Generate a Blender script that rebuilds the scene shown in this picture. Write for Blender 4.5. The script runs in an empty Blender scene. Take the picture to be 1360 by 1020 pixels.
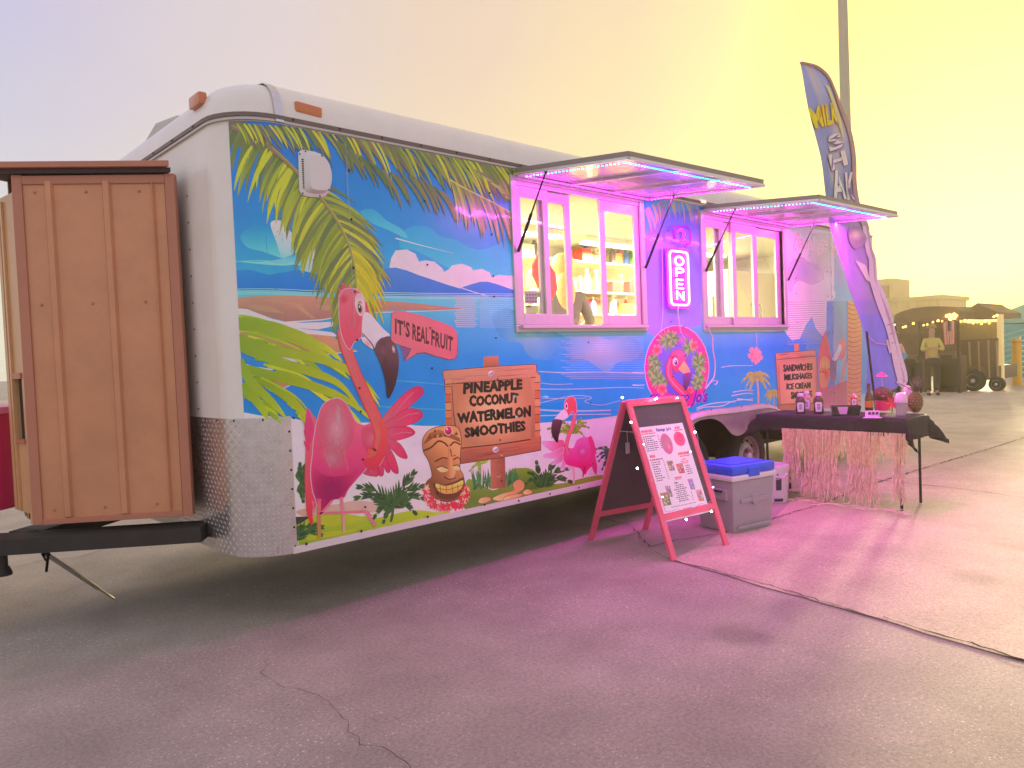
import bpy, bmesh, math, random
from mathutils import Vector, Matrix
from mathutils.geometry import delaunay_2d_cdt
random.seed(7)
R = math.radians
sc = bpy.context.scene
col = sc.collection

# ---------------------------------------------------------------- camera
CAMH = 1.5
FOC = 997.7 / 1360.0
yaw, pitch, roll = R(43.11), R(-1.99), R(-2.34)
fw = Vector((math.sin(yaw)*math.cos(pitch), math.cos(yaw)*math.cos(pitch), math.sin(pitch)))
rt = Vector((math.cos(yaw), -math.sin(yaw), 0)); up = rt.cross(fw)
rt, up = rt*math.cos(roll)+up*math.sin(roll), up*math.cos(roll)-rt*math.sin(roll)
cd = bpy.data.cameras.new('camera'); cam = bpy.data.objects.new('camera', cd); col.objects.link(cam)
cam.matrix_world = Matrix(((rt.x, up.x, -fw.x, 0), (rt.y, up.y, -fw.y, 0), (rt.z, up.z, -fw.z, CAMH), (0, 0, 0, 1)))
cd.sensor_width = 36; cd.lens = 36*FOC; cd.clip_start = .05; cd.clip_end = 2000
sc.camera = cam

# ---------------------------------------------------------------- sky and sun
SUN_AZ, SUN_EL = R(76), R(7)       # azimuth from +Y towards +X
sd = Vector((math.sin(SUN_AZ)*math.cos(SUN_EL), math.cos(SUN_AZ)*math.cos(SUN_EL), math.sin(SUN_EL)))
w = bpy.data.worlds.new('World'); sc.world = w; w.use_nodes = True
nt = w.node_tree; nt.nodes.clear(); N = nt.nodes.new; Lk = nt.links.new
def ramp(stops, interp='EASE'):
    r = N('ShaderNodeValToRGB'); r.color_ramp.interpolation = interp
    e = r.color_ramp.elements
    while len(e) < len(stops): e.new(.5)
    for el, (p, c) in zip(e, stops): el.position = p; el.color = (*[(x/255)**2.2 for x in c], 1)
    return r
tc = N('ShaderNodeTexCoord'); sep = N('ShaderNodeSeparateXYZ'); Lk(tc.outputs['Generated'], sep.inputs[0])
flat = N('ShaderNodeVectorMath'); flat.operation = 'MULTIPLY'; flat.inputs[1].default_value = (1, 1, .55)
Lk(tc.outputs['Generated'], flat.inputs[0])
nrm = N('ShaderNodeVectorMath'); nrm.operation = 'NORMALIZE'; Lk(flat.outputs[0], nrm.inputs[0])
dot = N('ShaderNodeVectorMath'); dot.operation = 'DOT_PRODUCT'; Lk(nrm.outputs[0], dot.inputs[0]); dot.inputs[1].default_value = sd
mr = N('ShaderNodeMapRange'); Lk(dot.outputs['Value'], mr.inputs[0]); mr.inputs[1].default_value = -1; mr.inputs[2].default_value = 1
hi = ramp([(0, (230, 222, 232)), (.45, (222, 214, 232)), (.69, (200, 195, 227)), (.82, (220, 205, 210)), (.91, (230, 202, 182)), (.957, (236, 208, 172)), (.977, (246, 222, 164)), (.992, (252, 240, 136)), (1, (254, 244, 142))])  # opening stops: unseen sky behind the camera, brightened to light the trailer
lo = ramp([(0, (236, 226, 230)), (.5, (232, 224, 224)), (.70, (234, 232, 214)), (.82, (240, 222, 196)), (.90, (242, 218, 176)), (.957, (248, 228, 150)), (.985, (254, 242, 140)), (1, (254, 242, 150))])
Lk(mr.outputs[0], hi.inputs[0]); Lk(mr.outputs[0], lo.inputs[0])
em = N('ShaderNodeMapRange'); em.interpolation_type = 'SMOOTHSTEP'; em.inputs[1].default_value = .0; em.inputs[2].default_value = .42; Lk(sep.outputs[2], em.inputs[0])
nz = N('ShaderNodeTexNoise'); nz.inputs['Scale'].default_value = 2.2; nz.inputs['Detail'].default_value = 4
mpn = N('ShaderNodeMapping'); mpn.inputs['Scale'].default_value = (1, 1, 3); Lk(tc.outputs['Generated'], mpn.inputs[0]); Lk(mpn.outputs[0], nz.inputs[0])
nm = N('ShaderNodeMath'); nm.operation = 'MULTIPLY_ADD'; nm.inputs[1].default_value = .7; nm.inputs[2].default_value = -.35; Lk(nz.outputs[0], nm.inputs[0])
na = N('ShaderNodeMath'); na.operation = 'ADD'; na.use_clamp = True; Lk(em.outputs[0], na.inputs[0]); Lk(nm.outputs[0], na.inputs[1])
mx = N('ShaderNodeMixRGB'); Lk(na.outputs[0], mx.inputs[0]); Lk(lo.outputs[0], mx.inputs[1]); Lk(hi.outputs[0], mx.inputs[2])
sky = N('ShaderNodeTexSky'); sky.sky_type = 'NISHITA'; sky.sun_disc = False; sky.sun_elevation = SUN_EL; sky.sun_rotation = SUN_AZ
b1 = N('ShaderNodeBackground'); Lk(sky.outputs[0], b1.inputs[0]); b1.inputs[1].default_value = .02
# towards the sunset the sky is brighter than the exposure can hold: red and green run past white, blue does not
glow = N('ShaderNodeMapRange'); glow.interpolation_type = 'SMOOTHSTEP'; glow.inputs[1].default_value = .972; glow.inputs[2].default_value = 1.03; glow.inputs[3].default_value = 0; glow.inputs[4].default_value = 1; Lk(mr.outputs[0], glow.inputs[0])
gv = N('ShaderNodeVectorMath'); gv.operation = 'MULTIPLY_ADD'; Lk(glow.outputs[0], gv.inputs[0]); gv.inputs[1].default_value = (2.4, 1.3, 0.0); gv.inputs[2].default_value = (1, 1, 1)
# orange band where the sun has just gone
hz = N('ShaderNodeMapRange'); hz.interpolation_type = 'SMOOTHSTEP'; hz.inputs[1].default_value = .09; hz.inputs[2].default_value = 0; Lk(sep.outputs[2], hz.inputs[0])
hs_ = N('ShaderNodeMapRange'); hs_.interpolation_type = 'SMOOTHSTEP'; hs_.inputs[1].default_value = .93; hs_.inputs[2].default_value = 1; Lk(mr.outputs[0], hs_.inputs[0])
hm_ = N('ShaderNodeMath'); hm_.operation = 'MULTIPLY'; Lk(hz.outputs[0], hm_.inputs[0]); Lk(hs_.outputs[0], hm_.inputs[1])
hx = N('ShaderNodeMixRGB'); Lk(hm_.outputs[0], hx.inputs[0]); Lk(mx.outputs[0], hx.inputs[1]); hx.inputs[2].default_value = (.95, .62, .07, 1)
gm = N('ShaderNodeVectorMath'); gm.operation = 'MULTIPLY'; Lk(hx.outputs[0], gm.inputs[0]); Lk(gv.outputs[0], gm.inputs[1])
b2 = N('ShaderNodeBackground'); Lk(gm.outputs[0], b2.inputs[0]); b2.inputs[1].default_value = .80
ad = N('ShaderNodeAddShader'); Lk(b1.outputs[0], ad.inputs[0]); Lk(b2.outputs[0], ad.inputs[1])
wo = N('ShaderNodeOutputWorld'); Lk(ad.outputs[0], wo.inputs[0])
sl = bpy.data.lights.new('sun', 'SUN'); sl.energy = 3.0; sl.angle = R(4); sl.color = (1, .82, .45)
so = bpy.data.objects.new('sun', sl); col.objects.link(so); so.rotation_euler = (-sd).to_track_quat('-Z', 'Y').to_euler()
vs = sc.view_settings; vs.view_transform = 'Standard'; vs.look = 'None'; vs.exposure = .30; vs.gamma = 1; vs.use_curve_mapping = False
sc.cycles.use_denoising = True; sc.cycles.max_bounces = 6; sc.cycles.transparent_max_bounces = 24; sc.cycles.sample_clamp_indirect = 6

LEDP, INP = 17, 120      # watts of each LED bar and ceiling lamp
# ---------------------------------------------------------------- photograph geometry -> places
CX, CY, FP = 680, 510, 997.7
def ray(x, y): return rt*((x-CX)/FP) - up*((y-CY)/FP) + fw
def G(x, y, z=0.):
    d = ray(x, y); return Vector((0, 0, CAMH)) + d*((z-CAMH)/d.z)
def PY(x, y, Y):
    d = ray(x, y); return Vector((0, 0, CAMH)) + d*(Y/d.y)
def PX(x, y, X):
    d = ray(x, y); return Vector((0, 0, CAMH)) + d*(X/d.x)

# ---------------------------------------------------------------- materials
def lin(c): return tuple((x/255.0)**2.2 for x in c)
MATS = {}
def mat(name, c=(128, 128, 128), rough=.6, metal=0, coat=0, emit=0, ecol=None, noise=0, nscale=8, bump=0, bscale=40, spec=.5, linear=None, trans=0, alpha=1):
    if name in MATS: return MATS[name]
    m = bpy.data.materials.new(name); m.use_nodes = True; t = m.node_tree; b = t.nodes['Principled BSDF']
    cc = linear or lin(c)
    b.inputs['Base Color'].default_value = (*cc, 1); b.inputs['Roughness'].default_value = rough; b.inputs['Metallic'].default_value = metal
    b.inputs['Coat Weight'].default_value = coat; b.inputs['Coat Roughness'].default_value = .08; b.inputs['Specular IOR Level'].default_value = spec
    b.inputs['Transmission Weight'].default_value = trans; b.inputs['Alpha'].default_value = alpha
    if emit: b.inputs['Emission Color'].default_value = (*lin(ecol or c), 1); b.inputs['Emission Strength'].default_value = emit
    tcn = t.nodes.new('ShaderNodeTexCoord')
    if noise:
        n = t.nodes.new('ShaderNodeTexNoise'); n.inputs['Scale'].default_value = nscale; n.inputs['Detail'].default_value = 6; n.inputs['Roughness'].default_value = .65
        t.links.new(tcn.outputs['Object'], n.inputs[0])
        r = t.nodes.new('ShaderNodeMapRange'); r.inputs[1].default_value = .25; r.inputs[2].default_value = .75; r.inputs[3].default_value = 1-noise; r.inputs[4].default_value = 1+noise
        t.links.new(n.outputs[0], r.inputs[0])
        v = t.nodes.new('ShaderNodeVectorMath'); v.operation = 'SCALE'; v.inputs[0].default_value = cc; t.links.new(r.outputs[0], v.inputs['Scale'])
        t.links.new(v.outputs[0], b.inputs['Base Color'])
        r2 = t.nodes.new('ShaderNodeMapRange'); r2.inputs[3].default_value = max(.02, rough-.12); r2.inputs[4].default_value = min(1, rough+.12); t.links.new(n.outputs[0], r2.inputs[0]); t.links.new(r2.outputs[0], b.inputs['Roughness'])
    if bump:
        n = t.nodes.new('ShaderNodeTexNoise'); n.inputs['Scale'].default_value = bscale; n.inputs['Detail'].default_value = 5; t.links.new(tcn.outputs['Object'], n.inputs[0])
        bp = t.nodes.new('ShaderNodeBump'); bp.inputs['Strength'].default_value = bump; bp.inputs['Distance'].default_value = .01
        t.links.new(n.outputs[0], bp.inputs['Height']); t.links.new(bp.outputs[0], b.inputs['Normal'])
    MATS[name] = m; return m

def print_mat(name, rough=.3, coat=.35, gain=1.0, noise=.07):
    m = bpy.data.materials.new(name); m.use_nodes = True; t = m.node_tree; b = t.nodes['Principled BSDF']; n_ = t.nodes.new; l_ = t.links.new
    a = n_('ShaderNodeVertexColor'); a.layer_name = 'ink'
    tcn = n_('ShaderNodeTexCoord'); n = n_('ShaderNodeTexNoise'); n.inputs['Scale'].default_value = 5; n.inputs['Detail'].default_value = 8; n.inputs['Roughness'].default_value = .7; l_(tcn.outputs['Object'], n.inputs[0])
    r = n_('ShaderNodeMapRange'); r.inputs[1].default_value = .3; r.inputs[2].default_value = .7; r.inputs[3].default_value = gain*(1-noise); r.inputs[4].default_value = gain*(1+noise); l_(n.outputs[0], r.inputs[0])
    v = n_('ShaderNodeVectorMath'); v.operation = 'SCALE'; l_(a.outputs[0], v.inputs[0]); l_(r.outputs[0], v.inputs['Scale']); l_(v.outputs[0], b.inputs['Base Color'])
    l_(a.outputs[1], b.inputs['Alpha'])
    b.inputs['Roughness'].default_value = rough; b.inputs['Coat Weight'].default_value = coat; b.inputs['Coat Roughness'].default_value = .06
    # slow waviness of the sheet metal under the vinyl
    nb = n_('ShaderNodeTexNoise'); nb.inputs['Scale'].default_value = 2.3; nb.inputs['Detail'].default_value = 2; l_(tcn.outputs['Object'], nb.inputs[0])
    bp = n_('ShaderNodeBump'); bp.inputs['Strength'].default_value = .22; bp.inputs['Distance'].default_value = .05; l_(nb.outputs[0], bp.inputs['Height']); l_(bp.outputs[0], b.inputs['Normal']); l_(bp.outputs[0], b.inputs['Coat Normal'])
    return m
VINYL = print_mat('printed_vinyl')
PAPER = print_mat('printed_paper', rough=.5, coat=.1, noise=.03)
CLOTHP = print_mat('printed_cloth', rough=.8, coat=0, noise=.08)

# ---------------------------------------------------------------- mesh helpers
def link(o, parent=None):
    col.objects.link(o)
    if parent is not None: o.parent = parent
    return o
class MB:
    def __init__(s): s.bm = bmesh.new()
    def box(s, c, d, rot=None):
        mt = Matrix.Translation(Vector(c)) @ (rot.to_4x4() if rot else Matrix.Identity(4)) @ Matrix.Diagonal((d[0], d[1], d[2], 1))
        bmesh.ops.create_cube(s.bm, size=1, matrix=mt); return s
    def bx(s, x0, x1, y0, y1, z0, z1): return s.box(((x0+x1)/2, (y0+y1)/2, (z0+z1)/2), (abs(x1-x0), abs(y1-y0), abs(z1-z0)))
    def bar(s, a, b, w, h=None, upv=(0, 0, 1)):
        a, b = Vector(a), Vector(b); d = b-a
        if d.length < 1e-6: return s
        z = d.normalized(); u = Vector(upv)
        if abs(z.dot(u)) > .98: u = Vector((0, 1, 0))
        x = u.cross(z).normalized(); y = z.cross(x)
        m = Matrix((x, y, z)).transposed()
        return s.box((a+b)/2, (w, h or w, d.length), m)
    def tube(s, pts, r, n=8, cap=True):
        pts = [Vector(p) for p in pts]; rr = r if isinstance(r, (list, tuple)) else [r]*len(pts)
        rings = []; px = None
        for i, p in enumerate(pts):
            d = (pts[min(i+1, len(pts)-1)]-pts[max(i-1, 0)]).normalized()
            if px is None: px = d.orthogonal().normalized()
            px = (px - d*px.dot(d)).normalized(); py = d.cross(px)
            rings.append([s.bm.verts.new(p+px*math.cos(2*math.pi*k/n)*rr[i]+py*math.sin(2*math.pi*k/n)*rr[i]) for k in range(n)])
        for a, b in zip(rings, rings[1:]):
            for k in range(n): s.bm.faces.new((a[k], a[(k+1) % n], b[(k+1) % n], b[k]))
        if cap and n > 2: s.bm.faces.new(rings[0][::-1]); s.bm.faces.new(rings[-1])
        return s
    def lathe(s, c, prof, n=24, axis='z', cap=True):
        c = Vector(c); rings = []
        for r, h in prof:
            ring = []
            for k in range(n):
                a = 2*math.pi*k/n; u, v = r*math.cos(a), r*math.sin(a)
                p = {'z': (u, v, h), 'y': (u, h, v), 'x': (h, u, v)}[axis]
                ring.append(s.bm.verts.new(c+Vector(p)))
            rings.append(ring)
        for a, b in zip(rings, rings[1:]):
            for k in range(n): s.bm.faces.new((a[k], a[(k+1) % n], b[(k+1) % n], b[k]))
        if cap: s.bm.faces.new(rings[0][::-1]); s.bm.faces.new(rings[-1])
        return s
    def ball(s, c, r, sx=1, sy=1, sz=1, sub=2):
        bmesh.ops.create_icosphere(s.bm, subdivisions=sub, radius=1, matrix=Matrix.Translation(Vector(c)) @ Matrix.Diagonal((r*sx, r*sy, r*sz, 1))); return s
    def prism(s, pts, off):      # pts: planar loop of 3d points extruded by off
        off = Vector(off); a = [s.bm.verts.new(Vector(p)) for p in pts]; b = [s.bm.verts.new(Vector(p)+off) for p in pts]; n = len(pts)
        s.bm.faces.new(a[::-1]); s.bm.faces.new(b)
        for k in range(n): s.bm.faces.new((a[k], a[(k+1) % n], b[(k+1) % n], b[k]))
        return s
    def quad(s, *p): s.bm.faces.new([s.bm.verts.new(Vector(q)) for q in p]); return s
    def build(s, name, m, parent=None, bevel=0, smooth=False, kind=None, label=None):
        bmesh.ops.recalc_face_normals(s.bm, faces=s.bm.faces[:])
        if bevel: bmesh.ops.bevel(s.bm, geom=[e for e in s.bm.edges if len(e.link_faces) == 2 and e.calc_face_angle(0) > .5], offset=bevel, segments=2, affect='EDGES', profile=.6)
        me = bpy.data.meshes.new(name); s.bm.to_mesh(me); s.bm.free()
        if smooth:
            me.shade_smooth()
            try: me.set_sharp_from_angle(angle=R(40))
            except Exception: pass
        me.materials.append(m); o = bpy.data.objects.new(name, me); link(o, parent)
        if kind: o['kind'] = kind
        if label: o['label'] = label
        return o
def tag(o, label, cat, group=None):
    o['label'] = label; o['category'] = cat
    if group: o['group'] = group
    return o
def thing(name, label, cat, loc=(0, 0, 0), rz=0, group=None):
    o = bpy.data.objects.new(name, None); o.empty_display_size = .1; o.location = loc; o.rotation_euler.z = rz; link(o); return tag(o, label, cat, group)
def here(name, label, cat, loc, group=None):
    """an Empty at loc whose parts are given in world coordinates"""
    o = thing(name, label, cat, loc, 0, group); return o
def settle(root):
    """parts were made in world coordinates: move them under the empty at the thing's base"""
    off = Vector(root.location); done = set()
    def go(o):
        for ch in o.children:
            if ch.location.length > 1e-9 or ch.type != 'MESH': ch.location = Vector(ch.location)-off; continue
            if ch.data.name not in done: done.add(ch.data.name); ch.data.transform(Matrix.Translation(-off))
            go(ch)
    go(root); return root
def clone(root, loc=None, rz=None, label=None):
    r = root.copy(); link(r)
    if loc is not None: r.location = loc
    if rz is not None: r.rotation_euler.z = rz
    if label: r['label'] = label
    for ch in list(root.children):
        c = ch.copy(); link(c, r)
        for g in list(ch.children): d = g.copy(); link(d, c)
    return r

# ---------------------------------------------------------------- text as flat geometry
def text_mesh(s, bold=.02, space=1.0, shear=0):
    cu = bpy.data.curves.new('lettering', 'FONT'); cu.body = s; cu.offset = bold; cu.space_character = space; cu.shear = shear; cu.resolution_u = 2
    o = bpy.data.objects.new('lettering', cu); col.objects.link(o)
    dg = bpy.context.evaluated_depsgraph_get(); me = o.evaluated_get(dg).to_mesh()
    vs_ = [(v.co.x, v.co.y) for v in me.vertices]; fs = [tuple(p.vertices) for p in me.polygons]
    o.evaluated_get(dg).to_mesh_clear(); bpy.data.objects.remove(o); bpy.data.curves.remove(cu)
    if not vs_: return [], []
    x0 = min(v[0] for v in vs_); x1 = max(v[0] for v in vs_); y0 = min(v[1] for v in vs_); y1 = max(v[1] for v in vs_)
    return [((x-x0)/(x1-x0), (y-y0)/(y1-y0)) for x, y in vs_], fs
def wonky(vs_, n, amt, seed=1):
    """let letters bounce: a smooth vertical wave along the word"""
    return [(x, y*(1+amt*math.sin(x*n*2.3+seed)) + amt*.4*math.sin(x*n*3.1+seed*2)) for x, y in vs_]

def smooth_loop(pts, n=4, closed=True):
    out = []; m = len(pts); P = [Vector((p[0], p[1])) for p in pts]
    rng = range(m) if closed else range(m-1)
    for i in rng:
        p0, p1, p2, p3 = (P[(i-1) % m], P[i], P[(i+1) % m], P[(i+2) % m]) if closed else (P[max(i-1, 0)], P[i], P[i+1], P[min(i+2, m-1)])
        for k in range(n):
            t = k/n; out.append(tuple(.5*((2*p1)+(p2-p0)*t+(2*p0-5*p1+4*p2-p3)*t*t+(3*p1-p0-3*p2+p3)*t**3)))
    if not closed: out.append(tuple(P[-1]))
    return out
def lerp(a, b, t): return tuple(x+(y-x)*t for x, y in zip(a, b))
def M(zf, s):
    v = [float(q) for q in s.split()]; return [zf(v[i], v[i+1]) for i in range(0, len(v), 2)]
z1 = lambda x, y: (x, y)
z3 = lambda x, y: (290+x/3.4, 140+y/3.4)
z4 = lambda x, y: (300+x/4.25, 360+y/4.25)
z5 = lambda x, y: (370+x/4.25, 500+y/4.25)
z6 = lambda x, y: (560+x/3.1875, 400+y/3.1875)
z7 = lambda x, y: (560+x/3.922, 190+y/3.922)
z8 = lambda x, y: (840+x/3.778, 230+y/3.778)
zL = lambda x, y: (840+x/7.2875, 420+y/7.2875)
zR = lambda x, y: (980+x/3.187, 380+y/3.187)
zT = lambda x, y: (1040+x/6.18, 400+y/6.18)
zN = lambda x, y: (980+x/5.1, 440+y/5.1)
zF = lambda x, y: (1020+x/3.4, y/3.4)
zB = lambda x, y: (1180+x/7.283, 390+y/7.283)
zM = lambda x, y: (840+x/5.667, 540+y/5.667)

# flat print: pieces of coloured sheet laid on a surface given by to_uv (photo -> sheet) and to_3d (sheet, height)
INK_GAIN = 1.75
FROND = 1
def ink(c, a=1.0): return (*[min(.88, q*INK_GAIN) for q in lin(c)], a)
class Print:
    layer = 0
    def __init__(s, to_uv, to_3d, bounds=None, holes=(), cuts=(), step=.00002, base=.0012, gain=1):
        s.to_uv, s.to_3d, s.bounds, s.holes, s.cuts, s.step, s.base, s.gain = to_uv, to_3d, bounds, holes, cuts, step, base, gain
        s.reset(); s.boxes = []
    def reset(s): s.v, s.f, s.c = [], [], []
    def add(s, uv, faces, cols, lay=None):
        us = [p[0] for p in uv]; vs_ = [p[1] for p in uv]
        u0, u1, v0, v1 = min(us), max(us), min(vs_), max(vs_)
        # painter's order with as few sheets as possible: one above whatever this piece overlaps
        lay = 1+max([q[4] for q in s.boxes if not (u1 < q[0] or u0 > q[1] or v1 < q[2] or v0 > q[3])], default=0)
        s.boxes.append((u0, u1, v0, v1, lay)); Print.layer = max(Print.layer, lay)
        h = s.base+lay*s.step
        lines = []
        if s.bounds:
            b = s.bounds
            if u1 < b[0] or u0 > b[1] or v1 < b[2] or v0 > b[3]: return
            if u0 < b[0]: lines.append((0, b[0], -1))
            if u1 > b[1]: lines.append((0, b[1], 1))
            if v0 < b[2]: lines.append((1, b[2], -1))
            if v1 > b[3]: lines.append((1, b[3], 1))
        hol = [q for q in s.holes if not (u1 <= q[0] or u0 >= q[1] or v1 <= q[2] or v0 >= q[3])]
        cuts = [q for q in s.cuts if u0 < q < u1]
        if lines or hol or cuts:
            bm = bmesh.new(); cl = bm.verts.layers.float_color.new('ink')
            vv = []
            for p, c in zip(uv, cols): q = bm.verts.new((p[0], p[1], 0)); q[cl] = c; vv.append(q)
            for f in faces:
                try: bm.faces.new([vv[i] for i in f])
                except ValueError: pass
            def cut(ax, val, side=0):
                no = (1, 0, 0) if ax == 0 else (0, 1, 0); co = (val, 0, 0) if ax == 0 else (0, val, 0)
                bmesh.ops.bisect_plane(bm, geom=bm.verts[:]+bm.edges[:]+bm.faces[:], dist=1e-6, plane_co=co, plane_no=no, clear_outer=side > 0, clear_inner=side < 0)
            for ax, val, side in lines: cut(ax, val, side)
            for q in cuts: cut(0, q)
            for q in hol:
                cut(0, q[0]); cut(0, q[1]); cut(1, q[2]); cut(1, q[3])
                dl = [f for f in bm.faces if q[0] < f.calc_center_median().x < q[1] and q[2] < f.calc_center_median().y < q[3]]
                bmesh.ops.delete(bm, geom=dl, context='FACES')
            bm.verts.index_update(); uv = [(q.co.x, q.co.y) for q in bm.verts]; cols = [tuple(q[cl]) for q in bm.verts]
            faces = [tuple(q.index for q in f.verts) for f in bm.faces]; bm.free()
        o = len(s.v); s.v += [s.to_3d(p[0], p[1], h) for p in uv]; s.c += cols; s.f += [tuple(i+o for i in f) for f in faces]
    def poly(s, pts, c0, c1=None, g=None, sm=False, a=1, a1=None, lay=None, n=4, grid=9):
        if sm: pts = smooth_loop(pts, n)
        P = list(pts); k = len(P); extra = []
        c1 = c1 or c0; a1 = a if a1 is None else a1
        if g:
            xs = [p[0] for p in P]; ys = [p[1] for p in P]; x0, x1, y0, y1 = min(xs), max(xs), min(ys), max(ys)
            for i in range(1, grid):
                for j in range(1, grid): extra.append((x0+(x1-x0)*(i+.13*(j % 3))/grid, y0+(y1-y0)*(j+.11*(i % 2))/grid))
        r = delaunay_2d_cdt([Vector(p) for p in P+extra], [], [list(range(k))], 1, 1e-5)
        V = [(v.x, v.y) for v in r[0]]
        def t(p):
            if not g: return 0
            if g[0] == 'l':
                d = Vector(g[2])-Vector(g[1]); return max(0, min(1, (Vector(p)-Vector(g[1])).dot(d)/d.length_squared))
            rx, ry = g[2] if isinstance(g[2], tuple) else (g[2], g[2])
            return max(0, min(1, math.hypot((p[0]-g[1][0])/rx, (p[1]-g[1][1])/ry)))
        C = []
        for p in V: q = t(p); C.append(ink(lerp(c0, c1, q), a+(a1-a)*q))
        s.add([s.to_uv(*p) for p in V], [tuple(f) for f in r[2]], C, lay)
    def ribbon(s, pts, w0, w1, c0, c1=None, lay=None, a=1, mid=None):
        """tapered stroke; pts already dense"""
        c1 = c1 or c0; V, F, C = [], [], []; n = len(pts)
        for i, p in enumerate(pts):
            q0 = Vector(pts[max(i-1, 0)]); q1 = Vector(pts[min(i+1, n-1)]); d = (q1-q0); d = Vector((-d.y, d.x)).normalized() if d.length else Vector((0, 1))
            t = i/(n-1); wd = w0+(w1-w0)*t if mid is None else (w0*(1-t)**2+mid*4*t*(1-t)*.5*2+w1*t*t)
            V += [tuple(Vector(p)+d*wd/2), tuple(Vector(p)-d*wd/2)]; C += [ink(lerp(c0, c1, t), a)]*2
            if i: F.append((2*i-2, 2*i-1, 2*i+1, 2*i))
        s.add([s.to_uv(*p) for p in V], F, C, lay)
    def blade(s, a, b, bend, w, c0, c1, lay=None):
        a, b = Vector(a), Vector(b); m = (a+b)/2+Vector(bend); pts = []
        for i in range(9): t = i/8; pts.append(tuple(a*(1-t)**2+m*2*t*(1-t)+b*t*t))
        s.ribbon(pts, w*.35, w*.03, c0, c1, lay, mid=w*.5)
    def frond(s, stem, n, ln, ang, w, cols, seed=1, t0=0, side=0, droop=(0, 0), rev=False):
        """leaflets along a stem. ang(t) -> direction in degrees (photo: 0 right, 90 down)"""
        rnd = random.Random(seed); st = smooth_loop(stem, 8, False); base = 0
        for i in range(n):
            t = t0+(1-t0)*(i+rnd.random()*.6)/n; k = t*(len(st)-1); k0 = int(min(k, len(st)-2)); p = Vector(st[k0]).lerp(Vector(st[k0+1]), k-k0)
            A = R(ang(t)+rnd.uniform(-7, 7)); L = ln(t)*rnd.uniform(.75, 1.1)
            e = p+Vector((math.cos(A), math.sin(A)))*L+Vector(droop)*L
            nrmv = Vector((-math.sin(A), math.cos(A)))*L*side
            ci = rnd.random(); c = cols[int(ci*len(cols)) % len(cols)]; ti = lerp(c, cols[-1], rnd.random()*.8)
            s.blade(p, e, nrmv, w*rnd.uniform(.5, .95), c, ti, base+(i % 22))
    def text(s, string, quad, c, bold=.03, bounce=.0, shear=0, space=1, a=1, c1=None, seed=1):
        V, F = text_mesh(string, bold, space, shear)
        if bounce: V = wonky(V, len(string), bounce, seed)
        q = [Vector(s.to_uv(*p)) for p in quad]      # tl tr br bl
        uv = [tuple((q[3].lerp(q[2], x)).lerp(q[0].lerp(q[1], x), y)) for x, y in V]
        s.add(uv, F, [ink(lerp(c, c1 or c, 1-max(0, min(1, y))), a) for x, y in V])
    def build(s, name, m, parent, label=None):
        me = bpy.data.meshes.new(name); me.from_pydata(s.v, [], s.f); at = me.color_attributes.new('ink', 'FLOAT_COLOR', 'POINT')
        at.data.foreach_set('color', [q for c in s.c for q in c]); me.materials.append(m)
        o = bpy.data.objects.new(name, me); link(o, parent); s.reset()
        if label: o['label'] = label
        return o
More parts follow.
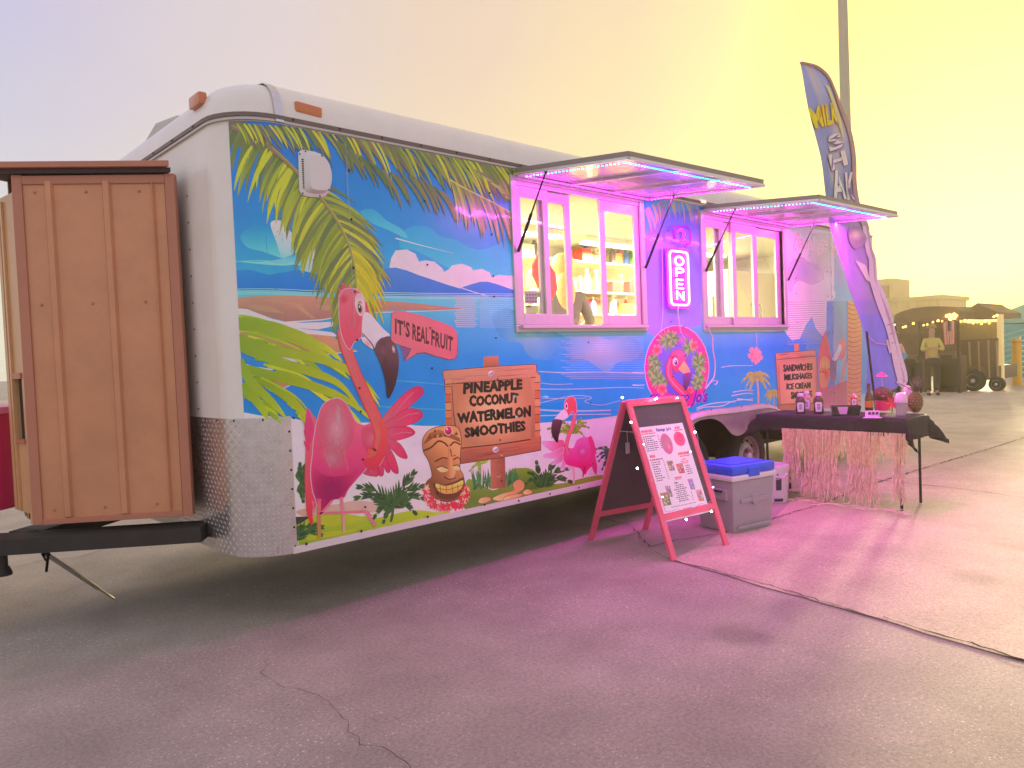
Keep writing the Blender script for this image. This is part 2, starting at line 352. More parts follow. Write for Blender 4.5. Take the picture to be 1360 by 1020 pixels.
# ================================================================ GROUND
def ground_mat(name, c, speck, joint=0, sc_=1):
    m = bpy.data.materials.new(name); m.use_nodes = True; t = m.node_tree; b = t.nodes['Principled BSDF']; n_ = t.nodes.new; l_ = t.links.new
    tcn = n_('ShaderNodeTexCoord')
    def noise(s, d=8, r=.6):
        n = n_('ShaderNodeTexNoise'); n.inputs['Scale'].default_value = s; n.inputs['Detail'].default_value = d; n.inputs['Roughness'].default_value = r; l_(tcn.outputs['Object'], n.inputs[0]); return n
    big, mid, fine = noise(.35, 5), noise(2.2), noise(55, 6, .8)
    def rng(src, a, b_, c_, d): r = n_('ShaderNodeMapRange'); l_(src, r.inputs[0]); r.inputs[1].default_value = a; r.inputs[2].default_value = b_; r.inputs[3].default_value = c_; r.inputs[4].default_value = d; return r
    def mul(a, b_): q = n_('ShaderNodeMath'); q.operation = 'MULTIPLY'; l_(a, q.inputs[0]); l_(b_, q.inputs[1]); return q
    f = mul(mul(rng(big.outputs[0], .3, .7, .8, 1.18).outputs[0], rng(mid.outputs[0], .3, .7, .85, 1.15).outputs[0]).outputs[0], rng(fine.outputs[0], .3, .7, .62, 1.32).outputs[0])
    v = n_('ShaderNodeVectorMath'); v.operation = 'SCALE'; v.inputs[0].default_value = c; l_(f.outputs[0], v.inputs['Scale'])
    vo = n_('ShaderNodeTexVoronoi'); vo.inputs['Scale'].default_value = 72*sc_; l_(tcn.outputs['Object'], vo.inputs[0]); vo.inputs['Randomness'].default_value = 1
    size = n_('ShaderNodeSeparateColor'); l_(vo.outputs['Color'], size.inputs[0])
    thr = rng(size.outputs[0], .55, 1, 0, speck)       # only some cells carry a pale stone, of uneven size
    lt = n_('ShaderNodeMath'); lt.operation = 'LESS_THAN'; l_(vo.outputs['Distance'], lt.inputs[0]); l_(thr.outputs[0], lt.inputs[1])
    patch = rng(noise(1.1, 5).outputs[0], .42, .6, .12, 1); sp = mul(lt.outputs[0], patch.outputs[0])
    mx_ = n_('ShaderNodeMixRGB'); l_(sp.outputs[0], mx_.inputs[0]); l_(v.outputs[0], mx_.inputs[1]); mx_.inputs[2].default_value = (.80, .73, .67, 1)
    # dark oil stains
    st = n_('ShaderNodeTexVoronoi'); st.inputs['Scale'].default_value = .55; l_(tcn.outputs['Object'], st.inputs[0]); wob = noise(3.5, 4)
    dd = n_('ShaderNodeMath'); dd.operation = 'MULTIPLY_ADD'; l_(wob.outputs[0], dd.inputs[0]); dd.inputs[1].default_value = .22; l_(st.outputs['Distance'], dd.inputs[2])
    sr = rng(dd.outputs[0], .15, .24, .7, 1); m2 = n_('ShaderNodeVectorMath'); m2.operation = 'SCALE'; l_(mx_.outputs[0], m2.inputs[0]); l_(sr.outputs[0], m2.inputs['Scale'])
    l_(m2.outputs[0], b.inputs['Base Color'])
    b.inputs['Roughness'].default_value = .62; b.inputs['Specular IOR Level'].default_value = .45
    hs = n_('ShaderNodeMath'); hs.operation = 'MULTIPLY_ADD'; l_(fine.outputs[0], hs.inputs[0]); hs.inputs[1].default_value = .7; l_(mid.outputs[0], hs.inputs[2])
    bp = n_('ShaderNodeBump'); bp.inputs['Strength'].default_value = .8; bp.inputs['Distance'].default_value = .015; l_(hs.outputs[0], bp.inputs['Height']); l_(bp.outputs[0], b.inputs['Normal'])
    return m
asph = ground_mat('worn_asphalt', (.42, .365, .305), .36)
conc = ground_mat('rough_concrete', (.58, .48, .36), .35, sc_=.8)
g = MB(); gnd = g.quad((-300, -300, 0), (500, -300, 0), (500, 500, 0), (-300, 500, 0)).build('ground', asph, kind='structure')
# the paler slab on the right, its edge slightly ragged
rs = random.Random(4)
e0, e1, e2 = G(880, 738), G(1400, 893), G(1096, 669)
edge = [G(3000, 1300)] if False else []
dirv = (G(1350, 876)-G(893, 745)).normalized(); A0 = G(893, 745); pts = []
for k in range(60): t = k*.12; p = A0+dirv*t+Vector((dirv.y, -dirv.x, 0))*(rs.uniform(-.012, .012)); pts.append((p.x, p.y))
B0 = A0+dirv*60; back = (G(1280, 607)-G(893, 745)).normalized()
pts += [(B0.x, B0.y), (B0.x+250, B0.y+120), (400, 300)]
cr = [Vector((7.2, 60, 0)), Vector((7.3, 6.6, 0)), G(1062, 655), G(1028, 689), G(957, 710)]
pts += [(p.x, p.y) for p in cr]
bm_ = MB(); r_ = delaunay_2d_cdt([Vector(p) for p in pts], [], [list(range(len(pts)))], 1, 1e-5)
vv = [bm_.bm.verts.new((p.x, p.y, .006)) for p in r_[0]]
for f in r_[2]: bm_.bm.faces.new([vv[i] for i in f])
bm_.build('concrete_slab', conc, kind='structure')
crackm = mat('crack', (38, 32, 30), .95, linear=(.028, .024, .02))
def crack(pxs, w, seed, name='crack'):
    rc = random.Random(seed); P = [G(*p) for p in pxs]; L = []
    for a, b in zip(P, P[1:]):
        n = max(2, int((b-a).length/.05))
        for k in range(n): q = a.lerp(b, k/n); L.append(q+Vector((rc.gauss(0, .009), rc.gauss(0, .009), 0)))
    L.append(P[-1]); bm = MB(); prev = None
    for i, p in enumerate(L):
        d = (L[min(i+1, len(L)-1)]-L[max(i-1, 0)]).normalized(); nn = Vector((-d.y, d.x, 0)); ww = w*rc.uniform(.25, 1.2)
        a, b = bm.bm.verts.new(Vector((p.x, p.y, .011))+nn*ww/2), bm.bm.verts.new(Vector((p.x, p.y, .011))-nn*ww/2)
        if prev: bm.bm.faces.new((prev[0], prev[1], b, a))
        prev = (a, b)
    bm.build(name, crackm, gnd)
crack([(870, 735), (895, 746), (960, 762), (1050, 788), (1130, 812), (1180, 826)], .009, 1)
crack([(1170, 822), (1200, 831), (1260, 848), (1350, 875), (1400, 888)], .014, 2)
crack([(863, 728), (900, 718), (957, 710), (1028, 689), (1096, 669)], .012, 3)
crack([(1096, 669), (1141, 650), (1196, 632), (1280, 607), (1400, 570)], .016, 4)
crack([(1060, 627), (1090, 630), (1200, 642), (1280, 651), (1380, 665)], .014, 5)
crack([(355, 875), (350, 895), (370, 912), (420, 925), (455, 955), (478, 990), (520, 1000), (560, 1040)], .0032, 6)
crack([(20, 755), (60, 745), (100, 743), (140, 731)], .01, 7)
crack([(1225, 490+35), (1290, 520), (1355, 515)], .02, 8)
crack([(800, 690), (840, 700), (863, 728)], .01, 9)
crack([(1180, 560), (1230, 552), (1360, 540)], .02, 11)

# ================================================================ TRAILER
D = 4.0; X0, RC = 1.72, .30; XE = 10.4; ZB, ZT = .467, 2.885; W_ = 2.45
def side_uv(x, y):
    p = PY(x, y, D)
    if p.x >= X0+RC: return (p.x, p.z)
    d = ray(x, y); cx_, cy_ = X0+RC, D+RC      # hit the rounded corner post
    a = d.x*d.x+d.y*d.y; b = -2*(d.x*cx_+d.y*cy_); c = cx_*cx_+cy_*cy_-RC*RC; q = b*b-4*a*c
    if q < 0: return (X0+RC-RC*math.pi/2*.95, p.z)
    t = (-b-math.sqrt(q))/(2*a); h = Vector((0, 0, CAMH))+d*t; th = math.atan2(cx_-h.x, cy_-h.y)
    return (X0+RC-RC*th, h.z)
def side_3d(u, v, h):
    if u >= X0+RC: return (u, D-h, v)
    th = (X0+RC-u)/RC
    if th > math.pi/2: return (X0-h, D+RC+(th-math.pi/2)*RC, v)
    return (X0+RC-math.sin(th)*(RC+h), D+RC-math.cos(th)*(RC+h), v)
UL = side_uv(314, 360)[0]
W1 = (3.85, 5.33, 1.74, 2.80); W2 = (6.33, 7.91, 1.74, 2.80)
arcs = [X0+RC-.009*k for k in range(0, 55)]
art = Print(side_uv, side_3d, (UL, XE-.02, ZB+.005, ZT-.01), (W1, W2), arcs)

trailer = here('food_trailer', 'long white food trailer wrapped in a printed beach scene with flamingos', 'food trailer', (6, 5.2, 0))
white = mat('white_paint', (225, 222, 216), .38, coat=.25, noise=.06, nscale=3, linear=(.86, .82, .75))
alu = mat('brushed_aluminium', (200, 198, 196), .34, metal=.85, noise=.08, nscale=20, linear=(.66, .65, .65))
dark = mat('dark_chassis', (34, 32, 32), .7, noise=.2, linear=(.022, .021, .021))
black = mat('black_rubber', (24, 24, 25), .75, noise=.2, nscale=12, linear=(.018, .018, .019))
blackmetal = mat('black_metal', (30, 30, 32), .4, metal=.3, linear=(.02, .02, .022))
# side wall with the two window openings and wheel arch; outer skin
ARCH = [z for z in M(lambda x, y: (900+x/6.8, 520+y/6.8), '75 290 95 230 170 205 260 192 420 178 600 158 760 146 840 152 890 180 930 235 945 262')]
arch_uv = [side_uv(*p) for p in ARCH]; ax0 = arch_uv[0][0]; arch_uv = [(ax0-.28, ZB), (ax0-.2, .72), (ax0-.1, .84)]+arch_uv[1:]+[(arch_uv[-1][0]+.12, ZB)]
def slab_poly(bm, uv, y0, y1):
    r = delaunay_2d_cdt([Vector(p) for p in uv], [], [list(range(len(uv)))], 1, 1e-6)
    a = [bm.verts.new((p.x, y0, p.y)) for p in r[0]]; b = [bm.verts.new((p.x, y1, p.y)) for p in r[0]]
    for f in r[2]: bm.faces.new([a[i] for i in f]); bm.faces.new([b[i] for i in f][::-1])
    ix = {}
    for i, src in enumerate(r[3]):
        for q in src: ix[q] = i
    n = len(uv)
    for k in range(n): i, j = ix[k], ix[(k+1) % n]; bm.faces.new((a[i], b[i], b[j], a[j]))
sw = MB(); zm = 1.2
slab_poly(sw.bm, [(X0+RC, ZB)]+arch_uv+[(XE, ZB), (XE, zm), (X0+RC, zm)], D, D+.05)
for a, b, c, d in [(X0+RC, W1[0], zm, ZT), (W1[0], W1[1], zm, W1[2]), (W1[0], W1[1], W1[3], ZT), (W1[1], W2[0], zm, ZT), (W2[0], W2[1], zm, W2[2]), (W2[0], W2[1], W2[3], ZT), (W2[1], XE, zm, ZT)]:
    slab_poly(sw.bm, [(a, c), (b, c), (b, d), (a, d)], D, D+.05)
side = sw.build('side_wall', white, trailer)
# corner posts, front wall, far wall, rear wall
f = MB(); loop = []
for k in range(11): th = k/10*math.pi/2; loop.append((X0+RC-math.sin(th)*RC, D+RC-math.cos(th)*RC))
for k in range(10, -1, -1): th = k/10*math.pi/2; loop.append((X0+RC-math.sin(th)*(RC-.04), D+RC-math.cos(th)*(RC-.04)))
f.prism([(x, y, ZB+.002) for x, y in loop], (0, 0, ZT-ZB-.004)).build('corner_post', white, trailer, smooth=True)
MB().bx(X0, X0+.04, D+RC+.001, D+W_-RC, ZB, ZT).build('front_wall', white, trailer)
f = MB(); f.prism([(x, 2*D+W_-y, ZB+.002) for x, y in loop], (0, 0, ZT-ZB-.004)).build('corner_post', white, trailer, smooth=True)
MB().bx(X0+RC, XE, D+W_-.05, D+W_, ZB, ZT).build('far_wall', white, trailer)
MB().bx(XE-.05, XE-.001, D+.051, D+W_-.051, ZB, ZT).build('rear_wall', white, trailer)
MB().bx(X0+.1, XE-.06, D+.45, D+W_-.06, .52, .58).bx(X0+.31, arch_uv[0][0]-.03, D+.0495, D+.4499, .47, .58).bx(arch_uv[-1][0]+.03, XE-.06, D+.0495, D+.4499, .47, .58).build('floor', mat('floor_sheet', (90, 88, 84), .5), trailer)
# roof cap: a rounded cove running round the top
def cap_ring(out, z):   # loop around the plan, inset by `out`
    r = max(.05, RC-out*.3); P = []
    xa, xb, ya, yb = X0+out, XE-out, D+out, D+W_-out
    for cx_, cy_, a0 in ((xa+r, ya+r, 180), (xb-.06, ya+.06, 270), (xb-.06, yb-.06, 0), (xa+r, yb-r, 90)):
        rr = r if cx_ < 5 else .06
        for k in range(9): a = R(a0+k*90/8); P.append((cx_+rr*math.cos(a), cy_+rr*math.sin(a), z))
    return P
prof = [(-.006, ZT+.035), (.0, ZT+.06), (.012, ZT+.12), (.035, ZT+.175), (.075, ZT+.22), (.13, ZT+.25), (.22, ZT+.262)]
bm = bmesh.new(); rings = [[bm.verts.new(p) for p in cap_ring(o, z)] for o, z in prof]
for a, b in zip(rings, rings[1:]):
    for k in range(len(a)): bm.faces.new((a[k], a[(k+1) % len(a)], b[(k+1) % len(a)], b[k]))
bm.faces.new(rings[-1]); bm.faces.new(rings[0][::-1])
m_ = MB(); m_.bm.free(); m_.bm = bm; roof = m_.build('roof_cap', mat('roof_paint', (210, 200, 190), .4, coat=.2, noise=.08, nscale=2.5, linear=(.84, .79, .73)), trailer, smooth=True)
# drip trim round the top of the wall
def ring_band(o0, o1, z0, z1, name, m, parent, **kw):
    bm = MB(); A = cap_ring(o0, z0); B = cap_ring(o0, z1); C_ = cap_ring(o1, z1); E_ = cap_ring(o1, z0); n = len(A)
    L = [[bm.bm.verts.new(p) for p in q] for q in (A, B, C_, E_)]
    for i in range(4):
        a, b = L[i], L[(i+1) % 4]
        for k in range(n): bm.bm.faces.new((a[k], a[(k+1) % n], b[(k+1) % n], b[k]))
    return bm.build(name, m, parent, **kw)
trim = mat('trim_metal', (200, 190, 180), .35, metal=.5, linear=(.55, .51, .48))
tr = ring_band(-.014, .02, ZT-.004, ZT+.012, 'drip_trim', trim, trailer)
ring_band(-.020, .018, ZT+.0122, ZT+.0345, 'drip_gutter', mat('gutter_metal', (120, 108, 100), .5, metal=.3), trailer)  # gutter ring in a darker metal than the trim
screwm = mat('screw_head', (52, 46, 44), .45, metal=.6, linear=(.05, .045, .04))
def screws(pts, nrm=(0, -1, 0), r=.006, name='screw_row', parent=side):
    b = MB()
    for p in pts:
        p = Vector(p); b.tube([p, p+Vector(nrm)*.004], [r, r*.6], 8)
    o = b.build(name, screwm, parent, kind='stuff'); return o
screws([(2.1+.3*k, D-.02, ZT+.024) for k in range(28)], r=.008, parent=tr)
screws([(X0-.022, D+.42+.34*k, ZT+.024) for k in range(6)], nrm=(-1, 0, 0), r=.008, parent=tr)
screws([(X0-.001, D+.62, .95+.16*k) for k in range(11)], nrm=(-1, 0, 0), r=.0055, parent=trailer, name='rivet_row')
# strap over the corner joint
b = MB(); xs = 2.02; pr = [(D+o-.006, z+.001) for o, z in prof]; pr[0] = (D-.02, ZT-.004)
for (ya, za), (yb, zb) in zip(pr, pr[1:]): b.quad((xs-.025, ya, za), (xs+.025, ya, za), (xs+.025, yb, zb), (xs-.025, yb, zb))
o_ = b.build('joint_strap', alu, trailer); sm_ = o_.modifiers.new('solid', 'SOLIDIFY'); sm_.thickness = .005; sm_.offset = 0
# marker lights
amber = mat('amber_lens', (215, 105, 45), .3, coat=.5, linear=(.62, .19, .05))
def marker(a, b_, depth, h, name='marker_light'):
    a, b_ = Vector(a), Vector(b_); m = MB(); m.bar(a, b_, depth, h).build(name, amber, trailer, bevel=.012, smooth=True)
marker((2.13, D+.012, 3.0), (2.30, D+.012, 2.99), .03, .062)
marker((1.735, D+.34, 3.06), (1.735, D+.50, 3.06), .05, .07)
# roof vent box seen over the front corner
MB().prism([PX(176, 214, 2.1), PX(206, 163, 2.1), PX(234, 152, 2.1), PX(250, 205, 2.1)], (.55, 0, 0)).build('roof_vent', mat('vent_plastic', (196, 186, 178), .5, linear=(.55, .52, .49)), trailer, bevel=.02)
# bottom rail with screws
xr0 = side_uv(388, 725)[0]; rwm = mat('rail_white', (212, 196, 190), .4, coat=.2, linear=(.74, .70, .67)); rail = MB().bx(xr0, arch_uv[0][0]-.01, D-.014, D+.03, ZB-.035, ZB+.004).build('bottom_rail', rwm, trailer)
b = MB(); b.bx(arch_uv[-1][0]+.01, XE, D-.014, D+.03, ZB-.035, ZB+.004)
b.build('bottom_rail', rwm, trailer)
screws([side_3d(*side_uv(370+x/4.25, 500+y/4.25), .016) for x, y in ((150, 943), (460, 871), (834, 790), (1155, 722))]+[(3.75+.33*k, D-.016, ZB-.015) for k in range(4)], r=.009, parent=rail)
# chassis
b = MB(); b.bx(X0+.35, XE-.1, D+.46, D+.58, .36, .52); b.bx(X0+.35, XE-.1, D+W_-.38, D+W_-.25, .36, .52)
for k in range(12): b.bx(X0+.5+.7*k, X0+.56+.7*k, D+.46, D+W_-.4, .44, .52)
b.build('chassis', dark, trailer)
MB().bx(X0+.06, XE-.07, D+.45, D+W_-.056, .46, .4655).build('under_sheet', mat('under_board', (60, 55, 50), .8, linear=(.07, .062, .055)), trailer)
# diamond plate skirt round the front corner, pressed treads as real relief
plm = mat('diamond_plate', (198, 190, 188), .3, metal=.9, noise=.1, nscale=15, linear=(.68, .64, .63))
pz0, pz1 = ZB-.035, side_uv(323, 556)[1]; pu1 = side_uv(388, 600)[0]; pu0 = X0+RC-RC*math.pi/2-.75
b = MB(); us = [pu0+(pu1-pu0)*k/40 for k in range(41)]
A = [[b.bm.verts.new(side_3d(u, v, .004)) for u in us] for v in (pz0, pz1)]; B = [[b.bm.verts.new(side_3d(u, v, .0005)) for u in us] for v in (pz0, pz1)]
for k in range(40):
    b.bm.faces.new((A[0][k], A[0][k+1], A[1][k+1], A[1][k])); b.bm.faces.new((A[1][k], A[1][k+1], B[1][k+1], B[1][k])); b.bm.faces.new((A[0][k], A[0][k+1], B[0][k+1], B[0][k]))
b.bm.faces.new((A[0][-1], B[0][-1], B[1][-1], A[1][-1]))
plate = b.build('corner_plate', plm, trailer, smooth=True)
b = MB(); st_ = .028
for i in range(int((pu1-pu0)/st_)):
    for j in range(int((pz1-pz0)/st_)):
        u, v = pu0+.015+i*st_, pz0+.015+j*st_; s_ = 1 if (i+j) % 2 else -1
        if v > pz1-.01 or u > pu1-.012: continue
        L_, wd = .013, .0036; d1 = (L_*.72, s_*L_*.72); d2 = (-s_*wd*.7, wd*.7)
        P = [b.bm.verts.new(side_3d(u+a*d1[0]+c*d2[0], v+a*d1[1]+c*d2[1], h)) for a, c, h in ((-1, 0, .0043), (0, -1, .0042), (1, 0, .0043), (0, 1, .0042), (0, 0, .0062))]
        for k in range(4): b.bm.faces.new((P[k], P[(k+1) % 4], P[4]))
b.build('plate_tread', plm, plate, kind='stuff')
screws([side_3d(pu1-.012, pz0+.04+k*.11, .0045) for k in range(7)]+[side_3d(pu0+.2+k*.17, pz1-.012, .0045) for k in range(7)], r=.007, parent=plate)
# D shaped vent cover
vc = Print(side_uv, side_3d)
vp = M(z3, '357 215 368 204 385 203 430 210 465 224 492 255 505 300 508 345 498 388 480 412 455 418 400 414 372 404 362 385')
uvp = [side_uv(*p) for p in vp]
b = MB(); b.prism([side_3d(u, v, .001) for u, v in uvp], (0, -.012, 0)); vcov = b.build('vent_cover', mat('vent_white', (228, 222, 220), .35, coat=.3, linear=(.76, .74, .73)), trailer, bevel=.004, smooth=True)
cu_, cv_ = sum(p[0] for p in uvp)/len(uvp), sum(p[1] for p in uvp)/len(uvp)
b = MB(); a = [(cu_+(u-cu_)*.82+.008, cv_+(v-cv_)*.84) for u, v in uvp]; c_ = [(cu_+(u-cu_)*.66+.018, cv_+(v-cv_)*.72) for u, v in uvp]
ra = [b.bm.verts.new(side_3d(u, v, .0132)) for u, v in a]; rb = [b.bm.verts.new(side_3d(u, v, .045)) for u, v in c_]
for k in range(len(a)): b.bm.faces.new((ra[k], ra[(k+1) % len(a)], rb[(k+1) % len(a)], rb[k]))
b.bm.faces.new(rb); b.build('hood', MATS['vent_white'], vcov, smooth=True)
b = MB(); u0_ = min(p[0] for p in uvp)+.022
for k in range(14): v = min(p[1] for p in uvp)+.045+k*.0125; b.bx(u0_, u0_+.022, D-.0165, D-.012, v, v+.006)
b.build('louvre', dark, vcov, kind='stuff')
screws([(cu_+(u-cu_)*.93, D-.0135, cv_+(v-cv_)*.94) for u, v in uvp[::2]], r=.005, parent=vcov)
# ================================================================ THE PRINTED WRAP (flat vinyl on the side wall)
def bands(pr, us, stops, lay=None):
    V, C, F = [], [], []; n = len(us)
    for z, cs in stops:
        for i, u in enumerate(us):
            V.append((u, z)); t = i/(n-1)*(len(cs)-1); k = min(int(t), len(cs)-2) if len(cs) > 1 else 0
            C.append(ink(lerp(cs[k], cs[k+1], t-k) if len(cs) > 1 else cs[0]))
    for j in range(len(stops)-1):
        for i in range(n-1): F.append((j*n+i, j*n+i+1, (j+1)*n+i+1, (j+1)*n+i))
    pr.add(V, F, C, lay)
A = art
arch_top = [(u, v) for u, v in arch_uv]
# sky; right-end lilac is part print, part LED light put into the colour
us_ = [UL+(XE-UL)*k/50 for k in range(51)]
bands(A, us_, [(1.95, [(40, 150, 205), (60, 175, 205), (80, 165, 210), (120, 140, 205), (150, 170, 200)]), (2.1, [(35, 140, 215), (50, 165, 205), (60, 170, 205), (120, 150, 210)]),
               (2.35, [(20, 120, 215), (30, 140, 215), (50, 150, 205), (110, 120, 200), (170, 160, 180)]), (2.9, [(14, 100, 205), (18, 105, 212), (40, 110, 205), (120, 90, 190), (190, 160, 170)])])
# sea, split over the wheel arch
zc = [0.98, 1.1, 1.3, 1.5, 1.7, 1.86, 1.95]
sea = {1.95: [(90, 185, 210)], 1.86: [(45, 160, 205), (110, 190, 205), (70, 165, 205), (60, 110, 200)], 1.7: [(25, 120, 205), (80, 170, 205), (80, 150, 205), (45, 110, 200)],
       1.5: [(14, 115, 208), (30, 140, 205), (30, 120, 205), (20, 100, 190)], 1.3: [(8, 115, 205), (14, 130, 205), (14, 125, 205), (20, 100, 180)],
       1.1: [(0, 130, 190), (0, 135, 190), (10, 135, 190), (20, 125, 180)], .98: [(0, 140, 185), (0, 140, 185), (20, 135, 180)]}
bands(A, us_, [(z, sea[z]) for z in zc])
# sand sheet (left of the arch) and the piece behind the table (right of it)
sand = [z for z in M(z1, '300 549')]+M(z4, '100 805 200 822 330 830 450 852 600 868 700 862 900 862 1000 868')+M(z6, '0 532 200 530 480 520 620 512 800 500')+M(z1, '870 553')
uvs = [A.to_uv(*p) for p in sand]
def strip_down(uvl, z0, c_top, c_bot, lay=None):
    V, F, C = [], [], []
    for i, (u, v) in enumerate(uvl):
        for k in range(5): V.append((u, v+(z0-v)*k/4)); C.append(ink(lerp(c_top, c_bot, k/4)))
        if i:
            for k in range(4): F.append((5*i-5+k, 5*i+k, 5*i+k+1, 5*i-4+k))
    A.add(V, F, C, lay)
uvd = []
for a, b in zip(uvs, uvs[1:]): uvd += [(a[0]+(b[0]-a[0])*k/6, a[1]+(b[1]-a[1])*k/6) for k in range(6)]
uvd = [q for q in uvd if q[0] < arch_uv[0][0]+.02]
strip_down(uvd, ZB, (226, 205, 192), (210, 186, 176))
A.ribbon([p for p in smooth_loop(sand[:-1], 4, False)], 3.2, 2.6, (225, 222, 222), (190, 180, 205))
ax_ = [(u, v+.004) for u, v in arch_uv]
lo_ = [(ax_[-1][0]+.0, ZB)]+[(ax_[-1][0]+.01, ax_[-1][1])]
def uvpoly(uv, c0, c1=None, zsplit=None):
    r = delaunay_2d_cdt([Vector(p) for p in uv], [], [list(range(len(uv)))], 1, 1e-6); V = [(p.x, p.y) for p in r[0]]
    z0_, z1_ = min(p[1] for p in V), max(p[1] for p in V)
    A.add(V, [tuple(f) for f in r[2]], [ink(lerp(c0, c1 or c0, (q[1]-z0_)/(z1_-z0_))) for q in V])
uvpoly([(arch_uv[1][0]-.3, .99), (arch_uv[1][0]-.3, .8)]+[q for q in ax_[2:-1]]+[(7.95, .72), (7.95, .99)], (20, 150, 185), (0, 140, 185))
uvpoly([(7.9, ZB), (XE, ZB), (XE, .99), (7.9, .99)], (205, 175, 165), (60, 140, 190))
A.build('sea_and_sky_print', VINYL, side)

# clouds
for s_, c0, c1 in (('100 590 150 545 230 540 300 590 330 640 330 700 200 660 130 640', (20, 130, 205), (95, 195, 210)), ('235 535 265 518 300 530 330 575 355 560 400 600 420 720 300 700 260 610', (200, 222, 220), (110, 200, 215)),
                   ('830 575 880 545 950 550 1000 590 1080 610 1130 640 1200 650 1340 600 1345 700 1300 780 1100 760 900 660 820 640', (22, 150, 200), (70, 180, 200)),
                   ('640 480 700 470 760 520 830 560 850 600 760 560 690 530', (40, 150, 200), (70, 180, 205)),
                   ('90 705 200 705 290 690 380 660 420 700 330 720 250 722', (40, 150, 215), (120, 200, 220))):
    p = M(z3, s_); ys = [q[1] for q in p]; A.poly(p, c0, c1, ('l', (0, min(ys)), (0, max(ys))), sm=True)
cl = '560 700 600 660 660 675 720 730 770 742 780 690 800 655 850 650 890 670 905 705 935 700 975 705 1010 735 1020 752 1040 740 1055 722 1100 715 1140 730 1150 745 1190 738 1225 755 1235 775 1265 765 1310 770 1345 765 1345 850 1000 850 560 850'
A.poly(M(z3, cl), (232, 226, 218), (196, 214, 220), ('l', z3(0, 660), z3(0, 850)))
A.poly(M(z3, '380 700 420 655 470 635 520 650 560 700 560 780 380 790'), (225, 228, 222), (120, 200, 215), ('l', z3(500, 640), z3(430, 790)), sm=True)
A.ribbon(M(z3, '800 600 900 628 1060 668'), 2, .3, (170, 200, 220)); A.ribbon(M(z3, '540 480 620 500 780 540'), 2, .3, (60, 160, 210))
# lilac and cream cloud bank over the right half
A.poly(M(z8, '60 730 40 500 60 320 150 200 340 180 345 760 250 790 150 830 70 800'), (70, 90, 205), (128, 116, 208), ('l', z8(0, 200), z8(0, 800)))
A.poly(M(z6, '300 60 360 30 420 60 480 140 560 130 620 170 600 230 520 250 450 230 420 180 360 170 320 130'), (130, 190, 215), (60, 165, 210), ('r', z6(460, 140), 60), sm=True, a=.8, a1=.15)
A.poly(M(z6, '600 170 700 140 800 165 860 150 940 180 900 250 830 260 780 300 700 250 640 240'), (150, 185, 215), (90, 170, 210), ('r', z6(760, 190), 60), sm=True, a=.85, a1=.2)
A.poly(M(z8, '770 270 1010 262 1012 560 985 660 975 780 955 820 920 780 900 720 870 760 840 830 800 840 760 790 700 795 360 795 360 770 770 770'), (172, 165, 190), (222, 196, 190), ('l', z8(0, 280), z8(0, 640)))
A.poly(M(z8, '780 600 830 550 900 570 940 540 1000 560 1000 640 780 640'), (232, 205, 196), (226, 200, 190), ('l', z8(0, 540), z8(0, 640)), sm=True)
A.poly(M(z8, '780 480 800 440 850 420 880 440 940 470 960 530 900 560 830 540 790 600 780 560'), (150, 150, 200), (190, 170, 195), ('r', z8(850, 490), 26), sm=True, a=.8, a1=.3)
A.poly(M(z8, '900 300 1000 300 1000 520 930 500 880 420'), (228, 216, 170), (200, 180, 190), ('r', z8(950, 380), 36), a=.8, a1=.1)
for k in range(24):    # fine horizontal ripple lines over cloud and water beneath the windows
    y = 436+k*2.9; A.ribbon([(745+(k % 3)*6, y-.2), (855, y)], .9, .6, (170, 205, 225), (205, 190, 225), a=.45)
    if k < 20: A.ribbon([(1046, y-34-.1), (1096, y-36)], .9, .6, (215, 190, 210), (225, 200, 200), a=.4)
A.build('cloud_print', VINYL, side)
# hills, sea light, shoals
A.poly(M(z3, '600 790 640 765 700 750 760 735 800 732 850 745 900 765 960 785 1040 812 1120 835 1215 862 600 862'), (60, 120, 185), (45, 105, 175), ('l', z3(0, 735), z3(0, 862)))
A.poly(M(z3, '1090 825 1140 808 1180 797 1215 796 1260 808 1345 838 1345 866 1220 864'), (62, 120, 190), (50, 110, 180), ('l', z3(0, 796), z3(0, 866)))
A.poly(M(z3, '75 745 140 742 230 765 300 752 360 742 440 760 520 800 600 830 600 850 75 835'), (22, 120, 205), (12, 105, 200), ('l', z3(0, 740), z3(0, 850)))
A.ribbon(M(z3, '1095 822 1150 842 1215 860'), .7, 1.2, (210, 215, 215))
A.ribbon(smooth_loop(M(z3, '75 706 200 700 300 712 380 690 430 700'), 6, False), 1.2, 1.5, (90, 180, 225))
for k, y in enumerate((830, 838, 846, 853)): A.ribbon(M(z3, f'80 {y} 400 {y+6} 900 {y+18} 1345 {y+22}'), 1.0, 1.0, (120, 200, 225), (140, 195, 215))
for k in range(16):
    y = 864+k*9; A.ribbon(M(z3, f'{1065+3*(k%4)} {y} {1160+6*(k%3)} {y+1}'), 1.1, .8, (215, 222, 212), (190, 215, 215), a=.75)
    A.ribbon(M(z3, f'{1180} {y+2} {1325} {y+3}'), 1.0, .6, (190, 215, 215), (140, 195, 210), a=.5)
A.build('hill_print', VINYL, side)
A.poly(M(z3, '82 868 200 860 330 858 520 866 700 878 880 892 1000 906 1110 920 1000 926 800 925 600 936 470 966 300 976 100 925 82 930'), (172, 128, 104), (142, 104, 92), ('l', z3(0, 858), z3(0, 970)))
for s_ in ('100 875 260 880 400 902 300 896', '430 900 560 905 620 930 480 925', '640 895 760 905 700 915', '890 900 1000 912 960 922', '330 900 420 960 440 965 370 900', '120 900 230 905 300 940 200 930'):
    A.poly(M(z3, s_), (196, 150, 118), a=.7)
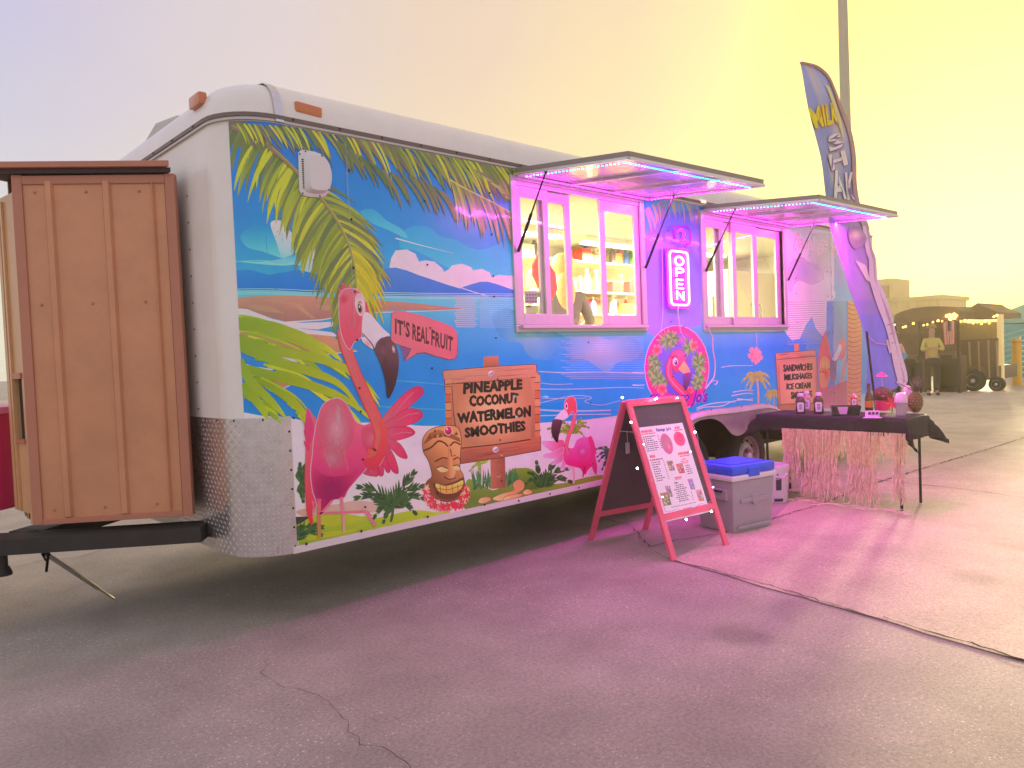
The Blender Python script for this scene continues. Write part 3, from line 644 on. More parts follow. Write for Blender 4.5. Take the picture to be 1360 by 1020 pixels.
A.ribbon(M(z3, '82 934 300 980 470 968 620 938 900 930 1110 921'), 2.2, .5, (225, 215, 205))
A.poly(M(z4, '60 210 120 215 300 285 440 292 640 285 650 300 520 330 360 320 200 310 60 290'), (226, 210, 198))
A.poly(M(z4, '70 320 200 318 400 330 560 355 640 385 670 420 740 450 600 470 450 488 300 495 200 470 70 450'), (184, 132, 96), (160, 118, 92), ('l', z4(0, 320), z4(0, 490)))
A.poly(M(z4, '62 300 200 305 360 318 600 345 640 372 480 356 300 340 64 330'), (228, 214, 204))
A.ribbon(M(z4, '290 498 400 510 520 474 740 452'), 3, 1, (228, 216, 204)); A.poly(M(z4, '290 485 420 490 520 474 440 500 360 516'), (228, 214, 204))
A.poly(M(z4, '100 600 200 590 300 585 380 590 410 610 380 635 270 668 180 640'), (188, 130, 92), (170, 120, 88), ('l', z4(0, 585), z4(0, 660)), sm=True)
A.ribbon(M(z4, '90 520 150 545 260 555 320 530'), 4, 1, (228, 210, 196)); A.ribbon(M(z4, '90 660 150 695 210 690'), 3, 1, (228, 216, 206))
A.ribbon(M(z4, '260 668 330 660 410 620'), 2, .6, (228, 216, 206))
A.ribbon(smooth_loop(M(z4, '690 770 800 762 1000 772 1235 782'), 4, False), 1.4, 1.4, (60, 170, 210), a=.8); A.ribbon(M(z4, '900 612 1050 625 1235 640'), 1.3, .8, (70, 175, 215), a=.8)
for s_, wd in (('495 298 600 302 760 300 940 306', 1.4), ('495 345 560 352 640 350', .9), ('490 372 640 372 840 365 940 368', 1.1), ('495 410 600 412 700 410', .8), ('500 460 620 465 800 462', 2.4), ('500 432 640 400 720 408 690 425 760 440 840 420', .9), ('500 485 650 480 800 478', 1.6)):
    A.ribbon(smooth_loop(M(z6, s_), 5, False), wd, wd*.6, (150, 200, 222), (170, 195, 225), a=.85)
for s_, wd in (('0 545 60 543 115 541', 1.1), ('0 665 60 668 115 664', 1.6), ('860 495 960 480 1166 478', 1.0), ('960 770 1100 745 1166 750', 1.4), ('970 735 1100 715 1166 720', 1.2), ('620 890 740 850 900 830 1000 830', 1.6), ('620 910 700 880 860 870 980 820 1166 800', 1.4), ('1010 800 1166 815', 1.8)):
    A.ribbon(smooth_loop(M(zL, s_), 5, False), wd, wd*.5, (190, 210, 228), a=.9)
A.build('shore_print', VINYL, side)

# palm fronds
OL = [(84, 104, 58), (98, 120, 50), (116, 138, 44), (96, 112, 60), (136, 154, 42), (168, 178, 40)]
GR = [(95, 130, 20), (120, 150, 22), (140, 165, 25), (105, 140, 28), (160, 178, 30), (172, 186, 40)]
DK = [(80, 100, 58), (96, 106, 74), (108, 110, 80), (76, 98, 62)]
A.poly(M(z3, '30 85 130 80 250 180 360 300 470 400 360 420 250 300 190 220 90 190 50 150'), (105, 100, 70), (70, 90, 55), ('l', z3(60, 90), z3(400, 400)), sm=True)
stem = M(z3, '60 95 180 150 290 240 380 330 470 430 540 530 590 640 615 740 622 830')
A.frond(stem[:5], 40, lambda t: 48+40*t, lambda t: 108-2*t, 12, DK+[(92, 110, 48)], 3, side=.12)
A.frond(stem[1:7], 46, lambda t: 74+22*t, lambda t: 112-8*t, 12, OL, 5, side=.14)
A.frond(stem[4:], 46, lambda t: 92-24*t, lambda t: 114+2*t, 12, OL+[(110, 130, 36)], 6, side=.12)
A.frond(stem[4:], 42, lambda t: 88-24*t, lambda t: 38+30*t, 9, OL[2:]+[(164, 168, 20), (170, 165, 22)], 7, side=-.16)
A.frond(stem[3:7], 34, lambda t: 78-5*t, lambda t: 28+16*t, 9, OL+DK[:2], 8, side=-.14)
A.frond(stem[6:], 18, lambda t: 58, lambda t: 52+26*t, 8, [(168, 170, 18), (178, 176, 24), (150, 158, 28)], 9, side=-.2)
A.ribbon(smooth_loop(stem, 6, False), 7, 1.5, (122, 100, 78), (130, 140, 60)); A.ribbon([(p[0]+1, p[1]-1) for p in smooth_loop(stem, 6, False)], 1.5, .4, (160, 140, 110), (180, 190, 90), a=.8)
A.build('palm_frond_print', VINYL, side)
# fringe along the top edge
top = M(z3, '80 82 300 95 560 125 800 170 1040 225 1180 255 1345 290')
A.frond(top, 80, lambda t: 40+48*min(1, t*1.6), lambda t: 55-4*t, 9, DK+[(120, 104, 84), (100, 96, 70)], 11, side=-.1)
A.frond(top, 54, lambda t: 32+32*min(1, t*2), lambda t: 62, 7, [(150, 166, 30), (120, 140, 45), (165, 176, 36), (96, 112, 52), (180, 176, 40)], 12, side=-.1)
A.frond(M(z3, '520 150 640 230 760 300 900 330 1020 400'), 26, lambda t: 56, lambda t: 62, 10, DK+[(110, 112, 52)], 14, side=-.12)
A.build('palm_fringe_print', VINYL, side)
# corner frond by the first window
st2 = M(z3, '1040 335 1120 380 1220 430 1345 500')
A.frond(st2, 34, lambda t: 62, lambda t: 80-6*t, 7, [(120, 132, 52), (104, 118, 60), (90, 108, 72), (150, 156, 60)], 15, side=-.1)
A.frond(M(z3, '1150 290 1250 370 1345 460'), 26, lambda t: 36, lambda t: 30+16*t, 5, [(150, 160, 70), (120, 130, 70), (170, 176, 80), (110, 110, 80)], 16, side=-.1)
A.ribbon(smooth_loop(st2, 6, False), 2.4, 1.2, (165, 172, 70))
A.frond(M(z8, '60 180 120 150 200 130 330 160'), 20, lambda t: 30, lambda t: 70+14*t, 6, [(120, 108, 130), (110, 90, 140), (140, 130, 110)], 17, side=-.1)
A.build('palm_frond_print', VINYL, side)
# frond from the lower left
for s_, n, ln, sd_ in (('60 250 200 300 360 345 520 400', 14, 84, 21), ('60 330 200 400 400 450 600 520 720 600', 17, 80, 22), ('70 430 200 520 360 600 520 680 640 740', 17, 80, 23), ('85 560 200 640 320 720 420 830', 14, 64, 24), ('90 700 160 740 240 800', 12, 40, 25)):
    A.frond(M(z4, s_), n, lambda t, q=ln: q*(1.05-.35*t), lambda t: 18+26*t, 12, GR, sd_, side=-.12)
for s_ in ('60 280 220 330 420 400 560 480 680 590', '60 420 260 500 480 570 640 640 760 780', '70 540 300 600 520 660 700 740 830 850', '180 600 320 690 430 800 470 950', '90 640 180 740 240 840', '60 370 240 440 500 490 700 560 760 650', '80 500 140 620 260 740 340 830', '60 310 300 330 480 390 620 480'):
    A.ribbon(smooth_loop(M(z4, s_), 5, False), 10, 1, (112, 142, 20), (158, 176, 32), mid=9)
A.ribbon(smooth_loop(M(z4, '200 600 380 700 470 800 560 950'), 6, False), 3, 1, (150, 170, 30))
A.build('palm_frond_print', VINYL, side)

def outline(pr, pts, wd=1.2, c=(238, 190, 196), sm=True, a=.9):
    p = smooth_loop(pts, 5) if sm else list(pts); pr.ribbon(p+[p[0]], wd, wd, c, a=a)
# beach plants, stones and grass along the bottom edge
GA, GB = (150, 176, 40), (96, 130, 34)
A.poly(M(z5, '60 845 120 830 180 790 300 775 420 780 520 800 600 790 700 765 800 755 900 768 960 760 960 800 700 900 400 960 60 990'), GA, (110, 140, 30), ('l', z5(0, 770), z5(0, 950)), sm=True)
A.poly(M(z5, '60 800 150 790 165 800 120 830 60 840'), (40, 40, 30), sm=True, a=.8)
A.poly(M(z5, '100 760 200 735 330 720 440 700 560 715 700 740 500 770 300 775 150 790'), (190, 150, 126), (200, 170, 150), ('l', z5(100, 0), z5(700, 0)), sm=True, a=.8)
for s_ in ('100 870 260 800 420 800 560 770 440 820 240 850', '90 920 260 880 420 860 520 830 400 880 200 920'): A.poly(M(z5, s_), (176, 196, 46), sm=True, a=.6)
A.poly(M(z6, '190 760 240 770 300 800 360 770 400 720 440 705 480 720 520 770 600 770 700 745 780 735 800 745 800 770 600 810 200 890'), (128, 160, 50), (84, 116, 36), ('l', z6(0, 710), z6(0, 830)), sm=True)
A.poly(M(z6, '375 720 420 706 470 720 500 790 400 790'), (110, 144, 44), (70, 100, 34), ('l', z6(0, 706), z6(0, 790)), sm=True)
DG = [(34, 72, 36), (48, 88, 40), (60, 100, 44), (28, 60, 34)]
def bush(cx_, cy_, L, spec, seed, zf, pal=DG, wd=12):
    r = random.Random(seed)
    for ang_, k_ in spec:
        a_ = R(ang_); e = (cx_+math.cos(a_)*L*k_, cy_+math.sin(a_)*L*k_); m_x = (cx_+e[0])/2, (cy_+e[1])/2-abs(math.cos(a_))*L*.22
        st__ = smooth_loop([zf(cx_, cy_), zf(*m_x), zf(*e)], 6, False); A.ribbon(st__, 1.6, .6, pal[0], pal[2])
        
        for sg in (1, -1):
            for i in range(9):
                q = st__[min(len(st__)-1, 1+int(i*len(st__)/10))]; q2 = st__[min(len(st__)-1, 2+int(i*len(st__)/10))]; d = math.atan2(q2[1]-q[1], q2[0]-q[0])
                aa = d+sg*R(34-i*2); ll = (L*k_*.42)*(1-i/12)/3.9; A.blade(q, (q[0]+math.cos(aa)*ll, q[1]+math.sin(aa)*ll), (0, 0), wd*.42, r.choice(pal), pal[1])
bush(640, 740, 200, [(-165, 1.05), (-148, 1.1), (-58, 1.15), (-35, 1.05), (-15, .95), (15, .7), (120, .5), (150, .6), (-100, .4)], 1, z5)
A.ribbon(M(z5, '645 735 640 790 632 820'), 4, 3, (58, 90, 40))
bush(70, 930, 190, [(-25, 1.0), (-12, .9), (-45, .6)], 2, z5); bush(120, 600, 120, [(-70, 1), (-40, .7), (10, .7), (60, .8), (80, .9), (-90, .9)], 3, z5, DG)
bush(255, 690, 70, [(150, .9), (190, .9), (-60, .8), (-20, .9), (110, .9)], 4, z6, [(110, 146, 44), (140, 170, 50), (96, 130, 40)], 5); A.ribbon(M(z6, '255 690 252 730 250 775'), 2.6, 2.6, (206, 170, 160))
bush(505, 790, 140, [(-170, .5), (-60, .95), (-35, 1.0), (-10, .95), (-100, .8), (-130, .6)], 5, z6); bush(640, 560, 90, [(-170, 1.2), (-140, .9), (-60, .8), (-20, .8), (170, 1.0), (20, .6), (-40, .8)], 6, z6, [(100, 140, 40), (130, 165, 46), (80, 120, 36)], 6)
bush(800, 650, 75, [(170, .8), (-160, .9), (150, .8), (120, 1.0), (-130, .6), (100, 1.1)], 7, z6, DG, 5)
rg = random.Random(12)
for k in range(90): x_ = rg.uniform(215, 400); A.blade(z6(x_, 812-.08*x_+rg.uniform(-8, 8)), z6(x_+rg.uniform(-22, 22), 700+rg.uniform(0, 60)), (0, 0), 3.4, rg.choice([(30, 90, 60), (50, 120, 60), (36, 76, 40), (90, 130, 60)]), (60, 120, 60))
for s_ in ('300 835 340 815 390 800 385 775 410 755 432 770 430 795 400 815 380 835 330 845', '430 808 445 797 465 803 462 815 435 818', '240 850 252 833 285 830 292 842 260 856', '345 842 360 826 420 815 420 825 370 838'):
    P = M(z6, s_); outline(A, P, 1, (120, 80, 50)); A.poly(P, (228, 176, 116), (180, 128, 84), ('l', P[0], P[2]), sm=True)
A.build('beach_plant_print', VINYL, side)

# big flamingo
PK, PD, PL = (214, 70, 92), (160, 34, 84), (240, 130, 140)
F_ = A
# tail and lower wing feathers
F_.poly(M(z5, '150 230 165 180 190 215 215 260 200 400 190 480 200 520 230 560 215 700 205 740 190 740 190 838 165 800 150 700 145 560 150 430'), (236, 90, 110), (205, 40, 60), ('l', z5(170, 200), z5(180, 840)), sm=True)
for s_ in ('165 180 150 240 175 330 200 300', '140 300 165 350 175 420 160 400', '140 360 155 380 170 420 150 400', '150 250 145 300 170 380 190 330'): F_.poly(M(z5, s_), (232, 60, 110), (200, 40, 90), ('l', z5(150, 200), z5(170, 400)), sm=True)
# right fanned wing
for s_, c in (('590 235 640 170 720 90 780 58 812 70 812 100 770 140 700 200 640 260 600 280', (222, 84, 104)), ('600 270 680 210 740 182 800 195 808 230 760 262 690 285 610 310', (220, 74, 100)),
              ('610 300 690 285 735 288 768 318 720 345 630 360', (214, 66, 96)), ('620 350 680 380 715 430 722 462 680 450 640 410 600 380', (212, 66, 98)),
              ('600 380 640 430 668 500 672 546 640 530 612 470 590 430', (216, 60, 92)), ('580 400 610 470 628 530 612 540 590 500 570 450', (214, 60, 92)), ('560 440 590 520 585 560 560 550 545 510', (216, 66, 92)), ('480 500 540 490 570 540 550 560 500 555 470 535', (206, 56, 92)), ('500 520 545 500 560 555 535 560', (214, 66, 96))):
    P = M(z5, s_); outline(F_, P, 1.6, (150, 40, 70)); F_.poly(P, c, (170, 34, 84), ('l', P[0], P[len(P)//2]), sm=True)
    F_.poly(M(z5, s_), lerp(c, (250, 150, 160), .5), c, ('r', P[0], 34), sm=True, a=.45, a1=0)
for s_ in ('650 220 700 150 760 90', '660 250 730 215 790 205', '640 330 700 315 750 318'): F_.ribbon(M(z5, s_), .4, 1.2, (240, 130, 140), a=.7)
# body
P = M(z5, '230 200 260 150 310 125 350 130 390 170 430 250 480 275 520 260 560 245 590 260 610 330 600 420 580 480 550 510 500 515 470 545 430 590 390 640 370 680 340 690 300 700 270 740 245 770 222 740 210 700 190 640 180 540 190 440 200 330')
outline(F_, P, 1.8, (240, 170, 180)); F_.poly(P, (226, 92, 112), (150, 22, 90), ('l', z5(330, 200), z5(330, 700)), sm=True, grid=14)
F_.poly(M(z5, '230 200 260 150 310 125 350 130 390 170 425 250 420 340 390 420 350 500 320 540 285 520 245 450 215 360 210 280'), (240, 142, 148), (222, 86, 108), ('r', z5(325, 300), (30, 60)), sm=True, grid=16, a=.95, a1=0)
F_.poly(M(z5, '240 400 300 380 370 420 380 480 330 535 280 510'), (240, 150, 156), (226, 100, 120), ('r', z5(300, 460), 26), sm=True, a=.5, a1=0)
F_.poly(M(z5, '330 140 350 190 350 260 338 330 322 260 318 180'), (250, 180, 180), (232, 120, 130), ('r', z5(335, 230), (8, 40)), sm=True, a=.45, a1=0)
rb_ = random.Random(2)
for k in range(26):
    a0, b0 = rb_.uniform(225, 380), rb_.uniform(200, 480); F_.ribbon(M(z5, f'{a0} {b0} {a0+10} {b0+40} {a0+8+rb_.uniform(-8,14)} {b0+75}'), .3, 1.1, (246, 176, 176), (220, 90, 110), a=.35)
F_.poly(M(z5, '190 520 260 560 360 560 450 520 400 610 350 680 300 695 240 760 215 700'), (132, 12, 88), (170, 30, 80), ('r', z5(300, 630), 32), sm=True, a=.75, a1=.1)
F_.poly(M(z5, '470 290 530 270 560 330 545 430 500 430 470 380'), (236, 110, 120), (190, 50, 88), ('r', z5(525, 350), 24), sm=True, a=.8, a1=.0)
# neck, head, beak
neckL = M(z4, '650 330 670 420 700 500 735 590 780 690 820 780 850 850 870 930 862 1000')+M(z5, '560 430 530 440 500 438')
neck = smooth_loop(neckL, 6, False); F_.ribbon(neck, 13, 17, (170, 48, 70), (170, 52, 60), mid=9); F_.ribbon([(p[0]+.2, p[1]) for p in neck], 11, 14, (224, 84, 92), (206, 74, 66), mid=7.4)
F_.ribbon([(p[0]-1.5, p[1]) for p in neck], 3, 4, (240, 120, 120), (222, 100, 84), a=.6)
F_.poly(M(z5, '585 240 615 330 600 440 550 520 500 520 480 470 545 440 575 340 560 260'), (212, 74, 66), (176, 40, 64), ('l', z5(590, 250), z5(520, 510)), sm=True)
for s_ in ('640 150 632 90 668 130', '660 110 645 55 690 100', '680 105 690 78 705 105', '650 140 655 60 680 120', '635 170 628 130 655 150'): F_.poly(M(z4, s_), (224, 66, 96))
P = M(z4, '636 190 640 140 660 108 700 98 735 104 762 130 785 170 800 230 790 270 770 320 762 370 740 392 718 405 700 440 680 425 655 370 640 300')
outline(F_, P, 1.5, (240, 180, 186)); F_.poly(P, (232, 92, 106), (206, 62, 88), ('l', z4(740, 120), z4(660, 400)), sm=True, grid=12)
F_.poly(M(z4, '660 240 720 200 760 260 740 340 700 370 670 320'), (240, 120, 120), (226, 90, 102), ('r', z4(715, 290), 14), sm=True, a=.4, a1=0)
F_.poly(M(z4, '640 150 670 125 690 150 680 185 650 190 636 170'), (204, 50, 84), (220, 76, 98), ('r', z4(662, 158), 8), sm=True, a=.6, a1=0)
P = M(z4, '730 150 745 130 765 138 778 170 782 215 775 245 755 250 738 225 728 190'); F_.poly(P, (222, 196, 190), (200, 150, 150), ('r', z4(755, 190), 12), sm=True); outline(F_, P, 1.1, (235, 220, 220))
F_.poly(M(z4, '740 190 750 170 764 175 770 205 762 235 748 230'), (226, 200, 160), (120, 70, 50), ('r', z4(758, 195), 7), sm=True)
F_.poly(M(z4, '742 192 752 188 762 200 760 226 750 232 744 215'), (40, 24, 24), sm=True); F_.poly(M(z4, '746 198 752 194 756 204 750 208'), (235, 230, 225), sm=True)
F_.poly(M(z4, '785 170 800 200 806 240 795 236 784 210'), (206, 60, 84), sm=True)
P = M(z4, '775 240 810 240 850 285 890 330 925 362 900 372 870 380 845 410 835 440 815 410 790 380 770 360 765 320'); F_.poly(P, (240, 224, 222), (196, 176, 182), ('l', z4(840, 290), z4(800, 400)), sm=True)
F_.poly(M(z4, '765 372 800 385 830 440 800 425 770 400'), (226, 130, 140), (240, 190, 190), ('r', z4(800, 410), 8), sm=True)
F_.ribbon(smooth_loop(M(z4, '768 352 800 385 820 410 838 445'), 5, False), 1, 1.6, (60, 30, 40))
P = M(z4, '850 405 880 380 915 368 945 395 965 440 974 500 970 570 955 640 935 690 915 720 905 700 900 640 885 570 860 500 838 450'); F_.poly(P, (92, 60, 66), (52, 26, 38), ('l', z4(940, 420), z4(900, 640)), sm=True, grid=12)
F_.poly(M(z4, '935 415 948 430 955 470 948 480 938 450'), (235, 225, 225), (120, 90, 96), ('r', z4(945, 440), 8), sm=True, a=.9, a1=0)
F_.poly(M(z4, '870 400 900 395 900 480 915 560 905 600 885 520 862 450'), (128, 92, 96), (70, 40, 48), ('r', z4(885, 450), 24), sm=True, a=.6, a1=0)
# legs
LG = (196, 92, 110)
F_.ribbon(M(z5, '190 700 200 770 205 700 215 690'), 3, 1, LG); F_.ribbon(M(z5, '228 690 226 800 228 912'), 5, 4.5, (186, 80, 100), (150, 120, 60)); F_.ribbon(M(z5, '352 680 362 780 368 880'), 4, 3, (190, 96, 112), (200, 140, 140))
F_.ribbon(smooth_loop(M(z5, '300 700 250 760 235 772 340 768 480 762 505 770 520 800 545 845'), 4, False), 3.2, 3, (200, 96, 112)); F_.ribbon(M(z5, '490 762 515 800 540 842'), 4.4, 2.2, (214, 110, 124))
A.build('large_flamingo_print', VINYL, side)

# speech bubble
P = M(z4, '932 268 935 235 960 224 1010 228 1100 250 1220 290 1280 318 1300 345 1305 400 1302 470 1290 492 1260 498 1180 478 1120 458 1075 462 1010 505 1030 470 1044 438 1000 424 945 405 930 385')
A.poly(M(z4, '936 272 940 240 962 229 1010 233 1100 255 1218 296 1278 324 1302 350 1310 402 1307 474 1294 499 1260 504 1180 484 1120 464 1078 468 1006 512'), (150, 60, 80), a=.5)
A.poly(P, (226, 100, 108), (214, 88, 102), ('l', z4(930, 230), z4(1300, 490)))
tq = lambda a, b, c, d: [z4(*a), z4(*b), z4(*c), z4(*d)]
for s_, q in (("IT'S", tq((952, 268), (1036, 290), (1036, 378), (952, 356))), ('REAL', tq((1050, 300), (1144, 325), (1144, 415), (1050, 388))), ('FRUIT', tq((1158, 332), (1280, 372), (1276, 456), (1156, 420)))):
    A.text(s_, q, (70, 32, 36), .035, .05, space=1.08)
A.build('speech_bubble_print', VINYL, side)

# wooden sign
WD, WM, WL_ = (132, 66, 34), (176, 96, 52), (214, 140, 84)
def plank(pr, pts, c0, c1, dr=((0, 0), (0, 1))): pr.poly(pts, c0, c1, ('l', dr[0], dr[1]))
def grain(pr, quad, n, seed, c=(110, 52, 28), a=.5, wd=.7):
    r = random.Random(seed); q = [Vector(p) for p in quad]
    for k in range(n):
        y = r.random(); x0 = r.random()*.7; x1 = min(1, x0+r.uniform(.15, .45)); pts = []
        for i in range(5): x = x0+(x1-x0)*i/4; yy = y+.03*math.sin(i+y*9); pts.append(tuple((q[0].lerp(q[1], x)).lerp(q[3].lerp(q[2], x), yy)))
        pr.ribbon(pts, wd*.3, wd*.2, c, a=a, mid=wd*.5)
plank(A, M(z6, '290 650 352 648 355 790 293 795'), (156, 96, 66), (128, 72, 52), (z6(290, 0), z6(355, 0))); grain(A, M(z6, '292 655 352 652 354 785 294 790'), 8, 3)
plank(A, M(z6, '262 236 324 232 328 290 264 292'), (170, 108, 76), (138, 82, 56), (z6(0, 232), z6(0, 290)))
P = M(z6, '90 295 300 278 476 268 484 270 486 302 494 304 490 380 496 384 492 520 498 524 496 570 502 572 504 630 330 662 160 688 158 640 110 620 104 560 112 556 106 480 112 470 104 420 108 380 98 376 98 330 92 326')
outline(A, P, 1.6, (70, 34, 24), sm=False); A.poly(P, (174, 128, 96), (132, 86, 62), ('l', z6(300, 270), z6(300, 680)))
for x_, sgn in ((100, 1), (478, 1)):
    for k in range(8):
        y = 330+k*34+(0 if x_ == 100 else -16); A.poly(M(z6, f'{x_} {y} {x_+22} {y-2} {x_+24} {y+28} {x_+2} {y+30}'), lerp(WL_, WM, (k % 3)/2), a=.9); A.ribbon(M(z6, f'{x_} {y+31} {x_+26} {y+29}'), .9, .9, (90, 44, 26))
grain(A, M(z6, '94 300 476 272 480 325 100 355'), 14, 5); A.ribbon(M(z6, '100 352 300 338 482 322'), 1.4, 1.2, (96, 46, 26))
P = M(z6, '160 625 330 608 500 572 504 628 330 662 162 686'); A.poly(P, (166, 100, 72), (130, 70, 52), ('l', z6(0, 600), z6(0, 680))); grain(A, M(z6, '162 628 500 578 502 625 164 680'), 14, 6, (120, 44, 30))
P = M(z6, '128 352 300 340 460 322 468 420 462 560 462 582 320 604 165 620 150 560 135 470')
A.poly([(p[0]-.8, p[1]+1.6) for p in P], (70, 34, 20), a=.7); A.poly(P, (214, 170, 120), (160, 112, 74), ('r', z6(300, 470), (52, 44)), grid=14)
for s_, q in (('PINEAPPLE', (178, 346, 424, 330, 424, 372, 176, 392)), ('COCONUT', (202, 402, 408, 388, 408, 430, 202, 446)), ('WATERMELON', (150, 474, 460, 444, 460, 488, 152, 518)), ('SMOOTHIES', (182, 536, 436, 506, 438, 548, 184, 578))):
    P = [z6(q[0], q[1]), z6(q[2], q[3]), z6(q[4], q[5]), z6(q[6], q[7])]; [A.text(s_, [(x+dx, y+dy) for x, y in P], (28, 14, 12), .028, .06, space=1.06, seed=len(s_)) for dx, dy in ((-.7, 0), (.7, .2), (0, -.6), (0, .6))]
for x_, y_ in ((294, 307), (313, 629)):
    A.poly([z6(x_+13*math.cos(k*.6), y_+13*math.sin(k*.6)) for k in range(10)], (214, 206, 206), (130, 120, 124), ('l', z6(x_-8, y_-8), z6(x_+10, y_+10)), sm=True); A.ribbon(M(z6, f'{x_-9} {y_+5} {x_+9} {y_-5}'), 1, 1, (80, 70, 72))
for x_, y_ in ((132, 340), (445, 318)): A.ribbon(M(z6, f'{x_-10} {y_-12} {x_} {y_} {x_+8} {y_-14}'), .8, .6, (150, 120, 96)); A.ribbon(M(z6, f'{x_-8} {y_+14} {x_} {y_} {x_+12} {y_+12}'), .8, .6, (150, 120, 96))
A.build('wooden_menu_board_print', VINYL, side)

# tiki mask with a flower lei
P = M(z5, '812 380 820 340 850 305 900 285 960 278 1010 290 1028 350 1024 440 1022 520 1040 560 1048 640 1010 690 950 705 890 690 850 660 830 620 840 590 866 560 848 480 820 430')
outline(A, P, 1.6, (60, 36, 20)); A.poly(P, (196, 140, 84), (112, 70, 40), ('l', z5(980, 400), z5(830, 560)), sm=True, grid=12)
A.poly(M(z5, '815 385 900 330 960 345 1026 372 1020 345 960 318 900 300 850 320'), (150, 98, 56), (110, 68, 38), ('l', z5(0, 300), z5(0, 380)))
A.ribbon(smooth_loop(M(z5, '815 420 860 400 900 365 935 375 960 395 990 370 1026 385'), 4, False), 2.4, 2, (72, 42, 24))
for k in range(6): x_ = 838+k*30; A.poly(M(z5, f'{x_} {352-k*4} {x_+14} {325-k*3} {x_+26} {350-k*4}'), (98, 58, 34))
A.poly(M(z5, '880 480 930 455 955 470 950 500 905 520 885 510'), (150, 100, 58)); A.ribbon(M(z5, '880 480 925 458 955 462'), 2, 1.6, (66, 38, 22)); A.ribbon(M(z5, '985 470 1010 455 1026 470'), 2, 1.4, (66, 38, 22))
A.poly(M(z5, '955 380 975 400 980 500 1000 540 985 575 950 580 935 560 955 530'), (206, 150, 92), (150, 98, 56), ('l', z5(985, 480), z5(945, 480)))
A.ribbon(M(z5, '970 410 975 450 1000 445'), 1.6, 1, (66, 38, 22)); A.ribbon(smooth_loop(M(z5, '935 565 960 580 1000 572'), 4, False), 1.6, 1.2, (62, 36, 22))
for s_ in ('890 515 920 505 952 520 950 535 915 540', '985 505 1005 498 1022 510 1018 528 992 528'): A.poly(M(z5, s_), (222, 170, 110), sm=True); q_ = M(z5, s_); A.ribbon([q_[0], q_[1], q_[2]], 1.4, 1.2, (60, 36, 22))
A.poly(M(z5, '872 600 920 612 1000 590 1042 570 1046 630 1005 684 950 695 900 680 878 640'), (90, 52, 30), sm=True)
A.poly(M(z5, '885 605 940 618 1000 602 1040 585 1034 625 1000 655 940 662 900 645'), (236, 186, 84), (206, 140, 60), ('l', z5(0, 600), z5(0, 660)), sm=True)
for x_ in (910, 945, 978, 1010): A.ribbon(M(z5, f'{x_} 610 {x_+3} 655'), .8, .8, (120, 76, 36))
A.ribbon(M(z5, '888 632 960 640 1036 612'), .9, .9, (120, 76, 36))
A.poly([z5(957+24*math.cos(k*.6), 306+28*math.sin(k*.6)) for k in range(10)], (214, 170, 140), sm=True); A.poly([z5(957+19*math.cos(k*.6), 306+23*math.sin(k*.6)) for k in range(10)], (222, 20, 110), (130, 0, 70), ('r', z5(953, 298), 6), sm=True)
A.poly([z5(950+5*math.cos(k), 296+6*math.sin(k)) for k in range(6)], (240, 220, 232), sm=True)
rl = random.Random(9)
for k in range(60):
    t = k/59; a_ = R(-14+208*t); cx_, cy_ = 945+112*math.cos(a_)+rl.uniform(-14, 14), 655+80*math.sin(a_)+rl.uniform(-10, 12); 
    if cy_ > 758: cy_ = 750
    c_ = rl.choice([(206, 44, 56), (190, 70, 84), (226, 110, 116), (234, 200, 150), (214, 60, 60), (232, 176, 166)]); an = rl.uniform(0, 6)
    A.poly([z5(cx_+(22 if j % 2 else 9)*math.cos(an+j*.63), cy_+(30 if j % 2 else 13)*math.sin(an+j*.63)) for j in range(10)], c_, lerp(c_, (120, 20, 40), .4), ('r', z5(cx_, cy_), 5), grid=3)
A.build('tiki_mask_print', VINYL, side)

# small flamingo
for s_, c in (('600 590 560 592 530 592 508 594 512 608 560 640 600 640', (214, 74, 110)), ('600 620 550 640 518 648 520 662 570 665 610 650', (220, 90, 124)), ('600 640 560 680 548 688 560 692 610 670', (216, 70, 110)), ('610 650 590 700 588 716 600 712 625 670', (214, 64, 104)), ('620 660 618 700 628 714 640 680 640 655', (210, 60, 104))):
    P = M(z6, s_); outline(A, P, .9, (240, 200, 214)); A.poly(P, c, (240, 150, 180), ('l', P[0], P[3]), sm=True, grid=4)
P = M(z6, '600 630 610 618 640 622 655 590 680 576 710 580 728 612 735 660 742 700 738 735 725 700 705 712 690 735 670 708 640 700 610 690 598 660')
outline(A, P, 1.1, (245, 190, 215)); A.poly(P, (240, 90, 150), (180, 20, 90), ('l', z6(680, 590), z6(700, 720)), sm=True)
A.poly(M(z6, '650 610 680 590 712 600 715 650 690 690 660 670'), (250, 140, 186), (226, 70, 130), ('r', z6(680, 635), 9), sm=True, a=.8, a1=0)
for s_ in ('712 580 722 582 730 640 742 700 735 730 718 690', '704 590 715 570 730 600 738 650'): A.poly(M(z6, s_), (226, 50, 110), sm=True)
A.ribbon(smooth_loop(M(z6, '636 440 648 470 640 520 622 570 612 615 620 650'), 5, False), 5.4, 5, (160, 44, 66)); A.ribbon(smooth_loop(M(z6, '636 440 648 470 640 520 622 570 612 615 620 650'), 5, False), 4, 4, (226, 96, 106))
P = M(z6, '603 455 606 425 622 408 640 405 652 425 655 465 646 480 636 465 620 488 604 470'); outline(A, P, 1, (240, 200, 200)); A.poly(P, (222, 70, 84), (206, 60, 76), sm=True)
A.poly(M(z6, '606 440 612 428 618 440 616 458 608 456'), (240, 220, 200), sm=True); A.poly(M(z6, '609 442 613 436 615 448 611 452'), (40, 20, 20), sm=True)
A.poly(M(z6, '604 458 620 488 592 505 560 502 582 474'), (240, 226, 222), (206, 190, 196), ('l', z6(590, 470), z6(600, 500)), sm=True)
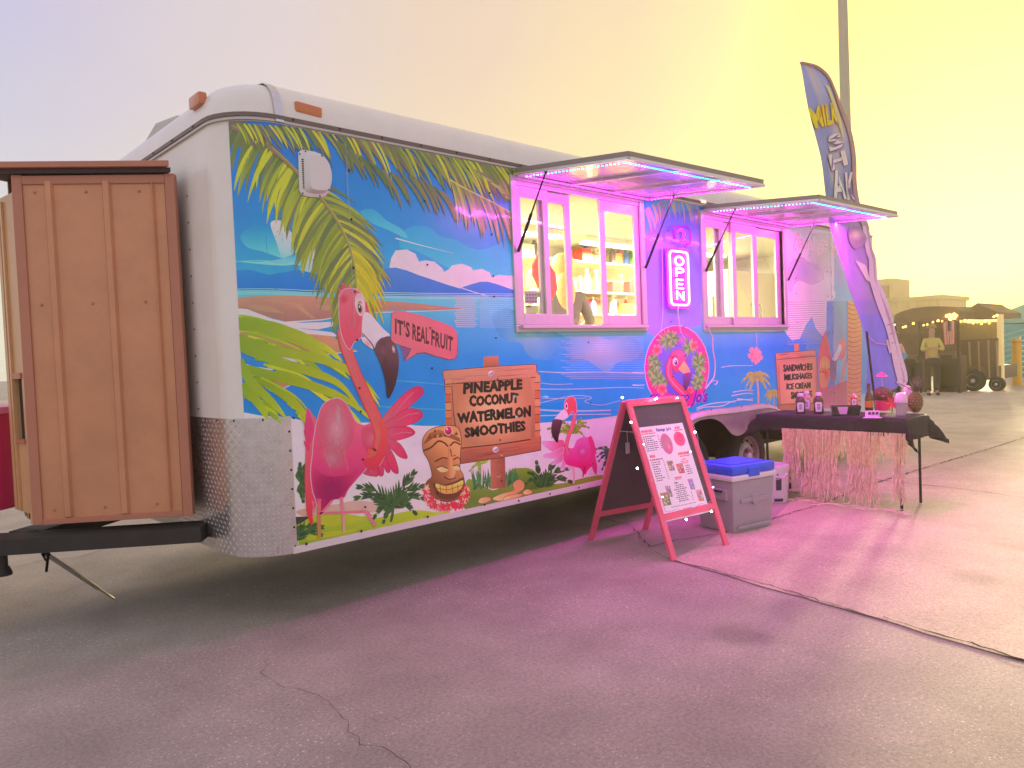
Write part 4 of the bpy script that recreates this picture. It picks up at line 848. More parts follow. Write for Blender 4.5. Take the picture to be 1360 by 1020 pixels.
A.poly(M(z6, '560 500 595 505 590 530 580 570 575 598 560 585 548 555 550 520'), (84, 60, 66), (40, 24, 32), ('l', z6(552, 510), z6(585, 590)), sm=True)
A.ribbon(M(z6, '640 700 645 740 642 772'), 3, 2.4, (206, 150, 150)); A.ribbon(M(z6, '690 700 684 725 682 745'), 1.6, 1.4, (110, 40, 60))
A.build('small_flamingo_print', VINYL, side)

# round logo: a flamingo head in a ring of leaves
cxL, cyL = 430, 500
def circ(x, y, rx, ry, n=26, a0=0): return [zL(x+rx*math.cos(2*math.pi*k/n+a0), y+ry*math.sin(2*math.pi*k/n+a0)) for k in range(n)]
A.poly(circ(428, 500, 316, 414), (200, 150, 230)); A.poly(circ(428, 500, 308, 406), (240, 10, 130), (214, 20, 120), ('l', zL(0, 100), zL(0, 900)))
A.poly(circ(432, 470, 215, 300), (110, 96, 200), (80, 70, 190), ('l', zL(0, 200), zL(0, 760)))
A.poly(circ(480, 230, 120, 70), (190, 100, 170), (110, 96, 200), ('r', zL(480, 230), 16), a=.9, a1=0)
def rosette(x, y, r, n, seed, pal):
    q = random.Random(seed)
    for k in range(n):
        a_ = 2*math.pi*k/n+q.uniform(-.1, .1); l_ = r*q.uniform(.8, 1.1); A.blade(zL(x, y), zL(x+l_*math.cos(a_), y+l_*math.sin(a_)*1.15), (0, 0), 4.2, pal[k % len(pal)], pal[(k+1) % len(pal)])
gp = [(60, 120, 60), (96, 150, 80), (120, 170, 96), (150, 176, 110)]
for x, y, r in ((330, 240, 100), (385, 215, 80), (545, 300, 80), (215, 480, 80), (205, 560, 80), (240, 610, 90), (640, 420, 80), (645, 480, 85), (640, 600, 75), (200, 420, 60), (290, 640, 60), (620, 660, 60)): rosette(x, y, r, 17, int(x), gp)
def hib(x, y, r, zf=zL, c=(226, 30, 60)):
    for k in range(5):
        a_ = k*1.257+.3; A.poly([zf(x+r*.2*math.cos(a_-1), y+r*.25*math.sin(a_-1)), zf(x+r*math.cos(a_-.38), y+r*math.sin(a_-.38)*1.2), zf(x+r*1.05*math.cos(a_+.35), y+r*1.05*math.sin(a_+.35)*1.2), zf(x+r*.2*math.cos(a_+1), y+r*.25*math.sin(a_+1))], c, (250, 120, 130), ('r', zf(x, y), r/7), sm=True, grid=3)
hib(235, 325, 45); hib(595, 285, 38); hib(285, 705, 48); hib(555, 715, 32)
nk = smooth_loop(M(zL, '470 370 400 380 368 430 350 500 358 580 395 640 440 690 490 740 540 790'), 5, False)
A.ribbon(nk, 7, 12, (150, 10, 70)); A.ribbon(nk, 5.6, 10.5, (250, 60, 120), (226, 40, 90)); A.ribbon([(p[0]-1, p[1]) for p in nk], 1.4, 2.5, (255, 130, 170), a=.7)
P = M(zL, '375 430 370 370 400 335 450 328 495 350 515 400 515 450 490 470 460 500 430 545 395 520 378 480'); outline(A, P, .9, (150, 10, 70)); A.poly(P, (252, 84, 140), (222, 34, 96), ('r', zL(460, 370), 22), sm=True)
A.poly(circ(412, 440, 26, 40, 12), (240, 235, 240)); A.poly(circ(418, 450, 14, 24, 10), (60, 40, 110)); A.poly(circ(414, 440, 5, 8, 8), (240, 240, 250)); A.ribbon(M(zL, '385 405 410 380 435 395'), 1, 1, (90, 10, 50))
A.poly(M(zL, '495 430 470 470 440 510 470 540 500 560 560 545 550 510 525 470'), (236, 170, 120), (214, 140, 110), ('l', zL(450, 450), zL(550, 550)))
A.poly(M(zL, '490 565 560 545 562 600 545 660 515 720 495 700 488 640'), (120, 30, 130), (60, 16, 80), ('l', zL(0, 560), zL(0, 720)), sm=True)
def script(pr, s_, quad, c, edge, b=.03): pr.text(s_, quad, edge, b+.05, 0, .3); pr.text(s_, quad, c, b, 0, .3)
script(A, 'Flamingo', [zL(150, 760), zL(552, 725), zL(548, 850), zL(145, 850)], (70, 40, 160), (245, 40, 150)); script(A, "Jo's", [zL(572, 712), zL(728, 700), zL(728, 870), zL(560, 880)], (70, 40, 160), (245, 40, 150))
A.build('round_logo_print', VINYL, side)

# right end: flower, palm, second board, surfboards, trunk, lettering
for q_ in range(3): hib(618+(-8, 8, 0)[q_], 918+(-10, 0, 14)[q_], (30, 26, 22)[q_], z8, [(214, 10, 90), (240, 40, 120), (250, 90, 150)][q_])
A.ribbon(M(z8, '622 800 624 880'), .6, .6, (190, 200, 230), a=.7)
yg = [(150, 160, 60), (120, 140, 70), (176, 180, 90), (100, 120, 60)]
def palm(cx_, cy_, L, seed, zf):
    for ang_, k_ in ((-170, 1), (-140, .9), (-60, .8), (-30, 1), (10, 1), (160, .8), (-100, .7), (35, .9), (130, .8)):
        a_ = R(ang_); e = (cx_+math.cos(a_)*L*k_, cy_+math.sin(a_)*L*k_+L*.3); mm = ((cx_+e[0])/2, (cy_+e[1])/2-L*.25)
        s__ = smooth_loop([zf(cx_, cy_), zf(*mm), zf(*e)], 6, False); A.ribbon(s__, 2.4, .5, yg[1], yg[2], mid=2.6)
        for i in range(2, len(s__)): A.blade(s__[i], (s__[i][0]+math.cos(a_)*2, s__[i][1]+4.5), (0, 0), 1.6, yg[i % 4], yg[(i+1) % 4])
palm(125, 320, 95, 1, zN); A.ribbon(smooth_loop(M(zN, '128 325 136 400 138 490'), 5, False), 2.2, 2.8, (170, 150, 130)); palm(240, 425, 55, 2, zN); A.ribbon(M(zN, '240 425 242 495'), 1.6, 1.8, (150, 140, 110))
P = M(zN, '254 150 524 128 540 330 545 540 275 556 265 350')
A.poly(M(zN, '380 90 412 84 414 150 384 152'), (206, 120, 70)); outline(A, P, 1.2, (80, 40, 36), sm=False); A.poly(P, (176, 122, 96), (138, 88, 72), ('l', zN(400, 130), zN(400, 550)))
A.ribbon(M(zN, '262 192 526 168'), 1.1, 1.1, (110, 56, 44)); A.ribbon(M(zN, '274 500 542 488'), 1.1, 1.1, (110, 56, 44)); grain(A, M(zN, '258 155 522 132 528 165 264 190'), 8, 4)
A.poly(M(zN, '282 205 518 185 526 340 528 478 290 490 282 340'), (206, 156, 122), (172, 118, 92), ('r', zN(400, 340), (26, 34)))
for s_, q in (('SANDWICHES', (306, 228, 502, 216, 502, 262, 306, 276)), ('MILKSHAKES', (312, 290, 500, 280, 500, 320, 312, 334)), ('ICE CREAM', (328, 354, 490, 344, 490, 386, 328, 396)), ('SMOOTHIES', (358, 412, 500, 402, 500, 446, 358, 460))):
    [A.text(s_, [(x+dx, y) for x, y in (zN(q[0], q[1]), zN(q[2], q[3]), zN(q[4], q[5]), zN(q[6], q[7]))], (34, 16, 22), .028, .06) for dx in (-.4, .4)]
A.poly(circ(0, 0, 0, 0, 3), (0, 0, 0)) if False else None
A.build('second_menu_board_print', VINYL, side)
# blue water behind the boards, then boards and trunk
A.poly(M(zT, '358 0 640 0 700 300 700 760 360 760 350 400'), (50, 110, 200), (60, 120, 205), ('l', zT(0, 0), zT(0, 760)))
A.poly(M(zT, '420 0 520 0 520 720 430 720 410 400'), (110, 160, 170), (150, 170, 190), ('l', zT(0, 0), zT(0, 700)), sm=False, a=.85)
A.poly(M(zT, '345 250 370 330 388 430 392 560 370 690 340 740 300 740 292 600 290 460 305 360'), (236, 30, 80), (214, 40, 90), ('l', zT(0, 250), zT(0, 740)), sm=True)
A.poly(M(zT, '305 480 345 455 380 490 384 600 360 700 320 720 300 640'), (246, 160, 90), (236, 110, 90), ('r', zT(340, 540), 14), sm=True)
for k in range(7): a_ = R(-160+k*38); A.blade(zT(340, 590), zT(340+60*math.cos(a_), 590+60*math.sin(a_)), (0, 0), 3, (190, 20, 60), (210, 40, 60))
A.poly(M(zT, '480 470 520 500 530 600 515 700 490 745 455 720 425 650 430 540 450 490'), (110, 170, 190), (90, 150, 180), ('l', zT(0, 470), zT(0, 740)), sm=True); A.ribbon(M(zT, '510 480 490 600 460 740'), 4, 3, (226, 110, 120))
A.poly(M(zT, '455 330 500 310 520 380 500 460 470 480 450 440'), (226, 110, 110), (206, 90, 110), ('l', zT(0, 310), zT(0, 480)), sm=True)
A.poly(M(zT, '390 480 440 400 450 380 470 400 440 480 430 640 400 660 385 560'), (80, 50, 110), (120, 80, 130), ('l', zT(0, 400), zT(0, 660)), sm=True)
A.poly(M(zT, '440 400 462 350 480 380 460 440 430 490 400 470'), (226, 196, 196), sm=True)
A.poly(M(zT, '530 0 630 0 645 300 640 600 635 880 520 880 530 500'), (190, 130, 80), (206, 110, 96), ('l', zT(0, 0), zT(0, 500)))
rt_ = random.Random(5)
for k in range(22): y = 20+k*38; A.ribbon(smooth_loop(M(zT, f'532 {y} 580 {y+rt_.uniform(8,18):.0f} 640 {y-6}'), 3, False), 1.2, .7, (150, 90, 60), a=.5)
A.poly(M(zT, '300 720 420 690 520 650 530 880 300 880'), (216, 90, 110), (196, 100, 120), ('l', zT(0, 650), zT(0, 880)), a=.7)
script(A, 'flamingo', [z8(808, 300), z8(985, 320), z8(980, 420), z8(810, 395)], (206, 140, 170), (226, 190, 190), .01); script(A, "Jo's", [z8(996, 330), z8(1040, 335), z8(1038, 425), z8(996, 420)], (200, 110, 130), (226, 190, 190), .01)
A.build('surfboard_and_trunk_print', VINYL, side)

# screw rows and seam strips of the side sheets
sc_pts = []
for x0_, zs in ((2.46, 9), (3.02, 6), (3.6, 9), (4.6, 5), (5.75, 8), (5.95, 6), (8.2, 8), (9.0, 9), (9.12, 9), (9.9, 7)):
    for k in range(zs):
        z = .62+k*(2.2/zs)+.05*((k*7) % 3)
        inw = any(q[0]-.08 < x0_ < q[1]+.08 and q[2]-.1 < z < q[3]+.1 for q in (W1, W2))
        if not inw and not (5.7 < x0_ < 8 and z < 1.0): sc_pts.append((x0_, D-.0015-Print.layer*art.step, z))
h_ = -(.0012+Print.layer*art.step)
screws(sc_pts, r=.007, name='panel_screw_row')
for x0_, z0_ in ((2.44, 1.75), (9.10, .5)): b = MB(); b.bx(x0_, x0_+.007, D+h_-.001, D+h_+.004, z0_, ZT-.02); b.build('seam_strip', mat('clear_strip', (200, 215, 225), .15, coat=.6, alpha=.22), side)
print('print layers', Print.layer, 'top', h_)
# ================================================================ WINDOWS
frm = mat('window_frame', (206, 190, 200), .35, metal=.35, coat=.2, noise=.05, linear=(.62, .58, .60))
glass = bpy.data.materials.new('window_glass'); glass.use_nodes = True; t = glass.node_tree; t.nodes.clear()
tr_ = t.nodes.new('ShaderNodeBsdfTransparent'); gl_ = t.nodes.new('ShaderNodeBsdfGlossy'); gl_.inputs['Roughness'].default_value = .02; mixs = t.nodes.new('ShaderNodeMixShader'); fr = t.nodes.new('ShaderNodeFresnel'); fr.inputs[0].default_value = 1.5
om = t.nodes.new('ShaderNodeOutputMaterial'); tr_.inputs[0].default_value = (.94, .96, .95, 1)
mixs.inputs[0].default_value = .09; t.links.new(tr_.outputs[0], mixs.inputs[1]); t.links.new(gl_.outputs[0], mixs.inputs[2]); t.links.new(mixs.outputs[0], om.inputs[0])
YP = D+h_
def window(rect, sashes, name='serving_window'):
    a, b_, c, d = rect
    b = MB(); w_ = .055; yo = YP-.012
    b.bx(a-w_, b_+w_, yo, D+.06, c-w_, c); b.bx(a-w_, b_+w_, yo, D+.06, d, d+w_*.6); b.bx(a-w_, a, yo, D+.06, c, d); b.bx(b_, b_+w_, yo, D+.06, c, d)
    wf = b.build(name, frm, trailer, bevel=.006)
    MB().bx(a-.02, b_+.02, YP-.05, YP-.013, c-.028, c-.002).build('sill', frm, wf, bevel=.004)
    MB().bx(a+.001, b_-.001, D-.004, D+.055, d-.03, d-.001).build('head_track', frm, wf)
    for x0, x1, y, st in sashes:
        s = MB(); y0, y1 = D+y, D+y+.022
        s.bx(x0, x0+st, y0, y1, c+.002, d-.032); s.bx(x1-st, x1, y0, y1, c+.002, d-.032); s.bx(x0+st, x1-st, y0, y1, c+.002, c+.085); s.bx(x0+st, x1-st, y0, y1, d-.115, d-.032)
        s.build('sash', frm, wf, bevel=.003)
        MB().bx(x0+st, x1-st, y0+.009, y0+.013, c+.085, d-.115).build('pane', glass, wf)
    return wf
def wx(px, y=D): return PY(px, 400, y).x
window(W1, [(W1[0]+.002, wx(733), .004, .055), (wx(723), wx(765), .03, .06), (wx(801), W1[1]-.002, .004, .065)])
window(W2, [(W2[0]+.002, wx(963), .004, .06), (wx(955), wx(980), .03, .07), (wx(975), wx(1007), .004, .07), (wx(1005), W2[1]-.002, .03, .09)])

# ================================================================ AWNINGS with LED strips
mag = mat('magenta_led', (255, 60, 235), emit=9, ecol=(255, 50, 240)); cyn = mat('cyan_led', (90, 240, 255), emit=4, ecol=(20, 205, 255))
lidtop = mat('awning_outer', (150, 130, 125), .45, metal=.3, coat=.2, linear=(.30, .25, .23))
lidin = mat('awning_liner', (215, 190, 225), .25, metal=.15, coat=.5, noise=.1, nscale=4, linear=(.62, .52, .66))
def awning(h0, h1, o0, o1, cy_a, power):
    h0, h1, o0, o1 = map(Vector, (h0, h1, o0, o1)); up_ = (h1-h0).cross(o0-h0).normalized(); up_ = up_ if up_.z > 0 else -up_
    b = MB(); b.prism([h0, h1, o1, o0], up_*.035); root = b.build('awning', lidtop, trailer, bevel=.003)
    P = lambda s, t: (h0.lerp(h1, s)).lerp(o0.lerp(o1, s), t)
    b = MB(); e = .03
    b.prism([P(.02, .03), P(.98, .03), P(.98, .97), P(.02, .97)], -up_*.004); b.build('liner', lidin, root)
    b = MB()
    for p, q in ((P(0, 0), P(1, 0)), (P(0, 1), P(1, 1)), (P(0, 0), P(0, 1)), (P(1, 0), P(1, 1)), (P(.36, .0), P(.36, 1)), (P(.68, .0), P(.68, 1))): b.bar(Vector(p)-up_*.0125, Vector(q)-up_*.0125, .03, .018, up_)
    b.build('awning_frame', alu, root)
    def strip(p, q, m, name, n):
        b = MB()
        for k in range(n): c = Vector(p).lerp(Vector(q), (k+.5)/n); b.box(c-up_*.026, (.009, .009, .007))
        b.build(name, m, root, kind='stuff')
    n1 = int((P(0, 1)-P(1, 1)).length/.035)
    for (p, q, m) in ((P(.03, .93), P(.97, .93), cyn if cy_a else cyn), (P(.035, .05), P(.035, .93), cyn), (P(.97, .06), P(.97, .93), mag), (P(.03, .05), P(.97, .05), mag)):
        strip(p, q, m, 'led_strip', int((Vector(p)-Vector(q)).length/.032))
    for p, q, c, pw, tl_ in ((P(.97, .08), P(.97, .9), (1, .06, .75), .8, 0), (P(.05, .10), P(.95, .10), (1, .04, .66), .25, 0), (P(.05, .88), P(.95, .88), (1, .02, .74), 1.5, 0), (P(.05, .86), P(.95, .86), (.6, .12, 1), .12, 1)):
        l = bpy.data.lights.new('led_light', 'AREA'); l.shape = 'RECTANGLE'; l.size = (Vector(p)-Vector(q)).length; l.size_y = .012; l.energy = power*pw; l.color = c
        ob = bpy.data.objects.new('led_light', l); link(ob, root); z = up_; x = (Vector(q)-Vector(p)).normalized(); y = z.cross(x)
        x, y, z = (x, y, z) if not tl_ else (x, -z, (Vector((0, -1, .25)).normalized())); y = z.cross(x).normalized(); x = y.cross(z)
        mm = Matrix((x, y, z)).transposed().to_4x4(); mm.translation = (Vector(p)+Vector(q))/2-up_*.031; ob.matrix_local = mm
    return root, P, up_
aw1, P1, u1 = awning((3.83, D-.03, 2.845), (5.42, D-.03, 2.845), (3.94, 3.02, 2.77), (5.52, 2.93, 2.775), 1, LEDP)
aw2, P2, u2 = awning((6.32, D-.03, 2.845), (8.02, D-.03, 2.845), (6.46, 2.92, 2.77), (8.06, 2.85, 2.775), 0, LEDP)
b = MB()
def strut(p, q, par):
    b = MB(); p, q = Vector(p), Vector(q); m = p.lerp(q, .52); b.tube([p, m], .006, 8); b.tube([m, q], .0115, 8); b.ball(p, .014, sub=1); b.ball(q, .014, sub=1); b.build('gas_strut', blackmetal, par, smooth=True)
strut(P1(.012, .28)-u1*.02, (3.83, YP-.03, 2.28), aw1); strut(P1(.985, .26)-u1*.02, (5.36, YP-.03, 2.24), aw1)
strut(P2(.012, .28)-u2*.02, (6.31, YP-.03, 2.26), aw2); strut(P2(.985, .26)-u2*.02, (7.96, YP-.03, 2.24), aw2)
# small light on the roof edge between awnings
MB().bx(6.28, 6.36, D-.03, D+.0, 2.90, 2.93).build('clearance_light', mat('clear_lens', (240, 225, 210), .3, emit=.6), trailer)

# ================================================================ INTERIOR
cream = mat('inner_wall', (235, 225, 180), .55, noise=.05, linear=(.78, .72, .56))
b = MB(); b.bx(X0+.35, XE-.06, D+W_-.07, D+W_-.052, .59, 2.86); b.build('inner_lining', cream, trailer)
MB().bx(X0+.35, XE-.06, D+.07, D+W_-.07, 2.83, 2.85).build('ceiling', mat('inner_ceiling', (238, 232, 200), .5, linear=(.8, .77, .66)), trailer)
MB().bx(X0+.31, X0+.345, D+.07, D+W_-.07, .59, 2.83).build('front_lining', cream, trailer)
tube_m = mat('tube_lamp', (255, 246, 205), emit=7, ecol=(255, 240, 195))
for x, y in ((4.1, 5.5), (5.35, 5.5), (7.0, 5.6), (8.6, 5.5)):
    fx = MB().bx(x-.6, x+.6, y-.07, y+.07, 2.775, 2.829).build('ceiling_lamp', mat('lamp_body', (240, 235, 220), .4), trailer)
    b = MB(); b.tube([(x-.58, y-.035, 2.76), (x+.58, y-.035, 2.76)], .016, 8); b.tube([(x-.58, y+.035, 2.76), (x+.58, y+.035, 2.76)], .016, 8); b.build('tube', tube_m, fx, smooth=True)
    l = bpy.data.lights.new('lamp_light', 'AREA'); l.shape = 'RECTANGLE'; l.size = 1.15; l.size_y = .1; l.energy = INP; l.color = (1, .92, .56); ob = bpy.data.objects.new('lamp_light', l); link(ob, fx); ob.location = (x, y, 2.738)
wire = mat('wire_shelf', (210, 205, 190), .3, metal=.7, linear=(.6, .57, .5))
def shelf(x0, x1, y0, y1, z, name='wall_shelf'):
    b = MB(); b.bx(x0, x1, y0, y1, z-.02, z); s = b.build(name, mat('shelf_board', (225, 215, 185), .5), trailer); return s
SZ = [PY(810, y, 6.1).z for y in (352, 390, 418)]
for z_ in SZ: shelf(5.9, 8.7, 5.95, 6.38, z_)
shelf(3.9, 5.8, 5.75, 6.38, 1.28, 'back_counter'); MB().bx(4.2, 4.8, 5.4, 5.74, .6, 1.45).build('counter_cabinet', mat('steel_cabinet', (215, 210, 190), .35, metal=.6, linear=(.6, .58, .5)), trailer)
b = MB(); b.bx(4.55, 5.25, D+.075, D+.42, 1.66, 1.70); b.build('serving_shelf', mat('shelf_steel', (220, 215, 205), .3, metal=.6, linear=(.6, .58, .55)), trailer)
# fridge doors seen through the second window
fr_ = MB().bx(8.95, 10.3, 5.3, 6.36, .6, 2.55).build('fridge', mat('fridge_cream', (226, 214, 180), .35, coat=.3, linear=(.7, .62, .48)), trailer, bevel=.01)
MB().bx(9.60, 9.62, 5.29, 5.31, .65, 2.50).build('door_seam', dark, fr_)
for x in (9.53, 9.69): b = MB(); b.tube([(x, 5.30, 1.80), (x, 5.23, 1.82), (x, 5.23, 2.08), (x, 5.30, 2.10)], .014, 8); b.build('handle', alu, fr_, smooth=True)
MB().bx(8.72, 8.93, 5.4, 6.3, .6, 2.2).build('tall_cabinet', mat('cabinet_rose', (215, 150, 140), .4, linear=(.62, .3, .26)), trailer)

# ================================================================ WHEELS AND FENDER
wheel_steel = mat('wheel_steel', (190, 160, 165), .4, metal=.5, noise=.15, linear=(.45, .38, .38))
RW = .355
def make_wheel():
    b = MB(); b.lathe((0, 0, 0), [(RW*.60, .005), (RW*.72, -.01), (RW*.93, .0), (RW*.985, .02), (RW, .055), (RW, .16), (RW*.985, .195), (RW*.9, .215), (RW*.6, .2)], 48, 'y', cap=False); tyre = b
    return b
def wheel(x):
    b = make_wheel(); ty = b.build('tyre', black, None, smooth=True)
    root = bpy.data.objects.new('wheel', None); link(root, trailer); ty.parent = root; root.location = (x, D+.09, RW)
    g_ = MB(); r_o = RW+.002
    for k in range(56):
        a = 2*math.pi*k/56
        for yy, sh in ((.075, 0), (.11, .06), (.145, 0)): g_.box((math.cos(a+sh)*r_o, yy, math.sin(a+sh)*r_o), (.012, .028, .022), Matrix.Rotation(-a, 3, 'Y'))
    g_.build('tread_block', black, root, kind='stuff')
    r = MB(); r.lathe((0, 0, 0), [(RW*.615, .012), (RW*.60, .004), (RW*.575, .012), (RW*.56, .05), (RW*.50, .065), (RW*.36, .03), (RW*.27, .025), (RW*.22, .045), (RW*.21, .075), (0.001, .075)], 40, 'y', cap=False); r.build('rim', wheel_steel, root, smooth=True)
    h = MB(); h.lathe((0, 0, 0), [(.045, .07), (.045, .005), (.035, -.01), (.001, -.012)], 20, 'y', cap=False); h.build('hub_cap', alu, root, smooth=True)
    n = MB()
    for k in range(5): a = 2*math.pi*k/5+.3; n.lathe((math.cos(a)*.072, .03, math.sin(a)*.072), [(.011, .02), (.011, -.018), (.006, -.022)], 6, 'y')
    n.build('lug_nut', alu, root, kind='stuff')
    v = MB()
    for k in range(10): a = 2*math.pi*k/10; v.lathe((math.cos(a)*RW*.455, .052, math.sin(a)*RW*.455), [(.017, -.006), (.017, .004)], 10, 'y')
    v.build('rim_hole', mat('hole_black', (8, 8, 8), .9), root, kind='stuff')
    # skip extra rotation
    return root
WXA, WXB = side_uv(926, 608)[0]+.02, side_uv(1006, 608)[0]
wheel(WXB); wheel(WXA)
for x in (WXA, WXB):   # far side wheels
    b = MB(); b.lathe((x, D+W_-.3, RW), [(RW*.5, 0), (RW, .03), (RW, .2), (RW*.5, .22)], 36, 'y'); b.build('far_tyre', black, trailer, smooth=True)
    b = MB(); b.tube([(x, D+.32, RW), (x, D+W_-.3, RW)], .04, 10); b.build('axle', dark, trailer)
# wheel box
b = MB(); xa, xb = arch_uv[0][0]-.02, arch_uv[-1][0]+.02
b.bx(xa, xb, D+.42, D+.44, .36, .96); b.bx(xa, xb, D+.052, D+.419, .95, .97); b.bx(xa-.02, xa-.001, D+.052, D+.42, .46, .96); b.bx(xb+.001, xb+.02, D+.052, D+.42, .46, .96)
b.build('wheel_box', dark, trailer)
# fender: flared lip above and a skirt that dips between the wheels
fz = lambda x, y: (900+x/6.8, 520+y/6.8)
fen = mat('fender_metal', (190, 170, 172), .35, metal=.55, noise=.12, nscale=10, linear=(.48, .43, .43))
outer = [side_uv(*p) for p in smooth_loop(M(fz, '70 225 110 205 200 180 330 163 470 150 600 132 730 115 800 116 860 132 905 170 935 215 948 245'), 3, False)]
lipu = [(u, v) for u, v in outer]; b = MB(); prev = None
lx0 = outer[0][0]; outer = [(lx0-.32, .50), (lx0-.24, .74), (lx0-.12, .87)]+outer
for u, v in outer:
    P = [(u, YP-.001, v+.01), (u, YP-.014, v+.004), (u, YP-.05, v-.024), (u, YP-.058, v-.044), (u, YP-.05, v-.05)]
    cur = [b.bm.verts.new(p) for p in P]
    if prev:
        for k in range(4): b.bm.faces.new((prev[k], cur[k], cur[k+1], prev[k+1]))
    prev = cur
fl = b.build('fender_lip', fen, trailer, smooth=True); sm_ = fl.modifiers.new('solid', 'SOLIDIFY'); sm_.thickness = .006
inner = M(fz, '110 285 150 262 200 250 255 243 310 255 360 285 400 330 440 375 470 392 500 396 530 388 565 362 600 310 640 258 690 215 750 195 800 186 850 186 900 205 940 240')
iu = [side_uv(*p) for p in smooth_loop(inner, 3, False)]; lx = iu[0][0]; iu = [(lx-.30, .45), (lx-.22, .68)]+iu+[(outer[-1][0]+.05, .66)]
ou = [(outer[0][0]-.02, .46)]+[(u, v-.028) for u, v in outer]+[(outer[-1][0]+.12, .66)]
b = MB(); slab_poly(b.bm, ou+iu[::-1], YP-.049, YP-.043); b.build('fender_skirt', fen, trailer)
screws([(u, YP-.02, v+.002) for u, v in outer[5::6]], r=.008, parent=fl)
# rear bumper and tongue
MB().bx(XE+.002, XE+.1, D+.05, D+W_-.05, .38, .5).build('rear_bumper', dark, trailer)
tong = mat('tongue_steel', (48, 44, 40), .6, metal=.2, noise=.2, linear=(.04, .036, .032))
T0, T1 = Vector((1.72, 4.50, .51)), Vector((.10, 5.22+.3, .51))
TA = Vector((1.70, 4.565, 0)); TD = (Vector((.93, 5.13, 0))-TA).normalized()
b = MB(); b.bar((TA+TD*0.0)+Vector((0, 0, .535)), TA+TD*1.55+Vector((0, 0, .535)), .215, .09, (0, 0, 1)); b.build('tongue_beam', tong, trailer)
b = MB(); TM = Vector((TA.x, 2*D+W_-TA.y, .535)); e_ = TA+TD*1.0; b.bar(TM, (e_.x, 2*D+W_-e_.y, .535), .2, .09, (0, 0, 1)); b.build('tongue_beam', tong, trailer)
MB().bx(-.4, .72, 5.5, 6.5, .62, .655).build('tongue_deck', mat('old_deck_board', (190, 160, 110), .8, noise=.3, linear=(.42, .32, .17)), trailer)
settle(trailer)

# ================================================================ CABINET ON THE TONGUE
brown = mat('brown_metal', (165, 105, 85), .42, metal=.1, coat=.15, noise=.13, nscale=3, linear=(.62, .285, .145))
brown2 = mat('brown_trim', (150, 95, 80), .45, coat=.1, noise=.06, linear=(.50, .20, .12))
orange = mat('brown_metal_lit', (205, 150, 95), .4, coat=.15, noise=.1, linear=(.66, .38, .18))  # front face: lighter because warm light on it is put into the colour
cab = here('storage_cabinet', 'tall brown ribbed metal cabinet standing on the trailer tongue', 'cabinet', (1.3, 5.1, .64))
A_ = Vector((1.64, 4.615, 0)); B_ = Vector((.93, 5.13, 0)); u_ = (B_-A_).normalized(); n_c = Vector((-u_.y, u_.x, 0)); n_c = n_c if n_c.y < 0 else -n_c
Z0, Z1 = .645, 2.70; LW = (B_-A_).length
def cp(s, z, o=0): return A_+u_*s+Vector((0, 0, z))+n_c*o
def cbox(b, s0, s1, z0, z1, o0, o1): b.prism([cp(s0, z0, o0), cp(s1, z0, o0), cp(s1, z1, o0), cp(s0, z1, o0)], n_c*(o1-o0))
b = MB(); cbox(b, .05, LW-.04, Z0+.02, Z1-.05, -.03, 0); sp_ = b.build('side_panel', brown, cab)
Cf = PY(7, 450, 5.45); Cf.z = 0; 
def sx(px): # position along the panel from a photo column at mid height
    d = ray(px, 450); q = Vector((0, 0, 0)); den = d.x*u_.y-d.y*u_.x; t_ = (A_.x*u_.y-A_.y*u_.x)/den; p = Vector((d.x*t_, d.y*t_, 0)); return (p-A_).dot(u_)
for px in (72, 88, 151, 167, 218.5): pass
for a, b2 in ((71, 84), (147, 160), (212, 217)):
    s0, s1 = sx(b2), sx(a); b = MB()
    b.prism([cp(s0, Z0+.03, 0), cp(s0+.012, Z0+.03, .02), cp(s1-.012, Z0+.03, .02), cp(s1, Z0+.03, 0)], (0, 0, Z1-Z0-.1)); b.build('panel_rib', brown, sp_)
b = MB(); cbox(b, -.01, .045, Z0-.01, Z1-.03, -.04, .012); b.build('corner_post', brown2, cab, bevel=.003)
b = MB(); cbox(b, LW-.045, LW+.01, Z0-.01, Z1-.03, -.04, .012); b.build('corner_post', brown2, cab, bevel=.003)
b = MB(); cbox(b, .046, LW-.046, Z1-.085, Z1-.035, -.02, .012); b.build('top_rail', brown2, cab, bevel=.003)
b = MB(); cbox(b, .046, LW-.046, Z0-.012, Z0+.022, -.02, .012); b.build('bottom_rail', brown2, cab, bevel=.003)
b = MB()
for zz in (Z1-.13, 1.92, Z0+.07):
    for px in (58, 126, 196): p = cp(sx(px), zz, .001); b.tube([p, p+n_c*.006], [.009, .006], 8)
b.build('panel_screw', brown2, sp_, kind='stuff')
# front face turning away to the left, with a recessed latch slot
v_ = (Cf-B_).normalized(); n2 = Vector((v_.y, -v_.x, 0)); n2 = n2 if n2.x < 0 else -n2
def cq(s, z, o=0): return B_+v_*(s+.02)+Vector((0, 0, z))+n2*o
FL = (Cf-B_).length
b = MB()
def fbox(s0, s1, z0, z1, o0, o1): b.prism([cq(s0, z0, o0), cq(s1, z0, o0), cq(s1, z1, o0), cq(s0, z1, o0)], n2*(o1-o0))
fbox(.0, .06, Z0-.01, Z1-.12, -.03, .0); fbox(.06, .18, Z0+.05, 1.13, -.03, 0); fbox(.06, .18, 1.50, Z1-.12, -.03, 0); fbox(.18, FL, Z0+.05, Z1-.12, -.03, 0); dr = b.build('front_door', orange, cab)
for s0 in (.19, .235): b = MB(); fbox(s0-.005, s0+.02, Z0+.06, Z1-.15, .0005, .014); b.build('panel_rib', orange, dr)
